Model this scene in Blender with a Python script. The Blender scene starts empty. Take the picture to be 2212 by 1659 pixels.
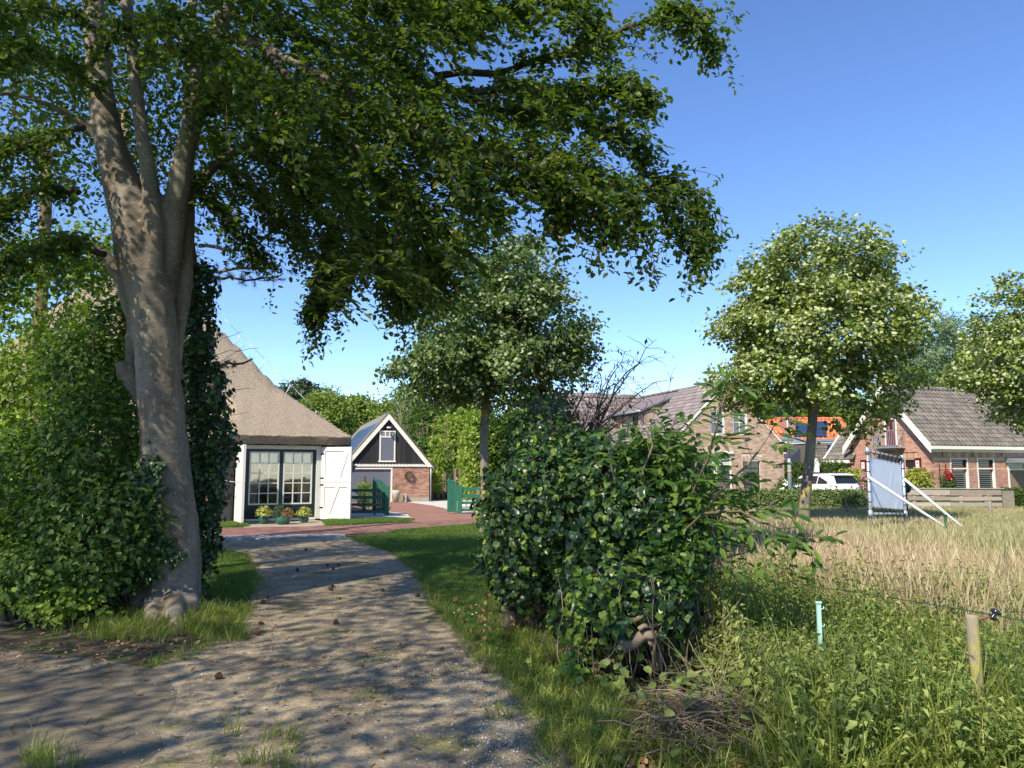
import bpy, bmesh, math, random
import numpy as np
from mathutils import Vector, Matrix, Euler
rng = np.random.default_rng(7)
random.seed(7)
R = math.radians
scene = bpy.context.scene
COL = scene.collection

# ---------------------------------------------------------------- camera
EYE = 1.65
PITCH = R(6.37)
cam_d = bpy.data.cameras.new('camera'); cam = bpy.data.objects.new('camera', cam_d)
COL.objects.link(cam); scene.camera = cam
cam.location = (0, 0, EYE)
cam.rotation_euler = (R(90) + PITCH, 0, 0)
cam_d.sensor_width = 36.0; cam_d.lens = 27.03
cam_d.clip_start = 0.05; cam_d.clip_end = 2000

# ---------------------------------------------------------------- sky, sun, exposure
SUN_AZ = R(36)      # direction the light travels, clockwise from +Y
SUN_EL = R(45)
world = bpy.data.worlds.new("World"); scene.world = world; world.use_nodes = True
wn = world.node_tree.nodes; wl = world.node_tree.links
bg = wn['Background']
sky = wn.new('ShaderNodeTexSky'); sky.sky_type = 'NISHITA'; sky.sun_disc = False
sky.sun_elevation = SUN_EL
sky.sun_rotation = SUN_AZ + math.pi
sky.air_density = 1.0; sky.dust_density = 0.0; sky.ozone_density = 2.6; sky.altitude = 2000
hsv = wn.new('ShaderNodeHueSaturation'); hsv.inputs['Saturation'].default_value = 1.13; hsv.inputs['Hue'].default_value = 0.507; wl.new(sky.outputs['Color'], hsv.inputs['Color'])
wl.new(hsv.outputs['Color'], bg.inputs['Color']); bg.inputs['Strength'].default_value = 0.15
sun_d = bpy.data.lights.new('sun', 'SUN'); sun = bpy.data.objects.new('sun', sun_d); COL.objects.link(sun)
sun_d.energy = 4.2; sun_d.angle = R(0.53); sun_d.color = (1.0, 0.92, 0.77)
ldir = Vector((math.sin(SUN_AZ) * math.cos(SUN_EL), math.cos(SUN_AZ) * math.cos(SUN_EL), -math.sin(SUN_EL)))
sun.rotation_euler = ldir.to_track_quat('-Z', 'Y').to_euler()
sun.location = (-20, -20, 30)
vs = scene.view_settings
scene.display_settings.display_device = 'sRGB'
vs.view_transform = 'Standard'; vs.look = 'None'; vs.gamma = 1.0; vs.use_curve_mapping = False
vs.exposure = 0.82

# ---------------------------------------------------------------- photo measurements -> world
FP = 1661.0
cp, sp = math.cos(PITCH), math.sin(PITCH)
def ray(U, V):
    x = (U - 1106.0) / FP; z = (829.5 - V) / FP
    return Vector((x, cp - z * sp, sp + z * cp))
def P(U, V, Y):
    d = ray(U, V); t = Y / d.y
    return Vector((d.x * t, Y, EYE + d.z * t))
def G(U, V, z=0.0):
    d = ray(U, V); t = (z - EYE) / d.z
    return Vector((d.x * t, d.y * t, z))

class Frame:
    """a vertical plane: s runs along it, b goes into it (away), z up"""
    def __init__(s, x, y, deg):
        s.o = Vector((x, y, 0)); c, n = math.cos(R(deg)), math.sin(R(deg))
        s.a = Vector((c, n, 0)); s.b = Vector((-n, c, 0)); s.deg = deg
    def w(s, u, b, z): return s.o + s.a * u + s.b * b + Vector((0, 0, z))
    def at(s, U, V, b=0.0):
        d = ray(U, V); n = s.b
        o = s.o + s.b * b - Vector((0, 0, EYE)); o.z = 0
        t = o.dot(n) / Vector((d.x, d.y, 0)).dot(n)
        p = Vector((d.x * t, d.y * t, 0)) - s.o
        return p.dot(s.a), EYE + d.z * t

# ---------------------------------------------------------------- materials
MAT = {}
def newmat(name):
    m = bpy.data.materials.new(name); m.use_nodes = True; MAT[name] = m
    return m, m.node_tree.nodes, m.node_tree.links, m.node_tree.nodes['Principled BSDF']
def rgba(c): return (c[0], c[1], c[2], 1)
def setramp(r, stops):
    while len(r.color_ramp.elements) > len(stops): r.color_ramp.elements.remove(r.color_ramp.elements[-1])
    while len(r.color_ramp.elements) < len(stops): r.color_ramp.elements.new(1.0)
    for e, (p, c) in zip(r.color_ramp.elements, stops): e.position = p; e.color = rgba(c)
def rand_node(n, l):
    g = n.new('ShaderNodeNewGeometry'); oi = n.new('ShaderNodeObjectInfo')
    m = n.new('ShaderNodeMath'); m.operation = 'ADD'
    l.new(g.outputs['Random Per Island'], m.inputs[0]); l.new(oi.outputs['Random'], m.inputs[1])
    f = n.new('ShaderNodeMath'); f.operation = 'FRACT'; l.new(m.outputs[0], f.inputs[0])
    return f.outputs[0]
def noisy(name, stops, scale=8, rough=0.8, bump=0.2, bscale=None, detail=6, spec=0.3, dist=0.02, metallic=0, stretch=None, isl=0.0):
    """noise coloured material with bump"""
    m, n, l, p = newmat(name)
    tc = n.new('ShaderNodeTexCoord'); mp = n.new('ShaderNodeMapping')
    l.new(tc.outputs['Object'], mp.inputs[0])
    if stretch: mp.inputs['Scale'].default_value = stretch
    t = n.new('ShaderNodeTexNoise'); t.inputs['Scale'].default_value = scale; t.inputs['Detail'].default_value = detail
    t.inputs['Roughness'].default_value = 0.65
    l.new(mp.outputs[0], t.inputs['Vector'])
    r = n.new('ShaderNodeValToRGB'); setramp(r, stops)
    fac = t.outputs['Fac']
    if isl:
        rn = rand_node(n, l); mm = n.new('ShaderNodeMix'); mm.data_type = 'FLOAT'; mm.inputs[0].default_value = isl
        l.new(fac, mm.inputs[2]); l.new(rn, mm.inputs[3]); fac = mm.outputs[0]
    l.new(fac, r.inputs[0]); l.new(r.outputs[0], p.inputs['Base Color'])
    p.inputs['Roughness'].default_value = rough; p.inputs['Specular IOR Level'].default_value = spec
    p.inputs['Metallic'].default_value = metallic
    if bump:
        t2 = n.new('ShaderNodeTexNoise'); t2.inputs['Scale'].default_value = bscale or scale * 3; t2.inputs['Detail'].default_value = 5
        l.new(mp.outputs[0], t2.inputs['Vector'])
        b = n.new('ShaderNodeBump'); b.inputs['Strength'].default_value = bump; b.inputs['Distance'].default_value = dist
        l.new(t2.outputs['Fac'], b.inputs['Height']); l.new(b.outputs[0], p.inputs['Normal'])
    return m
def leafmat(name, stops, trans=(0.10, 0.22, 0.02), tw=0.3, rough=0.45, spec=0.4, back=None, big=None):
    """leaf: colour varies leaf by leaf, light passes through"""
    m, n, l, p = newmat(name)
    rn = rand_node(n, l)
    r = n.new('ShaderNodeValToRGB'); setramp(r, stops); l.new(rn, r.inputs[0])
    col = r.outputs[0]
    if big:
        tc = n.new('ShaderNodeNewGeometry'); t = n.new('ShaderNodeTexNoise'); t.inputs['Scale'].default_value = big[0]; t.inputs['Detail'].default_value = 2
        l.new(tc.outputs['Position'], t.inputs['Vector'])
        rr = n.new('ShaderNodeValToRGB'); setramp(rr, [(0.35, big[1]), (0.65, big[2])]); l.new(t.outputs['Fac'], rr.inputs[0])
        mx = n.new('ShaderNodeMix'); mx.data_type = 'RGBA'; mx.blend_type = 'MULTIPLY'; mx.inputs[0].default_value = 1
        l.new(col, mx.inputs[6]); l.new(rr.outputs[0], mx.inputs[7]); col = mx.outputs[2]
    if back:
        g = n.new('ShaderNodeNewGeometry'); mx = n.new('ShaderNodeMix'); mx.data_type = 'RGBA'
        l.new(g.outputs['Backfacing'], mx.inputs[0]); l.new(col, mx.inputs[6]); mx.inputs[7].default_value = rgba(back); col = mx.outputs[2]
    l.new(col, p.inputs['Base Color']); p.inputs['Roughness'].default_value = rough; p.inputs['Specular IOR Level'].default_value = spec
    tr = n.new('ShaderNodeBsdfTranslucent'); tr.inputs['Color'].default_value = rgba(trans)
    ms = n.new('ShaderNodeMixShader'); ms.inputs[0].default_value = tw
    out = n['Material Output']
    l.new(p.outputs[0], ms.inputs[1]); l.new(tr.outputs[0], ms.inputs[2]); l.new(ms.outputs[0], out.inputs['Surface'])
    return m
def plain(name, c, rough=0.5, metallic=0, spec=0.4, var=0.12, scale=6, bump=0.05):
    d = tuple(x * (1 - var) for x in c); e = tuple(min(1, x * (1 + var)) for x in c)
    return noisy(name, [(0.3, d), (0.7, e)], scale=scale, rough=rough, bump=bump, spec=spec, metallic=metallic, dist=0.01)
def glassmat(name, tint=(0.02, 0.025, 0.03), rough=0.03, alpha=1.0):
    m, n, l, p = newmat(name)
    p.inputs['Base Color'].default_value = rgba(tint); p.inputs['Roughness'].default_value = rough
    p.inputs['Specular IOR Level'].default_value = 0.9
    if alpha < 1:
        tr = n.new('ShaderNodeBsdfTransparent'); gl = n.new('ShaderNodeBsdfGlossy'); gl.inputs['Roughness'].default_value = 0.02
        fr = n.new('ShaderNodeFresnel'); fr.inputs['IOR'].default_value = 2.5
        ms = n.new('ShaderNodeMixShader'); l.new(fr.outputs[0], ms.inputs[0]); l.new(tr.outputs[0], ms.inputs[1]); l.new(gl.outputs[0], ms.inputs[2])
        l.new(ms.outputs[0], n['Material Output'].inputs['Surface'])
    return m

# ---------------------------------------------------------------- object helpers
ORG = {}
def tag(o, label=None, cat=None, group=None, kind=None):
    if label: o['label'] = label
    if cat: o['category'] = cat
    if group: o['group'] = group
    if kind: o['kind'] = kind
    return o
def thing(name, label, cat, loc, group=None):
    o = bpy.data.objects.new(name, None); COL.objects.link(o); o.location = loc; o.empty_display_size = 0.2
    ORG[o.name] = Vector(loc); tag(o, label, cat, group); return o
def org(parent): return ORG[parent.name] if parent is not None else Vector((0, 0, 0))
def link(name, me, mat, parent, loc=None):
    o = bpy.data.objects.new(name, me); COL.objects.link(o)
    if mat is not None and len(me.materials) == 0: me.materials.append(mat)
    if parent is not None: o.parent = parent; ORG[o.name] = org(parent)
    else: ORG[o.name] = Vector((0, 0, 0))
    if loc is not None: o.location = loc
    return o
class MB:
    def __init__(s): s.v = []; s.f = []; s.sm = []
    def add(s, vs, fs, smooth=False):
        k = len(s.v); s.v.extend([tuple(v) for v in vs]); s.f.extend([tuple(i + k for i in f) for f in fs]); s.sm.extend([smooth] * len(fs)); return s
    BF = [(0, 3, 2, 1), (4, 5, 6, 7), (0, 1, 5, 4), (1, 2, 6, 5), (2, 3, 7, 6), (3, 0, 4, 7)]
    def hexa(s, c): return s.add(c, MB.BF)
    def box(s, F, s0, s1, b0, b1, z0, z1):
        return s.hexa([F.w(s0, b0, z0), F.w(s1, b0, z0), F.w(s1, b1, z0), F.w(s0, b1, z0), F.w(s0, b0, z1), F.w(s1, b0, z1), F.w(s1, b1, z1), F.w(s0, b1, z1)])
    def prism(s, F, pts, b0, b1):
        """polygon in (s,z), extruded b0..b1"""
        n = len(pts); vs = [F.w(p[0], b0, p[1]) for p in pts] + [F.w(p[0], b1, p[1]) for p in pts]
        fs = [tuple(range(n)), tuple(reversed(range(n, 2 * n)))] + [(i, i + n, (i + 1) % n + n, (i + 1) % n) for i in range(n)]
        return s.add(vs, fs)
    def slab(s, pts, nrm, th):
        n = len(pts); nv = Vector(nrm) * th; vs = [Vector(p) for p in pts] + [Vector(p) + nv for p in pts]
        fs = [tuple(reversed(range(n))), tuple(range(n, 2 * n))] + [(i, (i + 1) % n, (i + 1) % n + n, i + n) for i in range(n)]
        return s.add(vs, fs)
    def beam(s, p, q, w, h, up=(0, 0, 1)):
        p, q = Vector(p), Vector(q); d = (q - p).normalized(); u = Vector(up); x = d.cross(u)
        if x.length < 1e-4: x = d.cross(Vector((1, 0, 0)))
        x.normalize(); y = x.cross(d).normalized(); x *= w / 2; y *= h / 2
        return s.hexa([p - x - y, p + x - y, q + x - y, q - x - y, p - x + y, p + x + y, q + x + y, q - x + y])
    def tube(s, pts, rad, n=8, cap=True):
        pts = [Vector(p) for p in pts]; m = len(pts)
        if not hasattr(rad, '__len__'): rad = [rad] * m
        ref = Vector((0.31, 0.17, 0.93)); k = len(s.v); vs = []
        prev = None
        for i in range(m):
            d = (pts[min(i + 1, m - 1)] - pts[max(i - 1, 0)])
            if d.length < 1e-9: d = Vector((0, 0, 1))
            d.normalize()
            if prev is None:
                x = d.cross(ref)
                if x.length < 0.05: x = d.cross(Vector((1, 0, 0)))
            else:
                x = prev - d * prev.dot(d)
                if x.length < 0.05: x = d.cross(ref)
            x.normalize(); prev = x; y = d.cross(x)
            for j in range(n):
                a = 2 * math.pi * j / n
                vs.append(pts[i] + (x * math.cos(a) + y * math.sin(a)) * rad[i])
        fs = [(i * n + j, i * n + (j + 1) % n, (i + 1) * n + (j + 1) % n, (i + 1) * n + j) for i in range(m - 1) for j in range(n)]
        if cap: fs += [tuple(reversed(range(n))), tuple(range((m - 1) * n, m * n))]
        return s.add(vs, fs, True)
    def lathe(s, c, prof, n=16, smooth=True):
        c = Vector(c); vs = []
        for r, z in prof:
            for j in range(n):
                a = 2 * math.pi * j / n; vs.append(c + Vector((r * math.cos(a), r * math.sin(a), z)))
        m = len(prof)
        fs = [(i * n + j, i * n + (j + 1) % n, (i + 1) * n + (j + 1) % n, (i + 1) * n + j) for i in range(m - 1) for j in range(n)]
        fs += [tuple(reversed(range(n))), tuple(range((m - 1) * n, m * n))]
        return s.add(vs, fs, smooth)
    def ball(s, c, r, n=8, sq=(1, 1, 1)):
        prof = [(max(0.001, r * math.sin(math.pi * i / n)), -r * math.cos(math.pi * i / n)) for i in range(n + 1)]
        k = len(s.v); s.lathe((0, 0, 0), prof, n + 2)
        for i in range(k, len(s.v)):
            v = s.v[i]; s.v[i] = (v[0] * sq[0] + c[0], v[1] * sq[1] + c[1], v[2] * sq[2] + c[2])
        return s
    def build(s, name, mat, parent=None, kind=None, label=None):
        o0 = org(parent)
        me = bpy.data.meshes.new(name)
        me.from_pydata([(v[0] - o0.x, v[1] - o0.y, v[2] - o0.z) for v in s.v], [], s.f)
        me.polygons.foreach_set('use_smooth', s.sm); me.update()
        bm = bmesh.new(); bm.from_mesh(me); bmesh.ops.recalc_face_normals(bm, faces=bm.faces); bm.to_mesh(me); bm.free()
        o = link(name, me, mat, parent)
        if kind: o['kind'] = kind
        if label: o['label'] = label
        return o
def npmesh(name, V, Fq, mat, parent=None, kind=None, smooth=False):
    """V (n,3) float, Fq (m,k) int, all faces with k corners; fast path"""
    o0 = org(parent); V = np.asarray(V, dtype=np.float32) - np.array([o0.x, o0.y, o0.z], dtype=np.float32)
    Fq = np.asarray(Fq, dtype=np.int32); me = bpy.data.meshes.new(name)
    me.vertices.add(len(V)); me.vertices.foreach_set('co', V.ravel())
    k = Fq.shape[1]; me.loops.add(Fq.size); me.loops.foreach_set('vertex_index', Fq.ravel())
    me.polygons.add(len(Fq)); me.polygons.foreach_set('loop_start', np.arange(len(Fq), dtype=np.int32) * k)
    me.polygons.foreach_set('use_smooth', np.full(len(Fq), smooth)); me.update(calc_edges=True)
    o = link(name, me, mat, parent)
    if kind: o['kind'] = kind
    return o

def pieces(name, me, mats, mat, parent, stuffname, limit=300, keyf=None):
    """alike pieces: world matrices; the nearest become parts that share one mesh, the rest are joined"""
    if not mats: return
    o0 = org(parent)
    key = keyf or (lambda M: M.translation.length)
    mats = sorted(mats, key=key)
    if len(me.materials) == 0: me.materials.append(mat)
    T = Matrix.Translation(-o0)
    for M in mats[:limit]:
        o = bpy.data.objects.new(name, me); COL.objects.link(o)
        if parent is not None: o.parent = parent
        o.matrix_local = T @ M
    rest = mats[limit:]
    if rest:
        V = np.empty(len(me.vertices) * 3, dtype=np.float32); me.vertices.foreach_get('co', V); V = V.reshape(-1, 3)
        k = len(me.polygons[0].vertices); F = np.array([list(p.vertices) for p in me.polygons], dtype=np.int32)
        A = np.array([[list(r) for r in M] for M in rest], dtype=np.float32)
        W = np.einsum('nij,vj->nvi', A[:, :3, :3], V) + A[:, None, :3, 3]
        FF = F[None] + (np.arange(len(rest)) * len(V))[:, None, None]
        npmesh(stuffname, W.reshape(-1, 3), FF.reshape(-1, k), mat, parent, 'stuff')
def boxmesh(name, x0, x1, y0, y1, z0, z1):
    me = bpy.data.meshes.new(name)
    me.from_pydata([(x0, y0, z0), (x1, y0, z0), (x1, y1, z0), (x0, y1, z0), (x0, y0, z1), (x1, y0, z1), (x1, y1, z1), (x0, y1, z1)], [], MB.BF)
    me.update(); return me
def FM(F, s, b, z, sx=1, sy=1, sz=1, rot=0):
    """matrix at (s,b,z) of a frame with local scale; rot turns in the wall plane"""
    return Matrix.Translation(F.w(s, b, z)) @ Matrix.Rotation(R(F.deg), 4, 'Z') @ Matrix.Rotation(rot, 4, 'Y') @ Matrix.Diagonal((sx, sy, sz, 1))

# ---- brick walls: courses of real bricks in front of recessed mortar strips
def intervals(span, holes, z):
    iv = [list(x) for x in span(z)]
    for (s0, s1, z0, z1) in holes:
        if z0 <= z <= z1:
            out = []
            for a, b in iv:
                if s1 <= a or s0 >= b: out.append([a, b]); continue
                if a < s0: out.append([a, s0])
                if s1 < b: out.append([s1, b])
            iv = out
    return [x for x in iv if x[1] - x[0] > 0.02]
def brick_wall(F, span, holes, z0, z1, bmat, mmat, parent, bw=0.21, bh=0.05, jt=0.0125, thick=0.22, keyf=None, pname='brick', wname='wall', limit=300):
    mb = MB(); mats = []; me = boxmesh('brick', 0, 1, -0.012, 0.03, 0, 1)
    pitch = bh + jt; n = int((z1 - z0) / pitch) + 1
    for i in range(n):
        z = z0 + i * pitch; zc = z + bh / 2
        if zc > z1: break
        for a, b in intervals(span, holes, zc):
            mb.box(F, a, b, 0.0, thick, z, z + pitch)
            off = (i % 2) * (bw + jt) / 2 + random.uniform(-.01, .01)
            k = math.floor((a - off) / (bw + jt))
            while True:
                x0 = max(a, off + k * (bw + jt)); x1 = min(b, off + (k + 1) * (bw + jt) - jt); k += 1
                if off + (k - 1) * (bw + jt) >= b: break
                if x1 - x0 > 0.03: mats.append(FM(F, x0, random.uniform(-.003, .003), z + jt / 2, x1 - x0, 1, bh))
    mb.build(wname, mmat, parent)
    pieces(pname, me, mats, bmat, parent, 'brickwork', keyf=keyf, limit=limit)
    return mats
# ---- roof tiles on a plane: origin o, unit along u, unit upslope w, normal nn
def tile_roof(o, u, w, L, H, tw, th, inside, mat, parent, keyf=None, wave=0.035, limit=300):
    nn = u.cross(w).normalized()
    if nn.z < 0: nn = -nn
    me = bpy.data.meshes.new('roof_tile')
    xs = [0, .18, .36, .55, .75, 1.0]; hs = [0.0, .9, 1.0, .25, 0.05, .12]
    vs = [(x * tw, 0, 0.035 + h * wave) for x, h in zip(xs, hs)] + [(x * tw, th * 1.12, 0.005 + h * wave * .9) for x, h in zip(xs, hs)] + [(x * tw, 0, 0.0) for x in xs]
    fs = [(i, i + 1, i + 7, i + 6) for i in range(5)] + [(i + 12, i + 13, i + 1, i) for i in range(5)]
    me.from_pydata(vs, [], fs); me.update()
    B = Matrix(((u.x, w.x, nn.x, 0), (u.y, w.y, nn.y, 0), (u.z, w.z, nn.z, 0), (0, 0, 0, 1)))
    flip = u.cross(w).dot(nn) < 0
    mats = []
    for j in range(int(H / th) + 1):
        for i in range(int(L / tw) + 1):
            x, y = i * tw, j * th
            if not inside(x + tw / 2, y + th / 2): continue
            M = Matrix.Translation(o + u * x + w * y + nn * (0.004 + random.uniform(0, .006))) @ B @ Matrix.Rotation(random.uniform(-.012, .012), 4, 'Z')
            mats.append(M)
    pieces('roof_tile', me, mats, mat, parent, 'roof_tiling', keyf=keyf, limit=limit)

# ---- leaves
def T_leaf(kind):
    if kind == 'oval':   # folded along the midrib, 2 quads
        v = [(0, 0, 0), (.30, .30, .07), (.24, .75, .05), (0, 1, -.06), (-.24, .75, .05), (-.30, .30, .07)]
        return np.array(v), np.array([(0, 1, 2, 3), (0, 3, 4, 5)])
    if kind == 'diamond':
        v = [(0, 0, 0), (.38, .5, .06), (0, 1, 0), (-.38, .5, -.02)]
        return np.array(v), np.array([(0, 1, 2, 3)])
    if kind == 'round':
        v = [(0, 0, 0), (.42, .12, .04), (.46, .6, .08), (0, 1, -.08), (-.46, .6, .08), (-.42, .12, .04)]
        return np.array(v), np.array([(0, 1, 2, 3), (0, 3, 4, 5)])
    if kind == 'ivy':    # five lobes
        v = [(0, 0, 0), (.36, -.04, .03), (.40, .18, .06), (.50, .40, .02), (.30, .56, .07), (0, 1, -.10), (-.30, .56, .07), (-.50, .40, .02), (-.40, .18, .06), (-.36, -.04, .03), (0, .38, .0)]
        return np.array(v), np.array([(0, 1, 2, 10), (2, 3, 4, 10), (4, 5, 6, 10), (6, 7, 8, 10), (8, 9, 0, 10)])
    if kind == 'long':
        v = [(0, 0, 0), (.16, .35, .05), (.12, .75, .02), (0, 1, -.12), (-.12, .75, .02), (-.16, .35, .05)]
        return np.array(v), np.array([(0, 1, 2, 3), (0, 3, 4, 5)])
def unit(a): return a / np.maximum(np.linalg.norm(a, axis=-1, keepdims=True), 1e-9)
def leaves(name, stuffname, pts, nrm, tip, size, kind, mat, parent, parts=0, jit=0.5, tjit=0.6, flip=0.0):
    """leaf blades at pts; nrm the way they face, tip the way they point"""
    N = len(pts); pts = np.asarray(pts, float)
    n = unit(np.broadcast_to(nrm, (N, 3)) + rng.normal(0, jit, (N, 3)))
    if flip: n = n * np.where(rng.random(N) < flip, -1, 1)[:, None]
    t = np.broadcast_to(tip, (N, 3)) + rng.normal(0, tjit, (N, 3))
    t = unit(t - n * np.sum(t * n, 1, keepdims=True)); b = np.cross(t, n)
    sz = size * rng.uniform(.7, 1.25, N) if np.isscalar(size) else size
    V, F = T_leaf(kind)
    def bake(idx):
        W = pts[idx, None] + sz[idx, None, None] * (V[None, :, 0:1] * b[idx, None] + V[None, :, 1:2] * t[idx, None] + V[None, :, 2:3] * n[idx, None])
        FF = F[None] + (np.arange(len(idx)) * len(V))[:, None, None]
        return W.reshape(-1, 3), FF.reshape(-1, F.shape[1])
    order = np.arange(N)
    if parts:
        inview = np.abs(pts[:, 0]) < pts[:, 1] * 0.66
        d = np.linalg.norm(pts - np.array([0, 0, EYE]), axis=1) / sz + np.where(inview, 0, 1e6); order = np.argsort(d)
        me = bpy.data.meshes.new(name); me.from_pydata([tuple(x) for x in V], [], [tuple(int(i) for i in f) for f in F]); me.update(); me.materials.append(mat)
        o0 = org(parent)
        for i in order[:parts]:
            o = bpy.data.objects.new(name, me); COL.objects.link(o); o.parent = parent
            M = Matrix(((b[i][0], t[i][0], n[i][0], 0), (b[i][1], t[i][1], n[i][1], 0), (b[i][2], t[i][2], n[i][2], 0), (0, 0, 0, 1)))
            o.matrix_local = Matrix.Translation(Vector(pts[i]) - o0) @ M @ Matrix.Scale(float(sz[i]), 4)
    idx = order[parts:]
    if len(idx):
        W, FF = bake(idx); return npmesh(stuffname, W, FF, mat, parent, 'stuff')

# ---- instanced ground cover through geometry nodes
TPL = {}
def template_collection(name, objs):
    c = bpy.data.collections.new(name)
    for o in objs: c.objects.link(o)
    return c
def scatter(name, pts, scl, coll, mat, kind='stuff', tilt=0.12, zs=None, parent=None, idx=None):
    N = len(pts); o = npmesh(name, np.asarray(pts), np.zeros((0, 3), dtype=int), mat, parent, kind) if False else None
    me = bpy.data.meshes.new(name); o0 = org(parent)
    me.vertices.add(N); me.vertices.foreach_set('co', (np.asarray(pts, dtype=np.float32) - np.array(o0, dtype=np.float32)).ravel())
    rot = np.stack([rng.normal(0, tilt, N), rng.normal(0, tilt, N), rng.uniform(0, 6.283, N)], 1).astype(np.float32)
    a = me.attributes.new('rot', 'FLOAT_VECTOR', 'POINT'); a.data.foreach_set('vector', rot.ravel())
    sc = np.broadcast_to(scl, (N,)).astype(np.float32); s3 = np.stack([sc, sc, sc if zs is None else sc * zs], 1).astype(np.float32)
    a = me.attributes.new('scl', 'FLOAT_VECTOR', 'POINT'); a.data.foreach_set('vector', s3.ravel())
    ii = rng.integers(0, len(coll.objects), N) if idx is None else idx
    a = me.attributes.new('idx', 'INT', 'POINT'); a.data.foreach_set('value', ii.astype(np.int32))
    me.update()
    o = link(name, me, mat, parent); o['kind'] = kind
    ng = bpy.data.node_groups.new(name, 'GeometryNodeTree')
    ng.interface.new_socket('Geometry', in_out='INPUT', socket_type='NodeSocketGeometry'); ng.interface.new_socket('Geometry', in_out='OUTPUT', socket_type='NodeSocketGeometry')
    n, l = ng.nodes, ng.links
    gi, go = n.new('NodeGroupInput'), n.new('NodeGroupOutput')
    ip = n.new('GeometryNodeInstanceOnPoints'); ci = n.new('GeometryNodeCollectionInfo')
    ci.inputs['Collection'].default_value = coll; ci.inputs['Separate Children'].default_value = True; ci.inputs['Reset Children'].default_value = True
    def na(nm, typ):
        x = n.new('GeometryNodeInputNamedAttribute'); x.data_type = typ; x.inputs['Name'].default_value = nm; return x.outputs['Attribute']
    mp = n.new('GeometryNodeMeshToPoints')
    l.new(gi.outputs[0], mp.inputs['Mesh']); l.new(mp.outputs[0], ip.inputs['Points']); l.new(ci.outputs[0], ip.inputs['Instance'])
    ip.inputs['Pick Instance'].default_value = True
    l.new(na('idx', 'INT'), ip.inputs['Instance Index']); l.new(na('rot', 'FLOAT_VECTOR'), ip.inputs['Rotation']); l.new(na('scl', 'FLOAT_VECTOR'), ip.inputs['Scale'])
    l.new(ip.outputs[0], go.inputs[0])
    md = o.modifiers.new('scatter', 'NODES'); md.node_group = ng
    return o
def tpl_mesh(name, V, F, mat):
    me = bpy.data.meshes.new(name); me.from_pydata([tuple(v) for v in V], [], [tuple(f) for f in F]); me.materials.append(mat); me.update()
    return bpy.data.objects.new(name, me)
def blades(n, h, w, spread, lean, head=0.0, seed=0):
    """a tuft of grass blades: each three segments; head adds a seed head"""
    r = random.Random(seed); V = []; F = []
    for _ in range(n):
        a = r.uniform(0, 6.28); d = spread * math.sqrt(r.random()); x, y = d * math.cos(a), d * math.sin(a)
        la = r.uniform(0, 6.28); L = lean * r.uniform(.3, 1.3); H = h * r.uniform(.55, 1.1); ww = w * r.uniform(.7, 1.2)
        tx, ty = math.cos(la), math.sin(la); px, py = -ty * ww, tx * ww
        k = len(V)
        for q, f in ((0, 1), (.45, .9), (.8, .6)):
            cx, cy, cz = x + tx * L * H * q * q, y + ty * L * H * q * q, H * (q - .12 * q * q * L)
            V += [(cx - px * f, cy - py * f, cz), (cx + px * f, cy + py * f, cz)]
        V.append((x + tx * L * H, y + ty * L * H, H * (1 - .25 * L)))
        F += [(k, k + 1, k + 3, k + 2), (k + 2, k + 3, k + 5, k + 4), (k + 4, k + 5, k + 6)]
        if head and r.random() < head:
            k = len(V); bx, by, bz = x + tx * L * H * .8, y + ty * L * H * .8, H * .86; hl = H * .28; hw = w * 2.2
            for ang in (0, 1.57):
                dx, dy = math.cos(ang) * hw, math.sin(ang) * hw; k = len(V)
                V += [(bx, by, bz - hl * .3), (bx + dx, by + dy, bz + hl * .2), (bx + tx * L * hl, by + ty * L * hl, bz + hl), (bx - dx, by - dy, bz + hl * .2)]
                F.append((k, k + 1, k + 2, k + 3))
    return V, F
def inpoly(x, y, poly):
    x = np.asarray(x); y = np.asarray(y); c = np.zeros(x.shape, bool); n = len(poly)
    for i in range(n):
        x1, y1 = poly[i][0], poly[i][1]; x2, y2 = poly[(i + 1) % n][0], poly[(i + 1) % n][1]
        m = ((y1 > y) != (y2 > y)) & (x < (x2 - x1) * (y - y1) / (y2 - y1 + 1e-12) + x1); c ^= m
    return c
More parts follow.
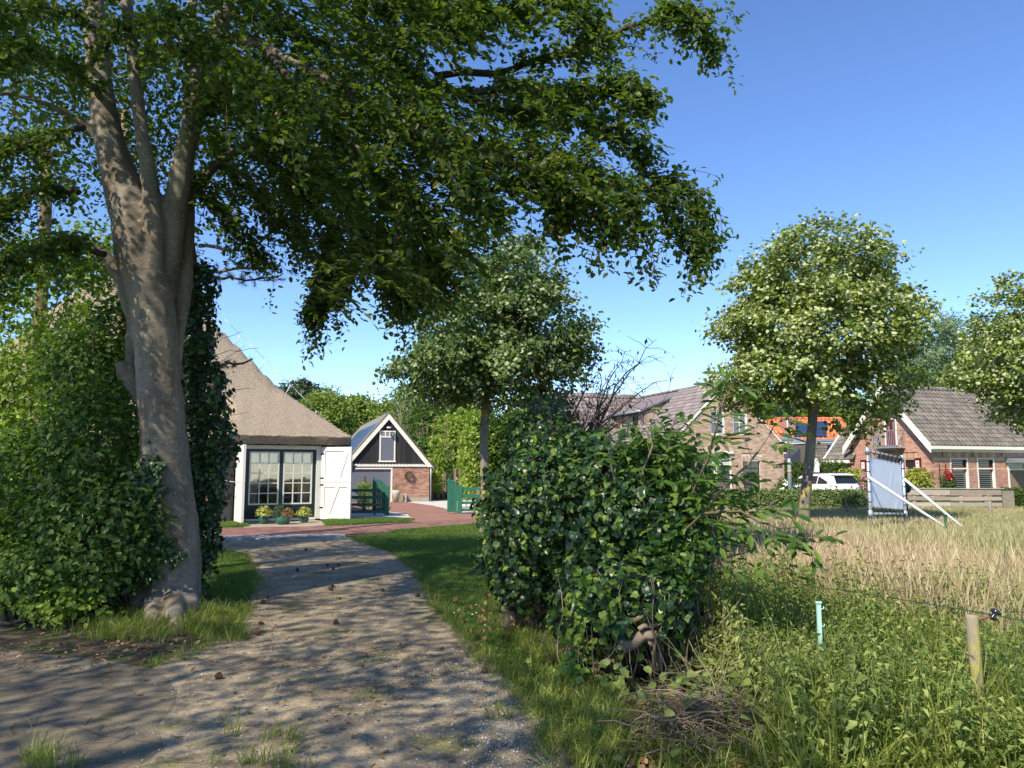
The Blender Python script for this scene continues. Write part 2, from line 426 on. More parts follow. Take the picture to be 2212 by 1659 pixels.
# ================================================================ materials used by the setting
def ground_mat(name, fine, big, moss=None, bump=0.5, fscale=70, bscale=1.2, rough=0.95, cracks=False):
    m, n, l, p = newmat(name)
    g = n.new('ShaderNodeNewGeometry')
    def noise(sc, det=6, ro=0.6):
        t = n.new('ShaderNodeTexNoise'); t.inputs['Scale'].default_value = sc; t.inputs['Detail'].default_value = det; t.inputs['Roughness'].default_value = ro
        l.new(g.outputs['Position'], t.inputs['Vector']); return t.outputs['Fac']
    def ramp(f, st):
        r = n.new('ShaderNodeValToRGB'); setramp(r, st); l.new(f, r.inputs[0]); return r.outputs[0]
    def mix(f, a, b, bt='MIX'):
        x = n.new('ShaderNodeMix'); x.data_type = 'RGBA'; x.blend_type = bt
        if hasattr(f, 'is_linked') or not isinstance(f, float): l.new(f, x.inputs[0])
        else: x.inputs[0].default_value = f
        l.new(a, x.inputs[6]); l.new(b, x.inputs[7]); return x.outputs[2]
    nf = noise(fscale, 4, .8)
    col = mix(1.0, ramp(nf, fine), ramp(noise(bscale), big), 'MULTIPLY')
    if moss:
        mk = ramp(noise(moss[0], 8, .7), [(moss[1], (0, 0, 0)), (moss[1] + .08, (1, 1, 1))])
        mc = ramp(nf, moss[2]); col = mix(mk, col, mc)
    if len(big) and cracks:
        v = n.new('ShaderNodeTexVoronoi'); v.feature = 'DISTANCE_TO_EDGE'; v.inputs['Scale'].default_value = 3.0; l.new(g.outputs['Position'], v.inputs['Vector'])
        ck = ramp(v.outputs['Distance'], [(0.0, (.55, .5, .42)), (.03, (1, 1, 1))]); col = mix(.8, col, ck, 'MULTIPLY')
    l.new(col, p.inputs['Base Color']); p.inputs['Roughness'].default_value = rough; p.inputs['Specular IOR Level'].default_value = 0.2
    b = n.new('ShaderNodeBump'); b.inputs['Strength'].default_value = bump; b.inputs['Distance'].default_value = 0.02
    l.new(nf, b.inputs['Height']); l.new(b.outputs[0], p.inputs['Normal'])
    return m
M_soil = ground_mat('soil', [(.3, (.05, .04, .028)), (.7, (.15, .11, .07))], [(.3, (.7, .7, .7)), (.7, (1.1, 1.1, 1.1))], (3, .5, [(.3, (.03, .05, .012)), (.7, (.08, .10, .03))]))
M_grassbase = ground_mat('grass_ground', [(.3, (.035, .055, .012)), (.7, (.10, .13, .035))], [(.3, (.7, .75, .7)), (.7, (1.2, 1.1, 1))])
M_drive = ground_mat('drive_gravel', [(.30, (.20, .155, .105)), (.5, (.35, .285, .20)), (.74, (.56, .48, .365))], [(.32, (.48, .45, .42)), (.5, (.9, .87, .82)), (.68, (1.2, 1.15, 1.05))],
                     (1.4, .54, [(.35, (.11, .105, .04)), (.65, (.30, .265, .12))]), bump=0.9, fscale=30)
M_asphalt = ground_mat('old_asphalt', [(.3, (.14, .11, .078)), (.7, (.29, .24, .175))], [(.3, (.7, .7, .7)), (.7, (1.1, 1.1, 1.05))],
                       (1.6, .6, [(.3, (.07, .07, .03)), (.7, (.15, .14, .07))]), cracks=True)
M_whitegravel = ground_mat('white_gravel', [(.3, (.38, .35, .30)), (.7, (.75, .70, .62))], [(.3, (.85, .85, .85)), (.7, (1, 1, 1))], fscale=25)
M_paving = ground_mat('paving_brick_ground', [(.3, (.22, .11, .08)), (.7, (.36, .20, .15))], [(.3, (.85, .8, .8)), (.7, (1.1, 1.1, 1.1))])
M_slabs = ground_mat('sandy_slab', [(.3, (.30, .24, .18)), (.7, (.44, .37, .29))], [(.3, (.9, .9, .9)), (.7, (1, 1, 1))])
M_road = noisy('road_brick', [(.1, (.15, .075, .062)), (.5, (.23, .115, .09)), (.9, (.31, .17, .13))], scale=3, rough=.85, bump=.3, bscale=60, isl=.7)
M_kerb = noisy('kerb_concrete', [(.2, (.24, .23, .22)), (.8, (.40, .385, .36))], scale=8, rough=.9, bump=.2, isl=.5)
M_mortar_dark = plain('mortar_grey', (.34, .31, .27), .95)
M_mortar_light = plain('mortar_light', (.62, .56, .46), .95)
M_brick_red = noisy('red_brick', [(.1, (.28, .13, .09)), (.5, (.42, .22, .155)), (.9, (.52, .32, .23))], scale=3, rough=.9, bump=.25, bscale=50, isl=.75)
M_brick_tan = noisy('tan_brick', [(.05, (.40, .25, .175)), (.4, (.52, .35, .245)), (.75, (.60, .43, .31)), (1, (.68, .52, .38))], scale=3, rough=.9, bump=.25, bscale=50, isl=.85)
M_brick_salmon = noisy('salmon_brick', [(.1, (.38, .18, .125)), (.5, (.52, .27, .195)), (.9, (.60, .36, .27))], scale=3, rough=.9, bump=.25, bscale=50, isl=.7)
M_yellowstone = plain('yellow_brick', (.55, .42, .20), .85)
M_white = plain('white_paint', (.74, .71, .65), .45, var=.05, bump=.02)
M_cream = plain('cream_paint', (.82, .77, .65), .5, var=.05, bump=.02)
M_blackwood = noisy('black_boards', [(.3, (.016, .016, .018)), (.7, (.035, .034, .036))], scale=20, rough=.6, bump=.3, stretch=(4, 4, .4), isl=.3)
M_greenblack = plain('dark_green_paint', (.012, .028, .026), .35)
M_greygate = plain('blue_grey_paint', (.135, .145, .185), .5, var=.05)
M_gategreen = plain('gate_green_paint', (.028, .135, .085), .4)
M_thatch = noisy('thatch', [(.3, (.19, .14, .095)), (.5, (.37, .295, .215)), (.7, (.56, .47, .36))], scale=22, rough=1, bump=1.0, bscale=40, detail=8, dist=.06, spec=.1)
M_tilegrey = noisy('grey_roof_tile', [(.1, (.10, .086, .073)), (.6, (.17, .148, .123)), (1, (.25, .22, .18))], scale=1.2, rough=.75, bump=.15, bscale=40, isl=.6)
M_tilebrown = noisy('brown_roof_tile', [(.1, (.16, .13, .125)), (.6, (.24, .198, .185)), (1, (.33, .275, .25))], scale=1.2, rough=.7, bump=.15, bscale=40, isl=.55)
M_tileorange = noisy('orange_roof_tile', [(.1, (.50, .13, .05)), (.6, (.62, .19, .08)), (1, (.72, .28, .13))], scale=2, rough=.7, bump=.2, isl=.5)
M_zinc = plain('zinc', (.30, .34, .37), .4, metallic=.5)
M_steel = plain('galvanised_steel', (.50, .52, .54), .38, metallic=.6)
M_solar = plain('solar_panel', (.025, .045, .10), .28, spec=.8, bump=0)
M_oldwood = noisy('grey_fence_wood', [(.25, (.20, .17, .13)), (.6, (.34, .30, .235)), (.85, (.46, .41, .33))], scale=5, rough=.9, bump=.5, bscale=30, stretch=(1, 1, 6), isl=.5)
M_brownwood = noisy('brown_fence_wood', [(.25, (.20, .135, .085)), (.6, (.33, .235, .16)), (.85, (.42, .32, .23))], scale=5, rough=.9, bump=.4, stretch=(5, 5, .5), isl=.5)
M_cladding = noisy('dormer_cladding', [(.25, (.30, .215, .15)), (.8, (.46, .35, .26))], scale=5, rough=.85, bump=.3, stretch=(5, 5, .5), isl=.5)
M_darkred = plain('oxblood_paint', (.13, .012, .016), .35)
M_glass = glassmat('window_glass', (.025, .03, .032))
M_glass_clear = glassmat('clear_pane', alpha=.5)
M_glass_grey = glassmat('grey_curtained_glass', (.20, .21, .22), .15)
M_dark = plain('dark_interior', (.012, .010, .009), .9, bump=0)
M_curtain = plain('curtain_cloth', (.72, .72, .68), .9, var=.04)
M_blind = plain('louvre_blind', (.10, .10, .095), .5)
M_tyre = plain('tyre_rubber', (.02, .02, .02), .8)
M_ceramic = plain('green_glazed_pot', (.02, .10, .065), .12, spec=.7, bump=0)
M_stone = plain('pale_stone', (.45, .42, .36), .9, bump=.3)

def sheet(name, px, z, mat, kind='structure', world=None, jitter=0.04, parent=None):
    pts = [G(u, v) for u, v in px] if px else []
    if world: pts += [Vector((x, y, 0)) for x, y in world]
    out = []
    n = len(pts)
    for i in range(n):
        a, b = pts[i], pts[(i + 1) % n]; d = (b - a).length; k = max(1, min(14, int(d / .35)))
        for j in range(k):
            q = a.lerp(b, j / k)
            if j: q = q + Vector((random.uniform(-1, 1) * jitter, random.uniform(-1, 1) * jitter, 0))
            out.append((q.x, q.y, z))
    bm = bmesh.new(); vs = [bm.verts.new(p) for p in out]; f = bm.faces.new(vs); bmesh.ops.triangulate(bm, faces=[f]); bmesh.ops.recalc_face_normals(bm, faces=bm.faces)
    for f in bm.faces:
        if f.normal.z < 0: f.normal_flip()
    me = bpy.data.meshes.new(name); bm.to_mesh(me); bm.free()
    o = link(name, me, mat, parent)
    if kind: o['kind'] = kind
    return [(p.x, p.y) for p in pts]

# ================================================================ ground
def gz(x, y):
    h = 0
    if y > 62: t = min(1, (y - 62) / 55); w = math.exp(-((x + 22) / 45) ** 2); h = (3 * t * t * (3 - 2 * t)) * (.5 + w)
    return h
xs = [-400, -200, -120] + list(range(-90, 91, 10)) + [120, 200, 400]; ys = [-60, -20, 0, 20, 40, 60] + list(range(64, 131, 6)) + [160, 220, 400, 900]
gv = [(x, y, gz(x, y)) for y in ys for x in xs]; nx = len(xs)
gf = [(j * nx + i, j * nx + i + 1, (j + 1) * nx + i + 1, (j + 1) * nx + i) for j in range(len(ys) - 1) for i in range(nx - 1)]
mb = MB(); mb.add(gv, gf, True); g_ = mb.build('ground', M_grassbase); g_['kind'] = 'structure'

LAWN = sheet('lawn', [(756, 1166), (850, 1154), (1060, 1150), (1200, 1160), (1300, 1200), (1180, 1330), (1230, 1450), (1300, 1540), (1350, 1640), (1360, 1659), (1262, 1659), (1180, 1560), (1100, 1470), (1030, 1400), (960, 1330), (900, 1235), (850, 1195)], .004, M_grassbase)
LAWN2 = sheet('lawn', [(440, 1172), (470, 1185), (530, 1200), (548, 1235), (545, 1270), (530, 1320), (515, 1350), (470, 1330), (430, 1260)], .005, M_grassbase)
DRIVE = sheet('gravel_drive', [(462, 1164), (470, 1185), (530, 1200), (548, 1235), (545, 1270), (530, 1320), (518, 1352), (470, 1382), (390, 1412), (330, 1445), (325, 1530), (240, 1659), (240, 1750), (1400, 1750), (1262, 1659), (1180, 1560), (1100, 1470), (1030, 1400), (960, 1330), (900, 1235), (850, 1195), (760, 1162)], .009, M_drive)
SOIL = sheet('soil_bank', [(-300, 1330), (0, 1350), (200, 1330), (430, 1330), (520, 1345), (470, 1384), (390, 1414), (250, 1450), (0, 1440), (-300, 1430)], .006, M_soil)
ASPH = sheet('cracked_asphalt_track', [(-500, 1400), (0, 1400), (150, 1420), (330, 1447), (375, 1530), (300, 1659), (300, 1760), (-700, 1760)], .011, M_asphalt, jitter=.11)
LITTER = sheet('soil_bank', [(1180, 1330), (1300, 1300), (1560, 1300), (1620, 1480), (1700, 1659), (1700, 1750), (1380, 1750), (1350, 1640), (1290, 1540), (1215, 1450)], .0035, M_soil)
ROAD = sheet('brick_road_bed', [(300, 1150), (480, 1142), (711, 1138), (845, 1132), (1032, 1121.5), (1200, 1114), (1200, 1128), (1032, 1135), (860, 1148), (741, 1156), (468, 1161.6), (300, 1166)], .006, M_paving)
PAVE = sheet('brick_driveway', [(845, 1132), (895, 1122), (880, 1110), (842, 1106), (846, 1092), (846, 1084), (875, 1084), (930, 1092), (990, 1108), (1060, 1113), (1060, 1120)], .010, M_paving, jitter=.02)
sheet('brick_driveway', [(748, 1106), (748, 1084), (846, 1084), (846, 1095)], .011, M_paving, jitter=.02)
sheet('white_gravel_bed', [(700, 1124), (700, 1105), (842, 1104), (880, 1111), (893, 1121), (850, 1130), (760, 1126)], .008, M_whitegravel)
sheet('white_gravel_bed', [(865, 1084), (930, 1080), (968, 1080), (1100, 1080), (1120, 1112), (1060, 1112), (995, 1107), (932, 1092)], .008, M_whitegravel)
sheet('stone_path', [(535, 1124), (680, 1123), (722, 1134), (600, 1142), (525, 1140)], .008, M_slabs)
VERGE1 = sheet('grass_verge', [(700, 1126), (745, 1122), (893, 1122), (880, 1129), (800, 1132), (711, 1137)], .012, M_grassbase)
VERGE2 = sheet('grass_verge', [(845, 1149), (940, 1142), (1040, 1134), (1200, 1126), (1200, 1140), (1035, 1151), (860, 1153)], .012, M_grassbase)
VERGE3 = sheet('grass_verge', [(470, 1140), (500, 1128), (524, 1124), (530, 1138), (480, 1142)], .012, M_grassbase)
MEAD = sheet('meadow', [(1300, 1170), (1230, 1125), (1400, 1108), (1700, 1104), (2300, 1100), (2700, 1110), (2900, 1400), (2900, 1750), (1700, 1750), (1700, 1659), (1620, 1480), (1560, 1310)], .0025, M_grassbase)
sheet('concrete_path', [(1965, 1096), (2150, 1103), (2260, 1106), (2260, 1112), (2150, 1111), (1965, 1104)], .010, M_slabs)

# road bricks laid in rows along the road, and the kerb tiles in front of it
me = boxmesh('brick', -.1, .1, -.048, .048, 0, .016); mats = []
road_poly = ROAD; y0, y1 = min(p[1] for p in road_poly), max(p[1] for p in road_poly)
RD = R(12)
ca, sa = math.cos(RD), math.sin(RD)
for i in range(-120, 60):
    for j in range(-60, 60):
        x = i * .208 + (j % 2) * .104; y = j * .104
        X, Y = -4 + x * ca - y * sa, 20.5 + x * sa + y * ca
        if abs(X) > Y * .72: continue
        if inpoly(np.array([X]), np.array([Y]), road_poly)[0]:
            mats.append(Matrix.Translation((X, Y, .008 + random.uniform(0, .004))) @ Matrix.Rotation(RD + random.uniform(-.02, .02), 4, 'Z'))
rb = bpy.data.objects.new('brick_road', None); COL.objects.link(rb); ORG[rb.name] = Vector((0, 0, 0)); rb['kind'] = 'structure'
pieces('brick', me, mats, M_road, rb, 'brickwork')
me = boxmesh('kerb_tile', -.145, .145, -.145, .145, 0, .03); mats = []
a = G(440, 1166); b = G(770, 1159)
d = (b - a); L = d.length; d.normalize(); nrm = Vector((-d.y, d.x, 0))
for r_ in range(-1, 2):
    for i in range(int(L / .3)):
        p = a + d * (i * .3 + (r_ % 2) * .15) + nrm * (r_ * .3 + .1)
        mats.append(Matrix.Translation((p.x, p.y, .004 + random.uniform(0, .006))) @ Matrix.Rotation(math.atan2(d.y, d.x) + random.uniform(-.01, .01), 4, 'Z'))
kb = bpy.data.objects.new('kerb_strip', None); COL.objects.link(kb); ORG[kb.name] = Vector((0, 0, 0)); kb['kind'] = 'structure'
pieces('kerb_tile', me, mats, M_kerb, kb, 'kerb_tiling')

# ================================================================ thatched barn
BF_ = Frame(-8.68, 24.4, 30)
barn = thing('thatched_barn', 'thatched farm barn with white framed glazed doors standing open beside the brick road', 'barn', BF_.w(1.3, 3, 0))
def bz(s, b):
    main = 1.8 + 1.264 * min(b - 1.09, 15.09 - b, 4.3 - s, s + 9.7)
    e = min(max((s + .32) / .5, 0), 1); e = e * e * (3 - 2 * e)
    bay = min(2.74 + .47 * (b + .35), 2.66 + max(0, 3.72 - s) * 1.264)
    if b > 1.0: bay -= (1 - e) * 2.2 * min(1, (b - 1.0) / .3)
    if s > 3.9 or b > 4.2: bay = -9
    k = .22; h = max(k - abs(main - bay), 0) / k
    return max(main, bay) + h * h * k * .25
ss = [-9.7 + i * .4 for i in range(23)] + [-.5 + i * .1 for i in range(49)]; ss = sorted(set(round(x, 2) for x in ss))
bs = [-.35 + i * .18 for i in range(20)] + [3.3 + i * .45 for i in range(27)]
idx = {}; V_ = []; F_ = []
for j, b in enumerate(bs):
    for i, s_ in enumerate(ss):
        idx[i, j] = len(V_); nzz = .010 * math.sin(s_ * 7 + b * 3) * math.sin(b * 5 - s_ * 2) + random.uniform(-.012, .012)
        V_.append(BF_.w(s_, b, bz(s_, b) + nzz))
for j in range(len(bs) - 1):
    for i in range(len(ss) - 1):
        s_, b = (ss[i] + ss[i + 1]) / 2, (bs[j] + bs[j + 1]) / 2
        if b < 1.09 and not (-.22 < s_ < 3.62): continue
        if b < 1.09 and s_ > 3.62: continue
        F_.append((idx[i, j], idx[i + 1, j], idx[i + 1, j + 1], idx[i, j + 1]))
mb = MB(); mb.add(V_, F_, True); roof = mb.build('roof', M_thatch, barn)
bm = bmesh.new(); bm.from_mesh(roof.data); bmesh.ops.delete(bm, geom=[v for v in bm.verts if not v.link_faces], context='VERTS'); bm.to_mesh(roof.data); bm.free()
md = roof.modifiers.new('thick', 'SOLIDIFY'); md.thickness = .30; md.offset = -1 if roof.data.polygons[0].normal.z > 0 else 1
md2 = roof.modifiers.new('round', 'BEVEL'); md2.width = .07; md2.segments = 3; md2.limit_method = 'ANGLE'; md2.angle_limit = R(50)
# walls
brick_wall(Frame(*BF_.w(0, 1.6, 0).xy, 30), lambda z: [(-4.5, -.12)], [], .35, 2.0, M_brick_red, M_mortar_light, barn, keyf=lambda M: -M.translation.x)
mb = MB(); W2 = BF_
mb.box(W2, -9.2, -4.5, 1.6, 1.8, .35, 2.0); mb.box(W2, 4.0, 4.2, 1.6, 14.6, 0, 2.0); mb.box(W2, -9.2, -9.0, 1.6, 14.6, 0, 2.0); mb.box(W2, 3.62, 4.2, 1.4, 1.58, 0, 2.0)
mb.build('wall', M_brick_red, barn)
mb = MB(); mb.box(W2, -9.2, -.12, 1.56, 1.84, 0, .35); mb.build('plinth', M_stone, barn)
mb = MB(); mb.box(W2, -.16, -.08, -.02, 1.6, 0, 2.55); mb.box(W2, 3.5, 3.6, .0, 1.6, 0, 2.5); mb.box(W2, 2.72, 3.5, .0, .08, 0, 2.5); mb.build('tarred_boards', M_blackwood, barn)
sL, zT = BF_.at(529.6, 954.4); sR, _ = BF_.at(687.4, 957.5)
zT = 2.52
mb = MB(); mb.box(W2, -.18, 3.62, -.20, -.04, 2.44, 2.66); mb.box(W2, -.18, 3.62, -.04, 1.6, 2.55, 2.62); mb.build('fascia_board', M_blackwood, barn)
# door frame
s0 = .10; s1 = 2.62; zt = 2.44
fr = MB(); fr.box(W2, s0 - .08, s0 + .06, -.03, .12, 0.05, zt); fr.box(W2, s1 - .10, s1 + .06, -.03, .12, .05, zt); fr.box(W2, s0 + .06, s1 - .10, -.028, .12, zt - .12, zt); fr.box(W2, s0 + .06, s1 - .10, -.05, .14, .03, .10)
door = fr.build('door_frame', M_white, barn)
gd = MB(); a0, a1 = s0 + .06, s1 - .10; g0, g1 = .10, zt - .12
am = (a0 + a1) / 2
def px_s(U, V=1030): return BF_.at(U, V)[0]
wl0, wl1, wr0, wr1 = px_s(538), px_s(603), px_s(611.5), px_s(674.5)
zb_, zt_ = BF_.at(600, 1090)[1], zt - .21
gd.box(W2, a0, a1, .02, .08, g0, zb_); gd.box(W2, a0, a1, .02, .08, zt_, g1); gd.box(W2, a0, wl0, .02, .08, zb_, zt_); gd.box(W2, wl1, wr0, .012, .08, zb_, zt_); gd.box(W2, wr1, a1, .02, .08, zb_, zt_)
gd.build('door_panelling', M_greenblack, barn)
def window(F, parent, s0, s1, z0, z1, cols, rows, fmat, gmat, b0=.02, fw=.045, bar=.03, name='window', depth=.05, pane_off=.02):
    fr = MB()
    fr.box(F, s0, s1, b0 - .012, b0 + depth, z1 - fw, z1); fr.box(F, s0, s1, b0 - .012, b0 + depth, z0, z0 + fw)
    fr.box(F, s0, s0 + fw, b0 - .010, b0 + depth, z0 + fw, z1 - fw); fr.box(F, s1 - fw, s1, b0 - .010, b0 + depth, z0 + fw, z1 - fw)
    w = fr.build(name, fmat, parent)
    cs = [s0 + fw + (s1 - s0 - 2 * fw) * i / cols for i in range(cols + 1)]; rs = [z0 + fw + (z1 - z0 - 2 * fw) * i / rows for i in range(rows + 1)]
    if cols * rows > 1:
        br = MB()
        for c in cs[1:-1]: br.box(F, c - bar / 2, c + bar / 2, b0 - .006, b0 + depth * .6, z0 + fw, z1 - fw)
        for r_ in rs[1:-1]: br.box(F, s0 + fw, s1 - fw, b0 - .003, b0 + depth * .55, r_ - bar / 2, r_ + bar / 2)
        br.build('glazing_bars', fmat, w)
    for i in range(cols):
        for j in range(rows):
            p = MB(); t = random.uniform(-.002, .002)
            p.hexa([F.w(cs[i], b0 + pane_off + t, rs[j]), F.w(cs[i + 1], b0 + pane_off - t, rs[j]), F.w(cs[i + 1], b0 + pane_off + .004 - t, rs[j]), F.w(cs[i], b0 + pane_off + .004 + t, rs[j]),
                    F.w(cs[i], b0 + pane_off + t * .3, rs[j + 1]), F.w(cs[i + 1], b0 + pane_off - t, rs[j + 1]), F.w(cs[i + 1], b0 + pane_off + .004 - t, rs[j + 1]), F.w(cs[i], b0 + pane_off + .004 + t * .3, rs[j + 1])])
            p.build('pane', gmat, w)
    return w
window(W2, barn, wl0, wl1, zb_, zt_, 3, 5, M_white, M_glass_clear)
window(W2, barn, wr0, wr1, zb_, zt_, 3, 5, M_white, M_glass_clear)
def curtain(edge, zlo, zhi, mirror, sside):
    vs = []; nz_, ns_ = 26, 30
    for i in range(nz_):
        z = zlo + (zhi - zlo) * i / (nz_ - 1); e = edge(z)
        for j in range(ns_):
            t = j / (ns_ - 1); s_ = sside + (e - sside) * t
            vs.append(W2.w(s_, .20 + .022 * math.sin(t * 26) * (1 if z < zlo + .9 else .6) + .01 * math.sin(t * 9 + z * 3), z))
    fs = [(i * ns_ + j, i * ns_ + j + 1, (i + 1) * ns_ + j + 1, (i + 1) * ns_ + j) for i in range(nz_ - 1) for j in range(ns_ - 1)]
    MB().add(vs, fs, True).build('curtain', M_curtain, barn)
zk = zb_ + .5
curtain(lambda z: wl0 + (.30 if z < zk else .30 + (wl1 - wl0 - .30) * min(1, (z - zk) / (zt_ - zk)) ** .55), zb_ + .02, zt_, 0, wl0 - .02)
curtain(lambda z: wr1 - (.42 if z < zk + .35 else .42 + (wr1 - wr0 - .40) * min(1, (z - zk - .35) / (zt_ - zk - .35)) ** .6), zb_ + .02, zt_, 1, wr1 + .02)
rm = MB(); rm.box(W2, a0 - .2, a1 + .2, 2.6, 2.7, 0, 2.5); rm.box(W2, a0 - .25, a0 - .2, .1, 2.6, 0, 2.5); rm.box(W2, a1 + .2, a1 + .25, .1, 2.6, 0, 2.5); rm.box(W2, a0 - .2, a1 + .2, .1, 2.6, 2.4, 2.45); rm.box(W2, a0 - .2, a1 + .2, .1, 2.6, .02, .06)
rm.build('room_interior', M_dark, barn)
tb = MB(); tb.box(W2, 1.3, 2.0, .5, 1.2, .72, .76); [tb.box(W2, x, x + .05, .55 + y, .6 + y, .06, .72) for x in (1.33, 1.92) for y in (0, .5)]; tb.build('table', M_white, barn)
M_pinkflower = leafmat('pink_petals', [(.2, (.45, .10, .25)), (.8, (.65, .30, .40))], (.4, .1, .2))
pts_ = rng.normal(0, .1, (60, 3)) * [1, 1, .6] + np.array(W2.w(1.65, .6, .92)); leaves('petal', 'table_flowers', pts_, (0, -1, .3), (0, 0, 1), .05, 'round', M_pinkflower, barn, jit=1)
# door leaves: boarded, with raised frames and braces
def leaf_door(F, w, h0, h1, flipb, name='door_leaf'):
    m = MB(); m.box(F, 0, w, 0, .045, h0, h1); lf = m.build(name, M_white, barn)
    r = MB(); st = .13
    def rails(z0, z1, br):
        r.box(F, 0, st, -.03, 0, z0, z1); r.box(F, w - st, w, -.03, 0, z0, z1); r.box(F, st, w - st, -.028, 0, z0, z0 + st); r.box(F, st, w - st, -.028, 0, z1 - st, z1)
        x0, x1 = br; bw_ = .15
        r.add([F.w(x0, -.026, z0 + st), F.w(x0 + bw_, -.026, z0 + st), F.w(x1, -.026, z1 - st), F.w(x1 - bw_, -.026, z1 - st), F.w(x0, 0, z0 + st), F.w(x0 + bw_, 0, z0 + st), F.w(x1, 0, z1 - st), F.w(x1 - bw_, 0, z1 - st)],
              [(0, 1, 2, 3), (4, 7, 6, 5), (0, 4, 5, 1), (1, 5, 6, 2), (2, 6, 7, 3), (3, 7, 4, 0)])
    mid = h0 + (h1 - h0) * .505
    rails(h0, mid - .008, (w * .16, w * .62)); rails(mid + .008, h1, (w * .50, w * .90))
    r.build('ledges_and_braces', M_white, lf)
    hg = MB()
    for z in (h0 + .35, mid - .1, mid + .12, h1 - .25): hg.box(F, -.03, .10, -.04, -.028, z, z + .05)
    hg.build('hinge', M_blackwood, lf)
    return lf
hR = BF_.w(s1 + .07, -.07, 0); dirr = P(758.5, 1040, 25.35)
FR = Frame(hR.x, hR.y, math.degrees(math.atan2(dirr.y - hR.y, dirr.x - hR.x)))
leaf_door(FR, (Vector((dirr.x, dirr.y, 0)) - Vector((hR.x, hR.y, 0))).length, .04, 2.40, 1)
hL = BF_.w(s0 - .10, -.06, 0); FL = Frame(*BF_.w(s0 - .10, -1.2, 0).xy, 30 + 90)
leaf_door(FL, 1.13, .04, 2.42, 1)
hk = MB(); hk.tube([BF_.w(s0 - .13, -1.1, 1.25), BF_.w(s0 - .6, -.6, 1.33), BF_.w(s0 - .9, 1.5, 1.35)], .008, 5); hk.build('door_hook', M_steel, barn)
# lightning wire on the hip
mb = MB(); wv = MB(); prevt = None
for i in range(9):
    k = .55 + i * .78; base = BF_.w(4.3 - k, 1.09 + k, 1.8 + 1.264 * k); top = base + Vector((.22, -.1, .30))
    MB().tube([base - Vector((0, 0, .1)), top], .016, 5).build('lightning_pin', M_white, barn)
    if prevt is not None: wv.tube([prevt, top], .008, 4)
    prevt = top
wv.build('lightning_wire', M_steel, barn)

# ---- pots
M_yellowleaf = leafmat('yellow_variegated_leaf', [(.1, (.22, .26, .04)), (.5, (.48, .46, .08)), (.9, (.62, .58, .20))], (.4, .45, .05))
M_heather = leafmat('rosemary_leaf', [(.1, (.05, .09, .05)), (.9, (.13, .17, .09))])
M_rust = leafmat('copper_grass_leaf', [(.1, (.25, .15, .06)), (.9, (.42, .26, .12))], (.3, .15, .05))
def pot(U, Vb, w, h, plants, label):
    p0 = G(U, Vb); t = thing('plant_pot', label, 'plant pot', p0, 'glazed pots in front of the barn doors')
    k = w / 2
    MB().lathe(p0, [(k * .55, 0), (k * .8, h * .15), (k, h * .5), (k * .97, h * .75), (k * .8, h * .93), (k * .86, h), (k * .78, h), (k * .74, h * .92), (.01, h * .9)], 20).build('pot', M_ceramic, t)
    for (dx, r_, hh, mat, n, kind, sz) in plants:
        d = unit(rng.normal(0, 1, (n, 3))); d[:, 2] = np.abs(d[:, 2]); rr = rng.random(n)[:, None] ** .4
        pts = np.array(p0) + np.array([dx, 0, h * .95]) + d * rr * np.array([r_, r_, hh])
        leaves('leaf', 'foliage', pts, d + [0, 0, .3], d + [0, 0, .5], sz, kind, mat, t, jit=.5)
        st = MB()
        for q in range(8):
            e = pts[rng.integers(0, n)]; st.tube([p0 + Vector((dx * .6, 0, h * .9)), Vector(e)], .005, 4)
        st.build('stems', M_brownwood, t)
    return t
pot(569.4, 1132.5, .33, .27, [(0, .27, .30, M_yellowleaf, 420, 'round', .05)], 'small round green glazed pot with yellow leaves, leftmost of the three pots')
pot(610.8, 1133.2, .46, .25, [(-.12, .20, .42, M_heather, 420, 'long', .07), (.12, .22, .26, M_rust, 300, 'long', .09)], 'widest green bowl pot with dark spiky and coppery plants, between the two yellow ones')
pot(656.5, 1129.6, .30, .24, [(0, .25, .27, M_yellowleaf, 400, 'round', .05)], 'small green glazed pot with yellow leaves nearest the open white door leaf')

# ================================================================ black gabled shed
SF = Frame(P(838, 1000, 40).x, 40, 17)
shed = thing('garage_shed', 'small garage with black boarded gable, white verges and a wreath on its brick wall', 'garage', SF.w(0, 3, 0))
hw, za = 2.2, SF.at(838, 893)[1]; ze = SF.at(932, 1004)[1]; hs = SF.at(932, 1004)[0]; slope = (za - ze) / hs
zbeam0 = SF.at(880, 1008)[1]; zbeam1 = SF.at(880, 1000.5)[1]; sW = SF.at(927, 1040)[0]
gdr0, gdr1 = -sW + .05, SF.at(847.5, 1040)[0]; zgd = SF.at(800, 1010)[1]
brick_wall(SF, lambda z: [(-sW, sW)], [(gdr0, gdr1, -1, zgd)], .22, zbeam0 - .01, M_brick_red, M_mortar_light, shed, keyf=lambda M: -M.translation.x)
mb = MB(); mb.box(SF, gdr1, sW, -.03, .22, 0, .22); mb.build('plinth', M_mortar_dark, shed)
mb = MB(); mb.box(SF, -sW, -sW + .2, .22, 12.8, 0, zbeam0); mb.box(SF, sW - .2, sW, .22, 12.8, 0, zbeam0); mb.box(SF, -sW, sW, 12.8, 13, 0, zbeam0)
mb.prism(SF, [(-hs + .1, zbeam0), (hs - .1, zbeam0), (0, za - .15)], 12.8, 13); mb.build('wall', M_brick_red, shed)
mb = MB(); mb.box(SF, -hs + .25, hs - .2, -.07, .1, zbeam0, zbeam0 + .10)
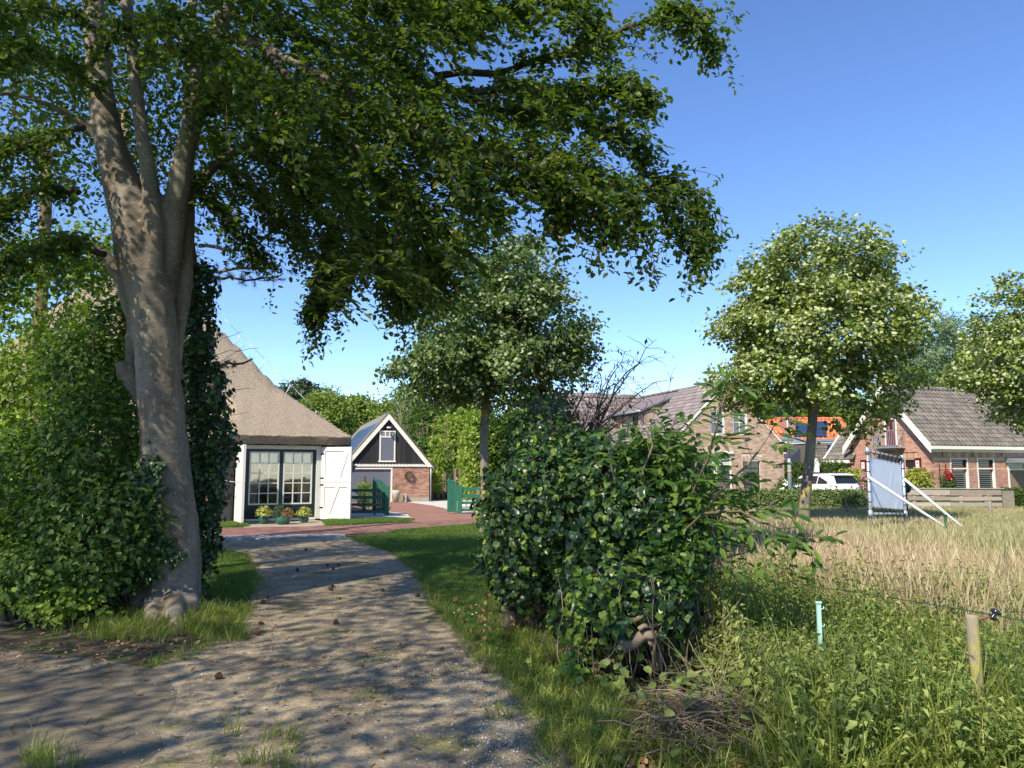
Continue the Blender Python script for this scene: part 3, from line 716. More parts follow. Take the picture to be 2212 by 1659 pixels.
for i in range(int((2 * hs - .5) / .17)):
    x = -hs + .33 + i * .17; mb.add([SF.w(x + .07 * math.cos(a), bb, zbeam0 + .09 + .05 * math.sin(a)) for bb in (-.07, .02) for a in [math.pi * q / 5 for q in range(6)]],
        [(0, 1, 2, 3, 4, 5), (11, 10, 9, 8, 7, 6)] + [(q, q + 6, q + 7, q + 1) for q in range(5)])
mb.build('scalloped_beam', M_white, shed)
# boards of the gable
n_b = 15; bwid = 2 * (hs - .25) / n_b; ld0, ld1 = SF.at(819.6, 960)[0], SF.at(853.9, 960)[0]; lz0, lz1 = SF.at(838, 996)[1], SF.at(838, 930.6)[1]
mb = MB(); mb.prism(SF, [(-hs + .15, zbeam0 + .1), (hs - .15, zbeam0 + .1), (0, za - .12)], .03, .10); mb.build('gable_backing', M_blackwood, shed)
for i in range(n_b):
    x0 = -hs + .25 + i * bwid; x1 = x0 + bwid - .012
    def top(x): return za - .22 - abs(x) * slope
    z0 = zbeam0 + .13
    if max(top(x0), top(x1)) < z0 + .05: continue
    off = random.uniform(0, .012)
    segs = [(z0, None)]
    m = MB()
    xm = [x0, x1] if x0 * x1 > 0 else [x0, 0, x1]
    poly = [(x0, z0), (x1, z0)] + [(x, max(z0 + .01, top(x))) for x in reversed(xm)]
    m.prism(SF, poly, -off, .03); m.build('board', M_blackwood, shed)
# verges
for sg in (-1, 1):
    mb = MB(); t = .26
    mb.add([SF.w(sg * (hs + .05), bb, ze - .12) for bb in (-.14, -.06)] + [SF.w(0, bb, za - .02) for bb in (-.14, -.06)] + [SF.w(0, bb, za - .02 - t * 1.15) for bb in (-.14, -.06)] + [SF.w(sg * (hs - .22), bb, ze - .12) for bb in (-.14, -.06)],
           [(0, 2, 4, 6), (7, 5, 3, 1), (0, 1, 3, 2), (2, 3, 5, 4), (4, 5, 7, 6), (6, 7, 1, 0)])
    mb.build('verge_board', M_cream, shed)
for sg in (-1, 1):
    mb = MB(); p = [SF.w(0, -.15, za), SF.w(sg * (hs + .08), -.15, ze - .14), SF.w(sg * (hs + .08), 13.1, ze - .14), SF.w(0, 13.1, za)]
    n_ = (p[1] - p[0]).cross(p[3] - p[0]).normalized(); n_ = n_ if n_.z > 0 else -n_
    mb.slab(p, n_, .08); mb.build('roof', M_tilegrey, shed)
# panels of the roof that faces left
u_ = SF.b; w_ = (SF.w(0, 0, za) - SF.w(-hs, 0, ze)).normalized(); n_ = u_.cross(w_); n_ = n_ if n_.z > 0 else -n_
o_ = SF.w(-hs, 0, ze - .12)
for r_ in range(2):
    for c in range(9):
        q = o_ + u_ * (.4 + c * 1.12) + w_ * (.95 + r_ * 1.02) + n_ * .12
        MB().slab([q, q + u_ * 1.08, q + u_ * 1.08 + w_ * .98, q + w_ * .98], n_, .035).build('solar_panel', M_solar, shed)
# loft door, lamps, garage doors
mb = MB(); mb.box(SF, ld0, ld0 + .07, -.05, .0, lz0, lz1); mb.box(SF, ld1 - .07, ld1, -.05, 0, lz0, lz1); mb.box(SF, ld0 + .07, ld1 - .07, -.048, 0, lz1 - .07, lz1); mb.box(SF, ld0 - .05, ld1 + .03, -.06, 0, lz0 - .05, lz0 + .02)
zm_ = SF.at(838, 943)[1]; mb.box(SF, ld0 + .07, ld1 - .07, -.046, 0, zm_ - .05, zm_ + .02); lf = mb.build('loft_door_frame', M_cream, shed)
mb = MB(); mb.box(SF, ld0 + .07, ld1 - .07, -.03, -.015, lz0 + .02, zm_ - .05); mb.build('loft_door', M_greygate, shed)
x0 = ld0 + .07; ww = (ld1 - ld0 - .14) / 3
for i in range(3):
    MB().box(SF, x0 + i * ww + .025, x0 + (i + 1) * ww - .025, -.03, -.02, zm_ + .03, lz1 - .08).build('pane', M_glass_grey if i < 2 else M_glass, lf)
mb = MB(); [mb.box(SF, x0 + i * ww - .025, x0 + i * ww + .025, -.044, -.01, zm_ + .02, lz1 - .07) for i in (1, 2)]; mb.build('glazing_bars', M_cream, lf)
mb = MB(); c_ = SF.w(x0 + 2.5 * ww, -.14, zm_ + .12); mb.box(SF, x0 + 2.2 * ww, x0 + 3.0 * ww, -.19, -.05, zm_ + .0, zm_ + .24); fl = mb.build('floodlight', M_blackwood, shed)
MB().box(SF, x0 + 2.3 * ww, x0 + 2.9 * ww, -.197, -.19, zm_ + .05, zm_ + .2).build('lens', M_glass_grey, fl)
zl = SF.at(838, 924)[1]; mb = MB(); mb.tube([SF.w(-.10, -.08, zl), SF.w(.12, -.08, zl)], .045, 10); mb.box(SF, -.06, .08, -.06, 0, zl - .03, zl + .03); mb.build('wall_lamp', M_cream, shed)
mb = MB(); gm = (gdr0 + gdr1) / 2 + .05; mb.box(SF, gdr0 + .08, gm - .008, .06, .1, .02, zgd - .08); gd1 = mb.build('garage_door', M_greygate, shed)
mb = MB(); mb.box(SF, gm + .008, gdr1 - .08, .06, .1, .02, zgd - .08); mb.build('garage_door', M_greygate, shed)
mb = MB(); mb.box(SF, gdr0, gdr0 + .08, -.03, .1, 0, zgd); mb.box(SF, gdr1 - .08, gdr1, -.03, .1, 0, zgd); mb.box(SF, gdr0 + .08, gdr1 - .08, -.028, .1, zgd - .08, zgd); mb.box(SF, gm - .008, gm + .008, .08, .1, 0, zgd - .08); mb.build('garage_door_frame', M_cream, shed)
mb = MB(); mb.tube([SF.w(hs + .02, -.05, ze - .2), SF.w(sW + .08, -.06, zbeam0 - .1), SF.w(sW + .07, -.06, .05)], .04, 8); mb.build('downpipe', M_zinc, shed)
mb = MB(); mb.tube([SF.w(hs + .10, -.1, ze - .18), SF.w(hs + .10, 13, ze - .18)], .07, 8); mb.build('gutter', M_zinc, shed)
# wreath
sw, zw = SF.at(882.6, 1027); wr = thing('wreath', 'woven twig wreath hanging on the brick wall of the garage', 'wreath', SF.w(sw, -.12, zw))
M_twig = noisy('twig_bark', [(.3, (.12, .085, .055)), (.7, (.26, .20, .14))], scale=20, rough=.95, bump=.3, isl=.5)
mb = MB()
for i in range(110):
    a = random.uniform(0, 6.28); L_ = random.uniform(.5, 1.3); rr = .19 + random.gauss(0, .035); bb = -.12 + random.gauss(0, .035)
    mb.tube([SF.w(sw + (rr + random.gauss(0, .015)) * math.cos(a + L_ * k / 4), bb, zw + (rr + random.gauss(0, .015)) * math.sin(a + L_ * k / 4)) for k in range(5)], .009, 4)
mb.build('twigs', M_twig, wr)

# planter, stone slab, plank fences
pl = SF.w(gdr1 + .12, -.6, 0); t = thing('planter', 'tall pale tapered planter with a small shrub beside the garage door', 'planter', pl)
m = MB(); m.lathe(pl, [(.13, 0), (.19, .45), (.22, .62), (.20, .62), (.19, .58), (.01, .58)], 14); m.build('pot', M_stone, t)
pts_ = rng.normal(0, .1, (200, 3)) * [1, 1, 1.1] + np.array([pl.x, pl.y, .75]); leaves('leaf', 'foliage', pts_, (0, 0, 1), (0, 0, 1), .06, 'long', M_heather, t, jit=1)
sp_ = SF.w(gdr1 + .5, -.5, 0); tag(MB().box(Frame(sp_.x, sp_.y, 12), 0, .16, 0, .5, 0, .42).build('stone_block', M_stone), 'upright pale stone block in front of the garage plinth', 'stone')
def plank_fence(U0, U1, Y0, Y1, Vt, label, n, gapcol=True):
    p0, p1 = P(U0, 1050, Y0), P(U1, 1050, Y1); F = Frame(p0.x, p0.y, math.degrees(math.atan2(p1.y - p0.y, p1.x - p0.x))); L = (Vector((p1.x, p1.y, 0)) - Vector((p0.x, p0.y, 0))).length
    h = P(U0, Vt, Y0).z
    t = thing('plank_fence', label, 'fence', F.w(L / 2, 0, 0)); w = L / n
    for i in range(n): MB().box(F, i * w + .006, (i + 1) * w - .006, -random.uniform(0, .012), .02, .06, h - random.uniform(0, .02)).build('plank', M_brownwood, t)
    for i in range(0, n + 1, 3): MB().box(F, i * w - .04, i * w + .04, -.05, -.014, 0, h + .02).build('post', M_blackwood, t)
    MB().box(F, 0, L, .02, .05, .3, .4).build('rail', M_brownwood, t)
plank_fence(930, 965, 43.5, 43.5, 1018, 'brown vertical plank fence directly right of the garage wall', 9)
plank_fence(976, 1004, 41.5, 41.8, 1014, 'taller brown plank fence panel behind the right green gate', 8)
plank_fence(1000, 1100, 41, 41, 1052, 'low brown plank fence running behind the green rails', 24)

# ---- green gates
def gate(side):
    t = None
    if side == 'L':
        F = Frame(*P(758, 1100, 28.4).xy, 2); s1 = F.at(841, 1060)[0]; z = lambda V: F.at(820, V)[1]
        t = thing('gate_fence', 'green four rail fence section with curved picket gate left of the brick driveway', 'gate', F.w(s1 / 2, 0, 0), 'green gates of the farmyard')
        rails = [(1053, 1059.3), (1068, 1074.5), (1084, 1090), (1099.5, 1105.5)]; z0 = F.at(836, 1110)[1]
        for a, b in rails: MB().box(F, -1.2, s1 - .12, -.03, .0, z(b) - z0, z(a) - z0).build('rail', M_gategreen, t)
        MB().box(F, s1 - .15, s1, -.06, .08, 0, z(1047) - z0).build('post', M_gategreen, t)
        mb = MB(); mb.box(F, s1 - .55, s1 - .50, .0, .05, 0, .5); mb.build('stay', M_blackwood, t)
        g0, g1, zt0, zt1, zb = F.at(804, 1050)[0], s1 - .16, z(1031) - z0, z(1047) - z0, z(1102) - z0; FF = F; bb = .10; hi_left = True
    else:
        F = Frame(*P(966, 1100, 29.3).xy, 4); s1 = F.at(988, 1060)[0]; z = lambda V: F.at(980, V)[1]; z0 = F.at(993, 1108)[1]
        t = thing('gate_fence', 'green gate leaf with high left stile, post and rails right of the driveway', 'gate', F.w(s1, 0, 0), 'green gates of the farmyard')
        s2 = F.at(998.5, 1060)[0]
        MB().box(F, s1, s2, -.06, .10, 0, z(1046) - z0).build('post', M_gategreen, t)
        for a, b in [(1051.5, 1057.5), (1066, 1073), (1081, 1087), (1097, 1102.5)]: MB().box(F, s2, s2 + 4.2, -.02, .02, z(b) - z0, z(a) - z0).build('rail', M_gategreen, t)
        for q in (1.9, 4.1): MB().box(F, s2 + q, s2 + q + .12, .02, .12, 0, z(1050) - z0).build('post', M_gategreen, t)
        g0, g1, zt0, zt1, zb = 0, s1 - .01, z(1033) - z0, z(1047) - z0, z(1105) - z0; bb = 0
    def topz(x):
        q = (x - g0) / (g1 - g0); return zt1 + (zt0 - zt1) * math.sqrt(max(0, 1 - q ** 2.2))
    lf = MB(); lf.box(F, g0, g0 + .07, bb - .01, bb + .05, zb, zt0 + .06); lf.box(F, g1 - .07, g1, bb - .01, bb + .05, zb, zt1 + .03)
    lf.box(F, g0 + .07, g1 - .07, bb, bb + .04, zb + .02, zb + .12)
    xs_ = [g0 + (g1 - g0) * i / 10 for i in range(11)]
    for i in range(10):
        x0, x1 = xs_[i], xs_[i + 1]; lf.hexa([F.w(x0, bb - .012, topz(x0) - .07), F.w(x1, bb - .012, topz(x1) - .07), F.w(x1, bb + .045, topz(x1) - .07), F.w(x0, bb + .045, topz(x0) - .07), F.w(x0, bb - .012, topz(x0)), F.w(x1, bb - .012, topz(x1)), F.w(x1, bb + .045, topz(x1)), F.w(x0, bb + .045, topz(x0))])
    g = lf.build('gate_leaf', M_gategreen, t)
    for i in range(4):
        x = g0 + .07 + (g1 - g0 - .14) * (i + .5) / 4; MB().box(F, x - .035, x + .035, bb, bb + .03, zb + .12, topz(x) - .06).build('picket', M_gategreen, g)
gate('L'); gate('R')
# white boulders behind the rails
M_boulder = noisy('white_boulder', [(.4, (.10, .10, .11)), (.5, (.6, .6, .62)), (.8, (.75, .75, .75))], scale=3, rough=.8, bump=.3)
for i, (u, lab) in enumerate([(1003, 'leftmost of the white boulders behind the green rails'), (1014, 'second white boulder from the left behind the green rails'), (1026, 'third white boulder from the left behind the green rails'), (1040, 'white boulder furthest right behind the rails, next to the ivy')]):
    c = P(u, 1096, 33.5); m = MB(); m.ball((c.x, c.y, .16), .23, 7, (1.2, .9, .75)); m.v = [(x + random.uniform(-.03, .03), y + random.uniform(-.03, .03), z + random.uniform(-.03, .03)) for x, y, z in m.v]
    tag(m.build('boulder', M_boulder), lab, 'rock', 'white boulders behind the rails')
# ================================================================ tan brick house with the round-shouldered gable
HF = Frame(11.2, 40, 18)
house = thing('brick_house', 'tan brick house with brown tiled roof and wooden dormer behind the ivy', 'house', HF.w(0, 4, 0))
HA = HF.at(1571, 824)[1]; HS = HF.at(1693, 1000)[0]; HZ = HF.at(1696, 958)[1]; HK = (HA - HZ) / (HS + .1)
def hspan(z): return [(-HS, HS)] if z < HZ + .1 else [(-(HA - z) / HK, (HA - z) / HK)]
def pr(U0, V0, U1, V1):
    a = HF.at(U0, V1); b = HF.at(U1, V0); return a[0], b[0], a[1], b[1]
w1 = pr(1534.7, 886.8, 1564, 939.5); w2 = pr(1583.6, 886.8, 1612.7, 939.5); w3 = pr(1489, 980, 1579, 1059); dr = pr(1607, 993, 1642, 1064); dr = (dr[0], dr[1], 0.15, dr[3])
holes = [w1, w2, w3, dr]
arch = [(w1[0] - .05, w2[1] + .05, w1[3], w1[3] + .24), (dr[0] - .1, dr[1] + .1, dr[3], dr[3] + .3), (w3[0] - .12, w3[1] + .1, w3[3], w3[3] + .14)]
brick_wall(HF, hspan, [tuple(h) for h in holes + arch], 0, HA - .25, M_brick_tan, M_mortar_light, house, keyf=lambda M: -M.translation.z)
mb = MB(); me_b = boxmesh('brick', -.024, .024, -.016, .03, 0, .22)
am = []
s = w1[0] - .04
while s < w2[1] + .03: am.append(FM(HF, s, 0, w1[3] + .005)); s += .062
nA = 20; cx = (dr[0] + dr[1]) / 2; wd = (dr[1] - dr[0]) / 2 + .08
for i in range(nA):
    q = -1 + 2 * (i + .5) / nA; am.append(FM(HF, cx + q * wd, 0, dr[3] - .09 + .1 * (1 - q * q), rot=q * .35))
pieces('brick', me_b, am, M_brick_tan, house, 'brickwork')
mb.box(HF, w1[0] - .05, w2[1] + .05, .0, .2, w1[3], w1[3] + .235); mb.box(HF, dr[0] - .1, dr[1] + .1, 0.0, .2, dr[3] - .08, dr[3] + .28); mb.build('lintel_bed', M_mortar_light, house)
mb = MB(); mb.box(HF, w3[0] - .12, w3[1] + .1, -.10, .2, w3[3], w3[3] + .13); mb.build('lintel', M_cream, house)
mb = MB(); mb.box(HF, w1[0] - .02, w2[1] + .05, -.06, .0, w1[2] - .12, w1[2] - .02); mb.build('window_sill', M_brick_red, house)
for w_i in (w1, w2):
    window(HF, house, w_i[0], w_i[1], w_i[2], w_i[3], 2, 2, M_white, M_glass_grey, b0=.04, fw=.08, bar=.035)
zt3 = HF.at(1530, 1001)[1]; xm3 = HF.at(1547, 1030)[0]; xq = HF.at(1500, 1030)[0]
window(HF, house, xm3 + .02, w3[1], zt3, w3[3], 2, 1, M_white, M_glass_grey, b0=.04, fw=.06, bar=.03); window(HF, house, w3[0], xm3 - .02, zt3, w3[3], 3, 1, M_white, M_glass_grey, b0=.04, fw=.06, bar=.03)
window(HF, house, xm3 + .02, w3[1], w3[2], zt3 - .01, 1, 1, M_white, M_glass, b0=.04, fw=.07); window(HF, house, w3[0], xm3 - .02, w3[2], zt3 - .01, 1, 1, M_white, M_glass, b0=.04, fw=.07)
mb = MB(); mb.box(HF, dr[0], dr[1], .10, .16, dr[2], dr[3] - .02); hd = mb.build('door', M_blackwood, house)
for i in range(2):
    for j in range(4): MB().box(HF, dr[0] + .1 + i * (dr[1] - dr[0] - .16) / 2, dr[0] + .04 + (i + 1) * (dr[1] - dr[0] - .12) / 2, .085, .10, .5 + j * .42, .5 + j * .42 + .36).build('pane', M_glass, hd)
# number on the wall
cu = bpy.data.curves.new('n', 'FONT'); cu.body = '237A'; cu.size = .28; cu.extrude = .012; to = bpy.data.objects.new('n', cu); COL.objects.link(to)
bpy.context.view_layer.update(); tm = bpy.data.meshes.new_from_object(to.evaluated_get(bpy.context.evaluated_depsgraph_get())); bpy.data.objects.remove(to)
n0 = HF.at(1671, 1010.5); no = link('house_number', tm, M_blackwood, house); no.matrix_local = Matrix.Translation(HF.w(n0[0] - .04, -.03, n0[1]) - org(house)) @ Matrix.Rotation(R(18), 4, 'Z') @ Matrix.Rotation(R(90), 4, 'X')
# side walls, back, verges
mb = MB(); mb.box(HF, -HS, -HS + .2, .22, 11.8, 0, HZ); mb.box(HF, HS - .2, HS, .22, 11.8, 0, HZ); mb.prism(HF, [(-HS, 0), (HS, 0), (HS, HZ), (0, HA - .2), (-HS, HZ)], 11.8, 12); mb.build('wall', M_brick_tan, house)
for sg in (-1, 1):
    vm = MB(); p = [(sg * (HS + .12), HZ - .12), (0, HA)]
    vm.add([HF.w(p[0][0], bb, p[0][1]) for bb in (-.09, .03)] + [HF.w(0, bb, HA + .02) for bb in (-.09, .03)] + [HF.w(0, bb, HA - .12) for bb in (-.09, .03)] + [HF.w(p[0][0] - sg * .12, bb, p[0][1]) for bb in (-.09, .03)],
           [(0, 2, 4, 6), (7, 5, 3, 1), (0, 1, 3, 2), (2, 3, 5, 4), (4, 5, 7, 6), (6, 7, 1, 0)]); vm.build('verge', M_cream, house)
    bm_ = []; me_v = boxmesh('brick', -.026, .026, -.03, .03, -.2, 0); L_ = math.hypot(HS, HA - HZ); k = int(L_ / .066)
    for i in range(k):
        q = (i + .5) / k; bm_.append(FM(HF, sg * HS * (1 - q), 0, HZ + (HA - HZ) * q - .10, rot=-sg * -(math.pi / 2 - math.atan2(HS, HA - HZ)) * 1.0))
    pieces('brick', me_v, bm_, M_brick_tan, house, 'brickwork')
# roof planes with tiles
def roofplane(parent, o, u, w, L, H, mat, tw, th, inside=lambda x, y: True, keyf=None, limit=300, base_th=.08, wave=.035):
    nn = u.cross(w).normalized(); nn = nn if nn.z > 0 else -nn
    MB().slab([o, o + u * L, o + u * L + w * H, o + w * H], -nn, base_th).build('roof', mat, parent)
    tile_roof(o, u, w, L, H, tw, th, inside, mat, parent, keyf, wave=wave, limit=limit)
eL = HF.w(-HS - .25, -.02, HA - (HS + .25) * HK); wv_ = (HF.w(0, -.02, HA) - eL).normalized(); HH = (HF.w(0, -.02, HA) - eL).length
DS = -2.30; dt0 = 4.8; dt1 = 9.7
def in_main(x, y):
    s_ = -HS - .25 + y / HH * (HS + .25); t_ = x
    return not (dt0 < t_ < dt1 and s_ > DS) and t_ < 11.5
# tiles seen largest are the ones on the front of this plane
roofplane(house, eL, HF.b, wv_, 12, HH, M_tilebrown, .26, .31, in_main, keyf=lambda M: (M.translation - HF.w(-1.2, 0, 5)).length)
eR = HF.w(HS + .25, -.02, HA - (HS + .25) * HK); MB().slab([eR, HF.w(HS + .25, 12, eR.z), HF.w(0, 12, HA), HF.w(0, -.02, HA)], (0, 0, -1), .08).build('roof', M_tilebrown, house)
# ridge caps
def ridge(parent, p, q, mat, r=.12, step=.36):
    d = (q - p); L = d.length; d.normalize(); n = int(L / step)
    me = bpy.data.meshes.new('ridge_tile'); vs = []; m = 7
    for x in (0, step * 1.06):
        for j in range(m): a = math.pi * j / (m - 1); rr = r * (1.0 if x == 0 else .88); vs.append((x, rr * math.cos(a), rr * math.sin(a)))
    me.from_pydata(vs, [], [(j, j + 1, j + 1 + m, j + m) for j in range(m - 1)]); me.update(); side = Vector((0, 0, 1)).cross(d).normalized(); up = d.cross(side)
    B = Matrix(((d.x, side.x, up.x, 0), (d.y, side.y, up.y, 0), (d.z, side.z, up.z, 0), (0, 0, 0, 1)))
    pieces('ridge_tile', me, [Matrix.Translation(p + d * (i * step)) @ B for i in range(n)], mat, parent, 'ridge_tiling')
ridge(house, HF.w(0, -.05, HA - .02), HF.w(0, 9.9, HA - .02), M_tilebrown)
# wing
wz = HA - .05; wr0 = HF.w(.2, 9.8, wz); wr1 = HF.w(-6.2, 9.8, wz); 
we = HF.w(-6.2, 7.0, 2.9); wu = HF.a; ww_ = (wr1 - we).normalized(); WL = 6.2 - .0; WH = (wr1 - we).length
def in_wing(x, y):
    s_ = -6.2 + x; zz = 2.9 + (wz - 2.9) * y / WH
    main = HA + s_ * HK
    return zz > main - .02 or s_ < -HS - .3
roofplane(house, we, wu, ww_, 6.0, WH, M_tilebrown, .27, .33, in_wing, keyf=lambda M: (M.translation - HF.w(-3.5, 8, 5)).length, wave=.055)
ridge(house, wr1, wr0, M_tilebrown)
mb = MB(); mb.box(HF, -6.1, -HS, 7.2, 7.4, 0, 3.0); mb.box(HF, -6.1, -5.9, 7.4, 12, 0, 3.0); mb.prism(Frame(*HF.w(-6.1, 9.8, 0).xy, 18 + 90), [(-2.6, 2.9), (2.6, 2.9), (0, wz - .1)], 0, .1); mb.build('wall', M_brick_tan, house)
# dormer (faces away from the ridge, to the left)
DZ1 = 5.02; DZ0 = HA + DS * HK - .02
DF = Frame(*HF.w(DS, 0, 0).xy, 18 + 90)   # s along b of the house
def dw(t, out, z): return HF.w(DS - out, t, z)
mb = MB()
mb.add([dw(dt0, 0, DZ0), dw(dt0, 0, DZ1 - .1), HF.w(-.55, dt0, HA - .62), dw(dt0 + .1, 0, DZ0), dw(dt0 + .1, 0, DZ1 - .1), HF.w(-.55, dt0 + .1, HA - .62)], [(0, 1, 2), (5, 4, 3), (0, 3, 4, 1), (1, 4, 5, 2)])
ck = mb.build('dormer_cheek', M_cladding, house)
wtn, wtf = None, None
def dt_of(U):   # where a sight line through column U crosses the dormer front
    k = (U - 1106) / FP; o = HF.w(DS, 0, 0); b = HF.b; t = (k * o.y - o.x) / (b.x - k * b.y); return t
tA, tB = dt_of(1379), dt_of(1344.5)
for i in range(9):   # upright boards of the cheek
    x0 = DS + (i) * .2; x1 = x0 + .19; zt0_ = DZ1 - .1 + (HA - .62 - DZ1 + .1) * (x0 - DS) / (-.55 - DS); zt1_ = DZ1 - .1 + (HA - .62 - DZ1 + .1) * (x1 - DS) / (-.55 - DS)
    zb0, zb1 = HA + x0 * HK, HA + x1 * HK
    if zb1 > zt1_: break
    MB().add([HF.w(x0, dt0 - .02, zb0), HF.w(x1, dt0 - .02, zb1), HF.w(x1, dt0 - .02, zt1_), HF.w(x0, dt0 - .02, zt0_), HF.w(x0, dt0 - .001, zb0), HF.w(x1, dt0 - .001, zb1), HF.w(x1, dt0 - .001, zt1_), HF.w(x0, dt0 - .001, zt0_)], MB.BF).build('board', M_cladding, ck)
mb = MB()
def dbox(m, t0, t1, o0_, o1_, z0, z1): return m.hexa([dw(t0, o0_, z0), dw(t1, o0_, z0), dw(t1, o1_, z0), dw(t0, o1_, z0), dw(t0, o0_, z1), dw(t1, o0_, z1), dw(t1, o1_, z1), dw(t0, o1_, z1)])
dbox(mb, dt0, tA, -.1, 0, DZ0, DZ1 - .1); dbox(mb, tB, dt1, -.1, 0, DZ0, DZ1 - .1); dbox(mb, tA, tB, -.1, 0, DZ0, DZ0 + .1); mb.build('dormer_front', M_cladding, house)
fr = MB(); z0_, z1_ = DZ0 + .1, DZ1 - .12
dbox(fr, tA, tA + .07, -.05, .03, z0_, z1_); dbox(fr, tB - .07, tB, -.05, .03, z0_, z1_); dbox(fr, tA + .07, tB - .07, -.05, .03, z0_, z0_ + .07); dbox(fr, tA + .07, tB - .07, -.05, .03, z1_ - .07, z1_); tM = tA + (tB - tA) * .3; dbox(fr, tM - .03, tM + .03, -.05, .028, z0_ + .07, z1_ - .07)
wn_ = fr.build('window', M_blackwood, house)
for a_, b_, mt in ((tA + .07, tM - .03, M_glass), (tM + .03, tB - .07, M_curtain)): dbox(MB(), a_, b_, -.03, -.02, z0_ + .07, z1_ - .07).build('pane', M_glass_grey if mt is M_curtain else mt, wn_)
mb = MB(); mb.hexa([dw(dt0 - .15, .25, DZ1 - .1), dw(dt1, .25, DZ1 - .1), HF.w(-.3, dt1, HA - .42), HF.w(-.3, dt0 - .15, HA - .42), dw(dt0 - .15, .25, DZ1 + .02), dw(dt1, .25, DZ1 + .02), HF.w(-.3, dt1, HA - .3), HF.w(-.3, dt0 - .15, HA - .3)]); mb.build('dormer_roof', M_tilebrown, house)
mb = MB(); mb.tube([dw(dt0 - .18, .3, DZ1 - .05), dw(dt1, .3, DZ1 - .05)], .07, 8); mb.tube([dw(dt0 + .05, .28, DZ1 - .1), dw(dt0 + .05, .06, DZ1 - .3), dw(dt0 + .05, .05, DZ0 - .1)], .045, 8)
mb.hexa([dw(dt0 - .17, .25, DZ1 + .0), dw(dt0 - .13, .25, DZ1 + .0), HF.w(-.3, dt0 - .13, HA - .35), HF.w(-.3, dt0 - .17, HA - .35), dw(dt0 - .17, .25, DZ1 + .06), dw(dt0 - .13, .25, DZ1 + .06), HF.w(-.3, dt0 - .13, HA - .27), HF.w(-.3, dt0 - .17, HA - .27)])
mb.build('gutter', M_zinc, house)

# ================================================================ orange roofed house behind
OF = Frame(*P(1664, 1000, 59).xy, 6)
oh = thing('orange_roof_house', 'house with bright orange tiled roof, solar panels and a brown chimney, behind the lamp post', 'house', OF.w(2.5, 0, 0))
s_r = OF.at(1818, 905)[0]; zr = OF.at(1735, 905, 0)[1]
oe = OF.w(0 - 3, -3.4, 2.6); ou = OF.a; ow = (OF.w(-3, 0, zr) - oe).normalized(); OH = (OF.w(-3, 0, zr) - oe).length
roofplane(oh, oe, ou, ow, s_r + 3, OH, M_tileorange, .33, .38, keyf=lambda M: -M.translation.z, wave=.06)
mb = MB(); mb.slab([OF.w(-3, 0, zr), OF.w(s_r, 0, zr), OF.w(s_r, 3.4, 2.6), OF.w(-3, 3.4, 2.6)], (0, 0, -1), .08); mb.build('roof', M_tileorange, oh)
ridge(oh, OF.w(-3, 0, zr), OF.w(s_r, 0, zr), M_tileorange, .16, .42)
mb = MB(); mb.box(OF, -2.8, s_r - .15, -3.1, 3.1, 0, 2.7); mb.prism(Frame(*OF.w(s_r - .2, 0, 0).xy, 96), [(-3.1, 2.6), (3.1, 2.6), (0, zr - .1)], 0, .15); mb.build('wall', M_brick_red, oh)
c0, _ = OF.at(1688, 920, -1.2); c1, _ = OF.at(1713, 920, -1.2); zc1 = OF.at(1700, 904, -1.2)[1]
mb = MB(); mb.box(OF, c0, c1, -1.6, -.8, 3, zc1); mb.box(OF, c0 - .04, c1 + .04, -1.64, -.76, zc1 - .12, zc1 + .03); mb.build('chimney', M_brick_red, oh)
on = ou.cross(ow); on = on if on.z > 0 else -on
def oplane(U, V):   # sight line onto the orange slope
    d = ray(U, V); e = Vector((0, 0, EYE)); t = (oe - e).dot(on) / d.dot(on); return e + d * t
q0 = oplane(1720, 945)
for (u0, v0, u1, v1) in [(1714, 918, 1738, 945), (1762, 914, 1786, 930), (1762, 931, 1784, 946), (1738, 918, 1761, 945)]:
    a_, b_ = oplane(u0, v1), oplane(u1, v1); c_, d_ = oplane(u1, v0), oplane(u0, v0)
    MB().slab([a_ + on * .12, b_ + on * .12, c_ + on * .12, d_ + on * .12], on, .05).build('solar_panel', M_solar, oh)
# white dormer box on its left
OF2 = Frame(*P(1692, 1000, 54).xy, -8); mb = MB(); a_ = OF2.at(1690, 980); b_ = OF2.at(1727, 950)
mb.box(OF2, a_[0], b_[0], 0, 2, a_[1], b_[1]); dmr = mb.build('dormer', M_white, oh); mb = MB(); mb.box(OF2, a_[0] - .1, b_[0] + .1, -.12, 2, b_[1], b_[1] + .18); mb.build('dormer_roof', M_zinc, oh)
MB().box(OF2, a_[0] + .05, a_[0] + .7, -.02, -.003, a_[1] + .1, b_[1] - .35).build('pane', M_glass, dmr)
mb = MB(); a2 = OF2.at(1690, 992); mb.hexa([OF2.w(a_[0] - .2, -.9, a2[1] - .05), OF2.w(b_[0] - .1, -.9, a2[1] - .05), OF2.w(b_[0] + .1, 1, a_[1]), OF2.w(a_[0], 1, a_[1]), OF2.w(a_[0] - .2, -.9, a2[1]), OF2.w(b_[0] - .1, -.9, a2[1]), OF2.w(b_[0] + .1, 1, a_[1] + .05), OF2.w(a_[0], 1, a_[1] + .05)]); mb.build('dormer_apron', M_tileorange, oh)
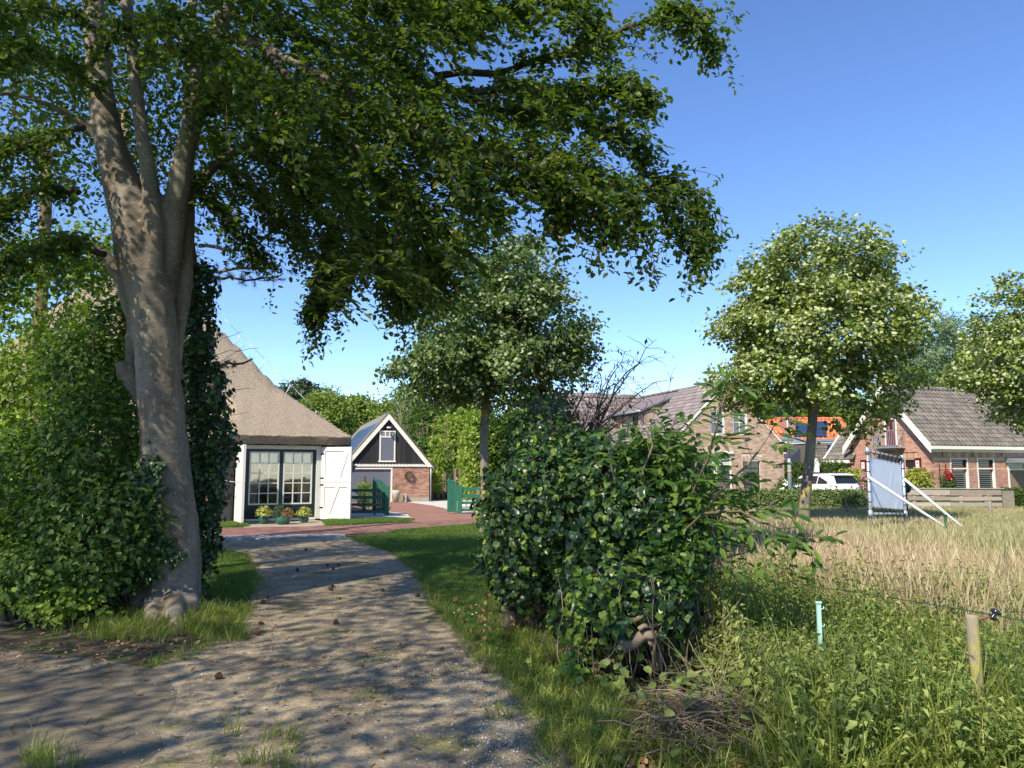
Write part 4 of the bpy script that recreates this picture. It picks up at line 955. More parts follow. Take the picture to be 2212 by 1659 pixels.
# slate mansard extension
EF = Frame(*P(1757, 1000, 51).xy, 8)
ex = thing('slate_extension', 'grey slate clad flat topped extension in front of the orange roof', 'extension', EF.w(.9, 1, 0))
e1 = EF.at(1815, 960)[0]; zt_e = EF.at(1780, 957)[1]; zz_e = EF.at(1780, 948)[1]; zb_e = EF.at(1780, 1006)[1]
fu = EF.a; feo = EF.w(-.15, -.5, zb_e); fw_ = (EF.w(-.15, 0, zt_e) - feo).normalized(); FH = (EF.w(0, 0, zt_e) - EF.w(0, -.5, zb_e)).length
roofplane(ex, feo, fu, fw_, e1 + .15, FH, M_tilegrey, .24, .2, wave=.02)
mb = MB(); mb.box(EF, 0, e1, .05, 3, 0, zt_e); mb.box(EF, 0, e1, -.4, .05, 0, zb_e); mb.build('wall', M_tilegrey, ex)
mb = MB(); mb.box(EF, -.06, e1, -.06, 3, zt_e, zt_e + .10); mb.build('fascia', M_white, ex)
mb = MB(); mb.hexa([EF.w(-.08, -.1, zt_e + .1), EF.w(e1, -.1, zt_e + .1), EF.w(e1, 3, zt_e + .1), EF.w(-.08, 3, zt_e + .1), EF.w(.15, .25, zz_e), EF.w(e1, .25, zz_e), EF.w(e1, 2.8, zz_e), EF.w(.15, 2.8, zz_e)]); mb.build('zinc_roof', M_zinc, ex)
for (u0, v0, u1, v1) in [(1786, 961, 1808, 978), (1781, 984, 1797, 997)]:
    a_ = EF.at(u0, v1, -.2); b_ = EF.at(u1, v0, -.2); MB().box(EF, a_[0], b_[0], -.34, -.29, a_[1], b_[1]).build('solar_panel', M_solar, ex)
# dark blue-grey lean-to under the orange roof
a_ = P(1692, 1004, 52.5); LF = Frame(a_.x, a_.y, 5); e_ = LF.at(1752, 990)[0]; zl1 = LF.at(1740, 968)[1]
lt = MB(); lt.prism(LF, [(0, 0), (e_, 0), (e_, zl1), (e_ * .62, zl1), (0, LF.at(1692, 1003)[1])], 0, 2)
tag(lt.build('shed_gable', plain('navy_boards', (.045, .05, .075), .6)), 'dark navy sloping shed wall just right of the lamp post, below the orange roof', 'shed')
# white bird house on a post
bp = P(1763.5, 1020, 46); t = thing('bird_house', 'tall white pointed bird house on a post behind the white car', 'bird house', (bp.x, bp.y, 0)); F = Frame(bp.x, bp.y, 0); zb1_ = P(1763, 1003, 46).z; zb2_ = P(1763, 997, 46).z
MB().prism(F, [(-.14, 1.5), (.14, 1.5), (.14, zb1_), (0, zb2_ + .12), (-.14, zb1_)], -.12, .12).build('box', M_white, t); MB().box(F, -.05, .05, -.05, .05, 0, 1.5).build('post', M_white, t)
MB().prism(F, [(-.20, zb1_ - .08), (0, zb2_ + .14), (.20, zb1_ - .08), (.20, zb1_ - .04), (0, zb2_ + .19), (-.20, zb1_ - .04)], -.16, .16).build('roof', M_white, t)

# ================================================================ right house
RL = Frame(22.9, 42.1, 20); RG = Frame(22.9, 42.1, -70)
rh = thing('salmon_brick_house', 'salmon brick house with grey tiled roof and balcony behind the wooden fence', 'house', RL.w(4, 3, 0))
gW = -RG.at(1844, 1000)[0]; sa = -gW / 2; za2 = RG.at(1914, 838)[1]; zE = RL.at(2021, 962, -.35)[1]; K2 = (za2 - zE) / (gW / 2 + .35)
def gspan(z):
    zz = za2 - .25 - z; h = min(gW / 2, zz / K2); return [(sa - h, sa + h)]
def rg(U0, V0, U1, V1):
    a = RG.at(U0, V1); b = RG.at(U1, V0); return a[0], b[0], a[1], b[1]
def rl(U0, V0, U1, V1):
    a = RL.at(U0, V1); b = RL.at(U1, V0); return a[0], b[0], a[1], b[1]
gb = rg(1913, 902, 1936, 962); gw2 = rg(1955, 990, 1978, 1015); gw1 = rg(1876, 992, 1905, 1016)
arcg = [(gw2[0] - .08, gw2[1] + .08, gw2[3], gw2[3] + .3)]
brick_wall(RG, gspan, [gb, gw2, gw1] + arcg, 0, za2 - .5, M_brick_salmon, M_mortar_light, rh, keyf=lambda M: abs(M.translation.z - 3.2))
wA = rl(2056, 990, 2090, 1062); wB = rl(2114, 990, 2147, 1062); dD = rl(2180, 1000, 2218, 1066); dD = (dD[0], dD[1], 0, dD[3])
lintA = [(w[0] - .1, w[1] + .1, w[3], w[3] + .34) for w in (wA, wB)]
bz0, bz1 = RL.at(2050, 995)[1], RL.at(2050, 988.6)[1]; by0, by1 = RL.at(2100, 1014)[1], RL.at(2100, 1010.5)[1]
LL = 11.5
band = [(0, wA[0] - .1, bz0, bz1), (wA[1] + .1, wB[0] - .1, bz0, bz1), (wB[1] + .1, dD[0] - .15, bz0, bz1), (0, wA[0], by0, by1), (wA[1], wB[0], by0, by1), (wB[1], dD[0], by0, by1)]
brick_wall(RL, lambda z: [(0, LL)], [wA, wB, dD] + lintA + band, 0, zE - .1, M_brick_salmon, M_mortar_dark, rh, keyf=lambda M: M.translation.x)
mb = MB()
for (x0, x1, z0, z1) in band: mb.box(RL, x0, x1, -.006, .2, z0, z1 - .003)
mb.build('yellow_band', M_yellowstone, rh)
def flat_arch(F, x0, x1, z0, z1, n, yel):
    me_k = {}
    for i in range(n):
        q0, q1 = i / n, (i + 1) / n; xa, xb = x0 + (x1 - x0) * q0, x0 + (x1 - x0) * q1; c = (x0 + x1) / 2; sp_ = .16
        m = MB(); g_ = .006
        m.prism(F, [(xa + g_, z0), (xb - g_, z0), (xb - g_ + (xb - c) * sp_, z1), (xa + g_ + (xa - c) * sp_, z1)], -.012, .05); m.build('brick', M_yellowstone if i in yel else M_brick_salmon, rh)
    MB().prism(F, [(x0 - .1, z0), (x1 + .1, z0), (x1 + .1, z1), (x0 - .1, z1)], .0, .05).build('lintel_bed', M_mortar_dark, rh)
for w in (wA, wB): flat_arch(RL, w[0] - .05, w[1] + .05, w[3] + .003, w[3] + .33, 13, (0, 1, 6, 11, 12))
flat_arch(RG, gw2[0] - .06, gw2[1] + .06, gw2[3] + .003, gw2[3] + .29, 13, (0, 1, 6, 11, 12))
# windows of the long front
for w in (wA, wB):
    tz = RL.at(2070, 1012)[1]; fr = MB(); a_, b_, c_, d_ = w
    fr.box(RL, a_, a_ + .09, -.02, .12, c_, d_); fr.box(RL, b_ - .09, b_, -.02, .12, c_, d_); fr.box(RL, a_ + .09, b_ - .09, -.018, .12, d_ - .06, d_); fr.box(RL, a_ + .09, b_ - .09, -.018, .12, tz - .04, tz + .03); fr.box(RL, a_ + .09, b_ - .09, -.04, .12, c_, c_ + .08)
    wo = fr.build('window', M_cream, rh)
    sh = MB(); q = .06; sh.box(RL, a_ + .09, b_ - .09, .01, .08, d_ - .06 - q, d_ - .06); sh.box(RL, a_ + .09, b_ - .09, .01, .08, tz + .03, tz + .03 + q); sh.box(RL, a_ + .09, a_ + .09 + q, .012, .08, tz + .03 + q, d_ - .06 - q); sh.box(RL, b_ - .09 - q, b_ - .09, .012, .08, tz + .03 + q, d_ - .06 - q); sh.build('red_sash', M_darkred, wo)
    for (z0, z1) in ((tz + .03 + q, d_ - .06 - q), (c_ + .08, tz - .04)):
        MB().box(RL, a_ + .09, b_ - .09, .11, .115, z0, z1).build('pane', M_glass, wo)
        k = int((z1 - z0) / .115)
        for i in range(k): MB().add([RL.w(a_ + .12, .085, z0 + .04 + i * .115), RL.w(b_ - .12, .085, z0 + .04 + i * .115), RL.w(b_ - .12, .107, z0 + .085 + i * .115), RL.w(a_ + .12, .107, z0 + .085 + i * .115)], [(0, 1, 2, 3)]).build('louvre', M_blind, wo)
mb = MB(); mb.box(RL, dD[0], dD[0] + .12, -.03, .12, 0, dD[3]); mb.box(RL, dD[1] - .12, dD[1], -.03, .12, 0, dD[3]); zq = RL.at(2195, 1014)[1]; mb.box(RL, dD[0] + .12, dD[1] - .12, -.028, .12, zq - .05, zq + .04); mb.box(RL, dD[0] + .12, dD[1] - .12, -.028, .12, dD[3] - .1, dD[3]); df = mb.build('door_frame', M_cream, rh)
MB().box(RL, dD[0] + .12, dD[1] - .12, .05, .1, 0, zq - .05).build('door', M_brownwood, rh); MB().box(RL, dD[0] + .12, dD[1] - .12, .06, .07, zq + .04, dD[3] - .1).build('pane', M_glass_grey, df)
mb = MB(); za_c, zb_c = RL.at(2190, 1000)[1], RL.at(2190, 990)[1]; mb.hexa([RL.w(dD[0] - .15, -.8, za_c), RL.w(dD[1] + .15, -.8, za_c), RL.w(dD[1] + .15, 0, za_c), RL.w(dD[0] - .15, 0, za_c), RL.w(dD[0] - .15, -.8, za_c + .1), RL.w(dD[1] + .15, -.8, za_c + .1), RL.w(dD[1] + .15, 0, zb_c + .05), RL.w(dD[0] - .15, 0, zb_c + .05)]); mb.build('door_canopy', M_zinc, rh)
mb = MB()
for u in (2035, 2100, 2163): s_, z_ = RL.at(u, 980); mb.box(RL, s_ - .02, s_ + .02, -.03, 0, z_ - .18, z_ + .15)
mb.build('wall_anchor', M_blackwood, rh)
# gable windows, shutters, french balcony
window(RG, rh, gw2[0], gw2[1], gw2[2], gw2[3], 1, 1, M_cream, M_glass, b0=.03, fw=.05); window(RG, rh, gw1[0], gw1[1], gw1[2], gw1[3], 1, 1, M_cream, M_glass, b0=.03, fw=.05)
mb = MB(); a_, b_, c_, d_ = gw2; q = .07; a_ += .05; b_ -= .05; c_ += .05; d_ -= .05
mb.box(RG, a_, a_ + q, .0, .04, c_, d_); mb.box(RG, b_ - q, b_, 0, .04, c_, d_); mb.box(RG, a_ + q, b_ - q, 0, .04, d_ - q, d_); mb.box(RG, a_ + q, b_ - q, 0, .04, c_, c_ + q); mb.build('red_sash', M_darkred, rh)
def shutter(u0, u1, v0, v1):
    a_, b_, c_, d_ = rg(u0, v0, u1, v1); s_ = MB().box(RG, a_, b_, -.06, -.005, c_, d_).build('shutter', M_darkred, rh)
    wq = (b_ - a_); MB().box(RG, a_ + wq * .18, b_ - wq * .25, -.072, -.06, c_ + .15, d_ - .15).build('shutter_panel', M_white, s_)
    MB().ball(RG.w((a_ + b_) / 2, -.08, (c_ + d_) / 2 + .05), .035, 6).build('shutter_hole', M_blackwood, s_)
shutter(1978.5, 1990, 989, 1016); shutter(1861, 1872, 993, 1018); shutter(1944, 1954, 991, 1015)
a_, b_, c_, d_ = gb
mb = MB(); mb.box(RG, a_, a_ + .1, -.02, .1, c_, d_); mb.box(RG, b_ - .1, b_, -.02, .1, c_, d_); mb.box(RG, a_ + .1, b_ - .1, -.018, .1, d_ - .1, d_); bf = mb.build('balcony_door_frame', M_cream, rh)
m_ = (a_ + b_) / 2
for x0, x1 in ((a_ + .1, m_ - .01), (m_ + .01, b_ - .1)):
    mb = MB(); q = .09; mb.box(RG, x0, x0 + q, .02, .07, c_, d_ - .1); mb.box(RG, x1 - q, x1, .02, .07, c_, d_ - .1); mb.box(RG, x0 + q, x1 - q, .022, .07, c_, c_ + .8); mb.box(RG, x0 + q, x1 - q, .022, .07, d_ - .2, d_ - .1); dl = mb.build('balcony_door', M_darkred, rh)
    MB().box(RG, x0 + q, x1 - q, .04, .05, c_ + .8, d_ - .2).build('pane', M_glass_grey, dl)
mb = MB()
for i in range(4): z0 = c_ + .35 + i * .42; mb.box(RG, b_ + .01, b_ + .16, -.014, .02, z0, z0 + .16)
mb.box(RG, a_ - .1, b_ + .2, -.014, .02, d_ + .02, d_ + .2); mb.build('yellow_band', M_yellowstone, rh)
r0, r1 = RG.at(1891, 950, -.4)[0], RG.at(1944, 950, -.4)[0]; zr0, zr1 = RG.at(1925, 965, -.7)[1], RG.at(1925, 929, -.7)[1]
bl = MB(); bl.box(RG, r0, r1, -.75, 0, zr0 - .08, zr0); bal = bl.build('balcony', M_steel, rh)
mb = MB(); mb.box(RG, r0, r1, -.75, -.71, zr1 - .04, zr1); mb.box(RG, r0, r0 + .04, -.71, 0, zr1 - .04, zr1); mb.box(RG, r1 - .04, r1, -.71, 0, zr1 - .04, zr1); mb.build('handrail', M_steel, bal)
nb = 14
for i in range(nb + 1):
    x = r0 + (r1 - r0 - .025) * i / nb; MB().box(RG, x, x + .025, -.745, -.72, zr0, zr1 - .04).build('baluster', M_steel, bal)
for i in range(4):
    for x in (r0, r1 - .025): MB().box(RG, x, x + .025, -.55 + i * .16, -.525 + i * .16, zr0, zr1 - .04).build('baluster', M_steel, bal)
# scrollwork panel
mb = MB()
for k in range(4):
    cx_, cz_ = r0 + .35, zr0 + .15 + k * .2
    mb.tube([RG.w(cx_ + (.12 - .01 * j) * math.cos(j * .7), -.76, cz_ + (.12 - .01 * j) * math.sin(j * .7)) for j in range(11)], .012, 4)
mb.build('scrollwork', M_steel, bal)
mb = MB(); [mb.tube([RG.w(x, -.6, zr0 - .08), RG.w(x, -.02, zr0 - .6)], .02, 5) for x in (r0 + .3, r1 - .3)]; mb.box(RG, r0 + .3, r1 - .3, -.6, -.05, zr0 - .2, zr0 - .1); mb.build('bracket', M_oldwood, bal)
# roof
ovh = .45
def rgw(s_, out, z): return RG.w(s_, -out, z)     # out = towards the camera from the gable
ridge0 = rgw(sa, ovh, za2); e0 = rgw(.35, ovh, zE); dirl = RL.a
wR = (ridge0 - e0); RHH = wR.length; wR.normalize()
roofplane(rh, e0, dirl, wR, 16, RHH, M_tilegrey, .30, .33, keyf=lambda M: (M.translation - RL.w(3.2, 1.5, 4)).length, wave=.05)
e2 = rgw(-gW - .35, ovh, zE); MB().slab([ridge0, ridge0 + dirl * 16, e2 + dirl * 16, e2], (0, 0, -1), .08).build('roof', M_tilegrey, rh)
ridge(rh, ridge0, ridge0 + dirl * 15, M_tilegrey, .12, .4)
for sg, ee in ((1, e0), (-1, e2)):
    mb = MB(); up = Vector((0, 0, 1)); fwd = RG.b   # into the house
    dv = (ridge0 - ee); hb = .42
    o1 = ee - fwd * .04; o2 = ridge0 - fwd * .04
    mb.hexa([o1 - up * hb * .95, o2 - up * hb * .95, o2 + fwd * .07 - up * hb * .95, o1 + fwd * .07 - up * hb * .95, o1 + up * .06, o2 + up * .06, o2 + fwd * .07 + up * .06, o1 + fwd * .07 + up * .06]); mb.build('verge_board', M_cream, rh)
    mb = MB(); mb.hexa([o1 + fwd * .03 - up * .14, o2 + fwd * .03 - up * .14, o2 + fwd * (ovh) - up * .14, o1 + fwd * ovh - up * .14, o1 + fwd * .03 - up * .09, o2 + fwd * .03 - up * .09, o2 + fwd * ovh - up * .09, o1 + fwd * ovh - up * .09]); mb.build('soffit', M_cream, rh)
s_, z_ = RG.at(1905, 870, -.2); mb = MB(); mb.box(RG, sa - .75, sa + .75, -ovh + .02, -ovh + .10, za2 - 1.15, za2 - 1.0); mb.box(RG, sa - .05, sa + .05, -ovh + .02, -ovh + .1, za2 - 1.0, za2 - .3); mb.build('collar_beam', M_cream, rh)
mb = MB(); mb.box(RL, -.42, 15, -.42, -.30, zE - .2, zE - .02); mb.box(RL, -.1, 15, -.30, 0, zE - .2, zE - .17); mb.box(RL, 0, LL, -.03, 0, zE - .34, zE - .2); mb.build('gutter_board', M_cream, rh)
mb = MB(); mb.box(RG, -gW, -gW + .2, .2, LL, 0, zE); mb.box(RL, LL, LL + .2, 0, gW, 0, zE); mb.box(RL, 0, LL, gW - .2, gW, 0, zE); mb.build('wall', M_brick_salmon, rh)
# annex at the left
an0 = RG.at(1781, 994, -.3); an1 = RG.at(1843, 993, -.3)
a_s = an0[0]; a_z = an0[1]
o_a = RG.w(a_s, -.3, a_z); 
# slope rises into the picture until the sight line through (1819, 937)
d = ray(1819, 937); best = None
for k in range(5, 60):
    b_ = k * .1; q = RG.w(a_s, -.3 + b_, 0); U = 1106 + FP * q.x / q.y
    if U >= 1819 - 3: break
zt_a = EYE + d.z / d.y * q.y; w_a = (Vector((q.x, q.y, zt_a)) - o_a); WA = w_a.length; w_a.normalize()
roofplane(rh, o_a, RG.a, w_a, -gW - a_s - .02, WA, M_tilegrey, .30, .33, wave=.05)
mb = MB(); mb.beam(o_a + Vector((0, 0, .02)), Vector((q.x, q.y, zt_a + .02)), .1, .22); mb.build('verge_board', M_cream, rh)
mb = MB(); mb.box(RG, a_s, -gW - .01, -.4, -.28, a_z - .2, a_z - .02); mb.build('gutter_board', M_cream, rh)
brick_wall(RG, lambda z: [(a_s + .9, -gW - .02)], [(a_s + 1.1, -gW - .15, .8, 1.75)], 0, a_z - .2, M_brick_salmon, M_mortar_light, rh)
MB().box(RG, a_s + 1.1, -gW - .15, .0, .06, 1.62, 1.75).build('window_frame', M_cream, rh); MB().box(RG, a_s + 1.1, -gW - .15, .05, .06, .8, 1.62).build('pane', M_glass, rh)

# ================================================================ wooden fence, posts
p0, p1 = P(1940, 1100, 31.5), P(2171, 1100, 31.0); FF_ = Frame(p0.x, p0.y, math.degrees(math.atan2(p1.y - p0.y, p1.x - p0.x))); LF_ = math.hypot(p1.x - p0.x, p1.y - p0.y)
wf = thing('wooden_fence', 'weathered grey four rail wooden fence in front of the salmon brick house', 'fence', FF_.w(LF_ / 2, 0, 0))
zv = lambda V: P(2060, V, 31.2).z
for (v0, v1) in ((1056, 1069.5), (1073, 1081), (1085.5, 1094), (1096, 1103)):
    for (x0, x1) in ((0, LF_ * .5 - .01), (LF_ * .5, LF_ - .1)):
        dz = random.uniform(-.02, .02); m = MB(); m.hexa([FF_.w(x0, -.03, zv(v1) + dz), FF_.w(x1, -.03, zv(v1) - dz * .5), FF_.w(x1, 0, zv(v1) - dz * .5), FF_.w(x0, 0, zv(v1) + dz), FF_.w(x0, -.03, zv(v0) + dz), FF_.w(x1, -.03, zv(v0) - dz * .5), FF_.w(x1, 0, zv(v0) - dz * .5), FF_.w(x0, 0, zv(v0) + dz)]); m.build('rail', M_oldwood, wf)
MB().box(FF_, -.1, LF_, -.07, .09, zv(1056) + .003, zv(1056) + .03).build('top_board', M_oldwood, wf)
for u in (1975, 2014, 2076, 2130): x = FF_.at(u, 1080)[0]; MB().box(FF_, x - .06, x + .06, .003, .12, 0, zv(1057)).build('post', M_oldwood, wf)
MB().box(FF_, LF_ - .08, LF_ + .35, -.06, .14, 0, zv(1060)).build('post', M_oldwood, wf)

def wood_post(U, Vt, Y, w, label, mat, zb=0, name='fence_post', lean=0):
    p = P(U, Vt, Y); m = MB(); m.tube([(p.x - lean, p.y, zb - .1), (p.x - lean * .3, p.y, p.z * .6), (p.x, p.y, p.z - .015), (p.x, p.y, p.z)], [w / 2 * 1.05, w / 2, w / 2, w / 2 * .9], 10)
    return tag(m.build(name, mat), label, 'post', None)
M_post = noisy('mossy_post', [(.30, (.24, .24, .04)), (.46, (.34, .30, .10)), (.52, (.26, .21, .15)), (.8, (.36, .30, .22))], scale=9, rough=.95, bump=.5, stretch=(1, 1, .35))
wood_post(2099, 1328, 4.75, .072, 'round lichen covered wooden post with a wire insulator, at the right edge of the meadow', M_post, lean=-.02)
wood_post(2138, 1083, 26, .11, 'thin grey wire fence post in front of the wooden fence', M_oldwood)
wood_post(1828, 1088, 27.5, .10, 'short brown post in front of the clipped hedge', M_brownwood)
wood_post(1666, 1084, 26.5, .10, 'short weathered post left of the leaning linden trunk', M_brownwood)
wood_post(1645, 1262, 8.6, .10, 'dark stump of a post among the nettles right of the ivy', M_blackwood)
p = P(1955, 1060, 24); tag(MB().tube([(p.x, p.y, 0), (p.x, p.y, 1.0)], .06, 8).ball((p.x + .05, p.y, 1.12), .16, 6, (1, .8, 1.2)).build('gate_post', M_blackwood), 'dark post with knotted top just right of the screen frame', 'post')
# insulator on a bracket
M_ins = plain('black_plastic', (.02, .02, .025), .15, spec=.7, bump=0); M_rustm = plain('rusty_rod', (.28, .12, .06), .8)
ic = P(2148, 1328, 4.8); t = thing('wire_insulator', 'black plastic electric fence insulator on a rusty rod beside the lichen covered post', 'insulator', ic)
m = MB(); m.lathe((0, 0, 0), [(.010, -.035), (.022, -.03), (.026, -.015), (.014, -.005), (.014, .004), (.030, .010), (.032, .022), (.02, .034), (.002, .037)], 14)
rot = Matrix.Rotation(R(35), 4, 'Y'); m.v = [tuple(rot @ Vector(v) + ic) for v in m.v]; m.build('insulator_body', M_ins, t)
q = P(2112, 1338, 4.76); MB().tube([q, q.lerp(ic, .6), ic - Vector((0, 0, .03))], .005, 5).build('rod', M_rustm, t)
# electric wire
M_wire = plain('green_wire', (.03, .09, .05), .5)
w0 = P(1644, 1250, 8.4); tag(MB().tube([w0, P(1880, 1284, 6.4), ic, P(2230, 1346, 4.5), P(2420, 1400, 4.1)], .0035, 4).build('fence_wire', M_wire), 'thin green wire running from the nettles past the insulator', 'wire')
mb = MB()
a = P(2118, 1470, 4.74); a.z = 0; b = P(2420, 1500, 4.0); b.z = 0
for i in range(8): z = .05 + i * .085; mb.tube([(a.x, a.y, z), (b.x, b.y, z)], .0016, 3)
for i in range(14): q = a.lerp(b, i / 13); mb.tube([(q.x, q.y, .03), (q.x, q.y, .66)], .0016, 3)
tag(mb.build('wire_netting', M_wire), 'green wire netting in the tall grass right of the lichen covered post', 'netting')
# plastic electric fence posts
M_plast = plain('mint_plastic', (.42, .66, .54), .5); M_plastd = plain('dark_green_plastic', (.03, .09, .05), .5)
def plastic_post(U, Vt, Vb, Y, mat, label, w=.022):
    p = P(U, Vt, Y); t = thing('plastic_post', label, 'fence post', (p.x, p.y, 0)); F = Frame(p.x, p.y, 0); h = p.z
    m = MB(); m.box(F, -w / 2, w / 2, -.004, .004, 0, h); m.box(F, -w / 2 - .003, -w / 2, -.008, .008, 0, h); m.box(F, w / 2, w / 2 + .003, -.008, .008, 0, h); m.box(F, -w * .9, w * .9, -.012, .012, h, h + .012); m.build('shaft', mat, t)
    for k in range(5):
        z = h - .04 - k * .12; MB().tube([F.w(w / 2, -.01, z), F.w(w / 2 + .018, -.012, z + .002), F.w(w / 2 + .02, -.012, z + .02)], .0035, 5).build('hook', mat, t)
plastic_post(1768, 1303, 1445, 5.6, M_plast, 'pale mint green plastic fence post standing in the nettles')
plastic_post(2042, 1113, 1190, 15.3, M_plastd, 'dark green plastic fence post beside the foot of the screen braces', .05)

# ================================================================ lamp post
lp = P(1707, 1060, 30); t = thing('steel_pole', 'tall galvanised steel pole left of the lichen flecked linden trunk', 'pole', (lp.x, lp.y, 0))
zs_ = P(1706, 997, 30).z; MB().lathe((lp.x, lp.y, 0), [(.075, 0), (.072, zs_), (.05, zs_ + .12)], 14).build('base_tube', M_steel, t)
MB().lathe((lp.x, lp.y, 0), [(.048, zs_ + .1), (.042, P(1704, 890, 30).z), (.01, P(1704, 889, 30).z)], 12).build('pole', M_steel, t)
MB().lathe((lp.x, lp.y, 0), [(.078, zs_ - .42), (.078, zs_ - .34)], 14).build('orange_sticker', plain('orange_label', (.6, .30, .08), .6), t)

# ================================================================ canvas screen on scaffold tubes
tl = P(1873.5, 974, 18.0); bl_ = P(1879, 1140, 18.0); tr = P(1949, 990, 19.3)
bl0 = Vector((tl.x, tl.y, 0)); br0 = Vector((tr.x, tr.y, 0)); u = (br0 - bl0); W = u.length; u.normalize(); n_out = Vector((u.y, -u.x, 0))
sc = thing('banner_frame', 'blank white canvas laced into a braced scaffold tube frame standing in the meadow', 'banner', (bl0 + br0) / 2)
M_tarp = noisy('white_tarpaulin', [(.3, (.74, .75, .80)), (.7, (.80, .81, .85))], scale=2, rough=.5, bump=.1)
zt1, zt2 = tl.z, tr.z
MB().tube([bl0 - Vector((0, 0, .3)), tl + Vector((0, 0, .03))], .036, 12).build('upright', M_steel, sc); MB().tube([br0 - Vector((0, 0, .3)), tr + Vector((0, 0, .03))], .036, 12).build('upright', M_steel, sc)
MB().tube([tl, tr], .034, 12).build('top_tube', M_steel, sc)
zb1_ = P(1876, 1110, 18).z; zb2_ = P(1956, 1110.5, 19.3).z
MB().tube([Vector((bl0.x, bl0.y, zb1_)), Vector((br0.x, br0.y, zb2_))], .034, 12).build('bottom_tube', M_steel, sc)
for c in (tl, tr, Vector((bl0.x, bl0.y, zb1_)), Vector((br0.x, br0.y, zb2_))): MB().tube([c - Vector((0, 0, .08)), c + Vector((0, 0, .08))], .052, 10).build('clamp', M_steel, sc)
zc0, zc1 = P(1882, 986, 18).z, P(1886, 1095, 18).z; zd0, zd1 = P(1943, 1002, 19.2).z, P(1948, 1101, 19.2).z
vs = []; nx_, nz_ = 40, 44; tl_in = .09
for j in range(nz_):
    v = j / (nz_ - 1)
    for i in range(nx_):
        x = i / (nx_ - 1); zt_ = zc0 + (zd0 - zc0) * x; zbt = zc1 + (zd1 - zc1) * x; z = zt_ + (zbt - zt_) * v
        fold = .0012 * math.exp(-v * 2.2) * (math.sin(x * 19 + v * 2.2 + math.sin(x * 7)) + .6 * math.sin(x * 33 + 1)) * (1 - x * .5) + .007 * math.exp(-((x - .62 - .22 * (v - .5) * -1) / .03) ** 2) * math.exp(-((v - .45) / .3) ** 2) + .007 * math.exp(-((x + (v - 1) * .5 - .75) / .04) ** 2) * v ** 3
        edge = .012 * math.sin(i * 2.2) * (1 if j in (0, nz_ - 1) else 0)
        p = bl0 + u * (tl_in + (W - 2 * tl_in) * x) + n_out * fold; vs.append(Vector((p.x, p.y, z + edge)))
MB().add(vs, [(j * nx_ + i, j * nx_ + i + 1, (j + 1) * nx_ + i + 1, (j + 1) * nx_ + i) for j in range(nz_ - 1) for i in range(nx_ - 1)], True).build('canvas', M_tarp, sc)
M_elastic = plain('black_elastic', (.01, .01, .01), .6)
def tie(a, b): m = MB(); m.tube([a, b], .010, 5); d_ = (a - b).normalized(); m.build('elastic_tie', M_elastic, sc)
for i in range(8):
    x = (i + .5) / 8; a = tl.lerp(tr, x); c = bl0 + u * (tl_in + (W - 2 * tl_in) * x); c.z = zc0 + (zd0 - zc0) * x - .02
    ring = [a + u * .0 + (n_out * math.cos(q) + Vector((0, 0, 1)) * math.sin(q)) * .042 for q in [k * 1.05 for k in range(7)]]; m = MB(); m.tube(ring, .009, 4); m.tube([a - Vector((0, 0, .04)), c], .009, 4); m.build('elastic_tie', M_elastic, sc)
    a = Vector((bl0.x, bl0.y, zb1_)).lerp(Vector((br0.x, br0.y, zb2_)), x); c.z = zc1 + (zd1 - zc1) * x + .02
    ring = [a + (n_out * math.cos(q) + Vector((0, 0, 1)) * math.sin(q)) * .042 for q in [k * 1.05 for k in range(7)]]; m = MB(); m.tube(ring, .009, 4); m.tube([a + Vector((0, 0, .04)), c], .009, 4); m.build('elastic_tie', M_elastic, sc)
for q0_, z0_, z1_, sgn in ((bl0, zc0, zc1, 1), (br0, zd0, zd1, -1)):
    for i in range(5):
        z = z1_ + (z0_ - z1_) * (i + .5) / 5; a = Vector((q0_.x, q0_.y, z)); m = MB(); m.tube([a + (n_out * math.cos(q) + u * math.sin(q)) * .044 for q in [k * 1.05 for k in range(7)]], .010, 4); m.tube([a, a + u * sgn * tl_in], .009, 4); m.build('elastic_tie', M_elastic, sc)
M_wtube = plain('white_tube', (.72, .72, .72), .35)
for top_, foot in ((P(1876, 1030, 17.95), P(2044, 1140, 17.2)), (P(1953, 1034, 19.25), P(2073, 1134, 18.4))):
    d_ = foot - top_; k = (0.0 - top_.z) / d_.z; MB().tube([top_, top_ + d_ * .04 + Vector((0, 0, -.005)), top_ + d_ * k], .034, 12).build('brace', M_wtube, sc)

# ================================================================ white estate car
M_carpaint = plain('white_car_paint', (.78, .77, .75), .18, spec=.6, var=.02, bump=0)
M_carglass = glassmat('car_glass', (.012, .014, .016), .02); M_redlens = plain('red_lens', (.32, .008, .015), .15, spec=.7, bump=0); M_rim = plain('alloy_rim', (.45, .45, .46), .3, metallic=.8)
h2 = Vector((-math.sin(R(20)), math.cos(R(20)), 0)); side = Vector((-h2.y, h2.x, 0))   # side = left of the car
rc = P(1839, 1050, 35.4); rc.z = 0
car = thing('parked_car', 'white estate car parked behind the clipped hedge', 'car', rc + h2 * 2.2)
def cw(x, y, z): return rc + h2 * x + side * y + Vector((0, 0, z))
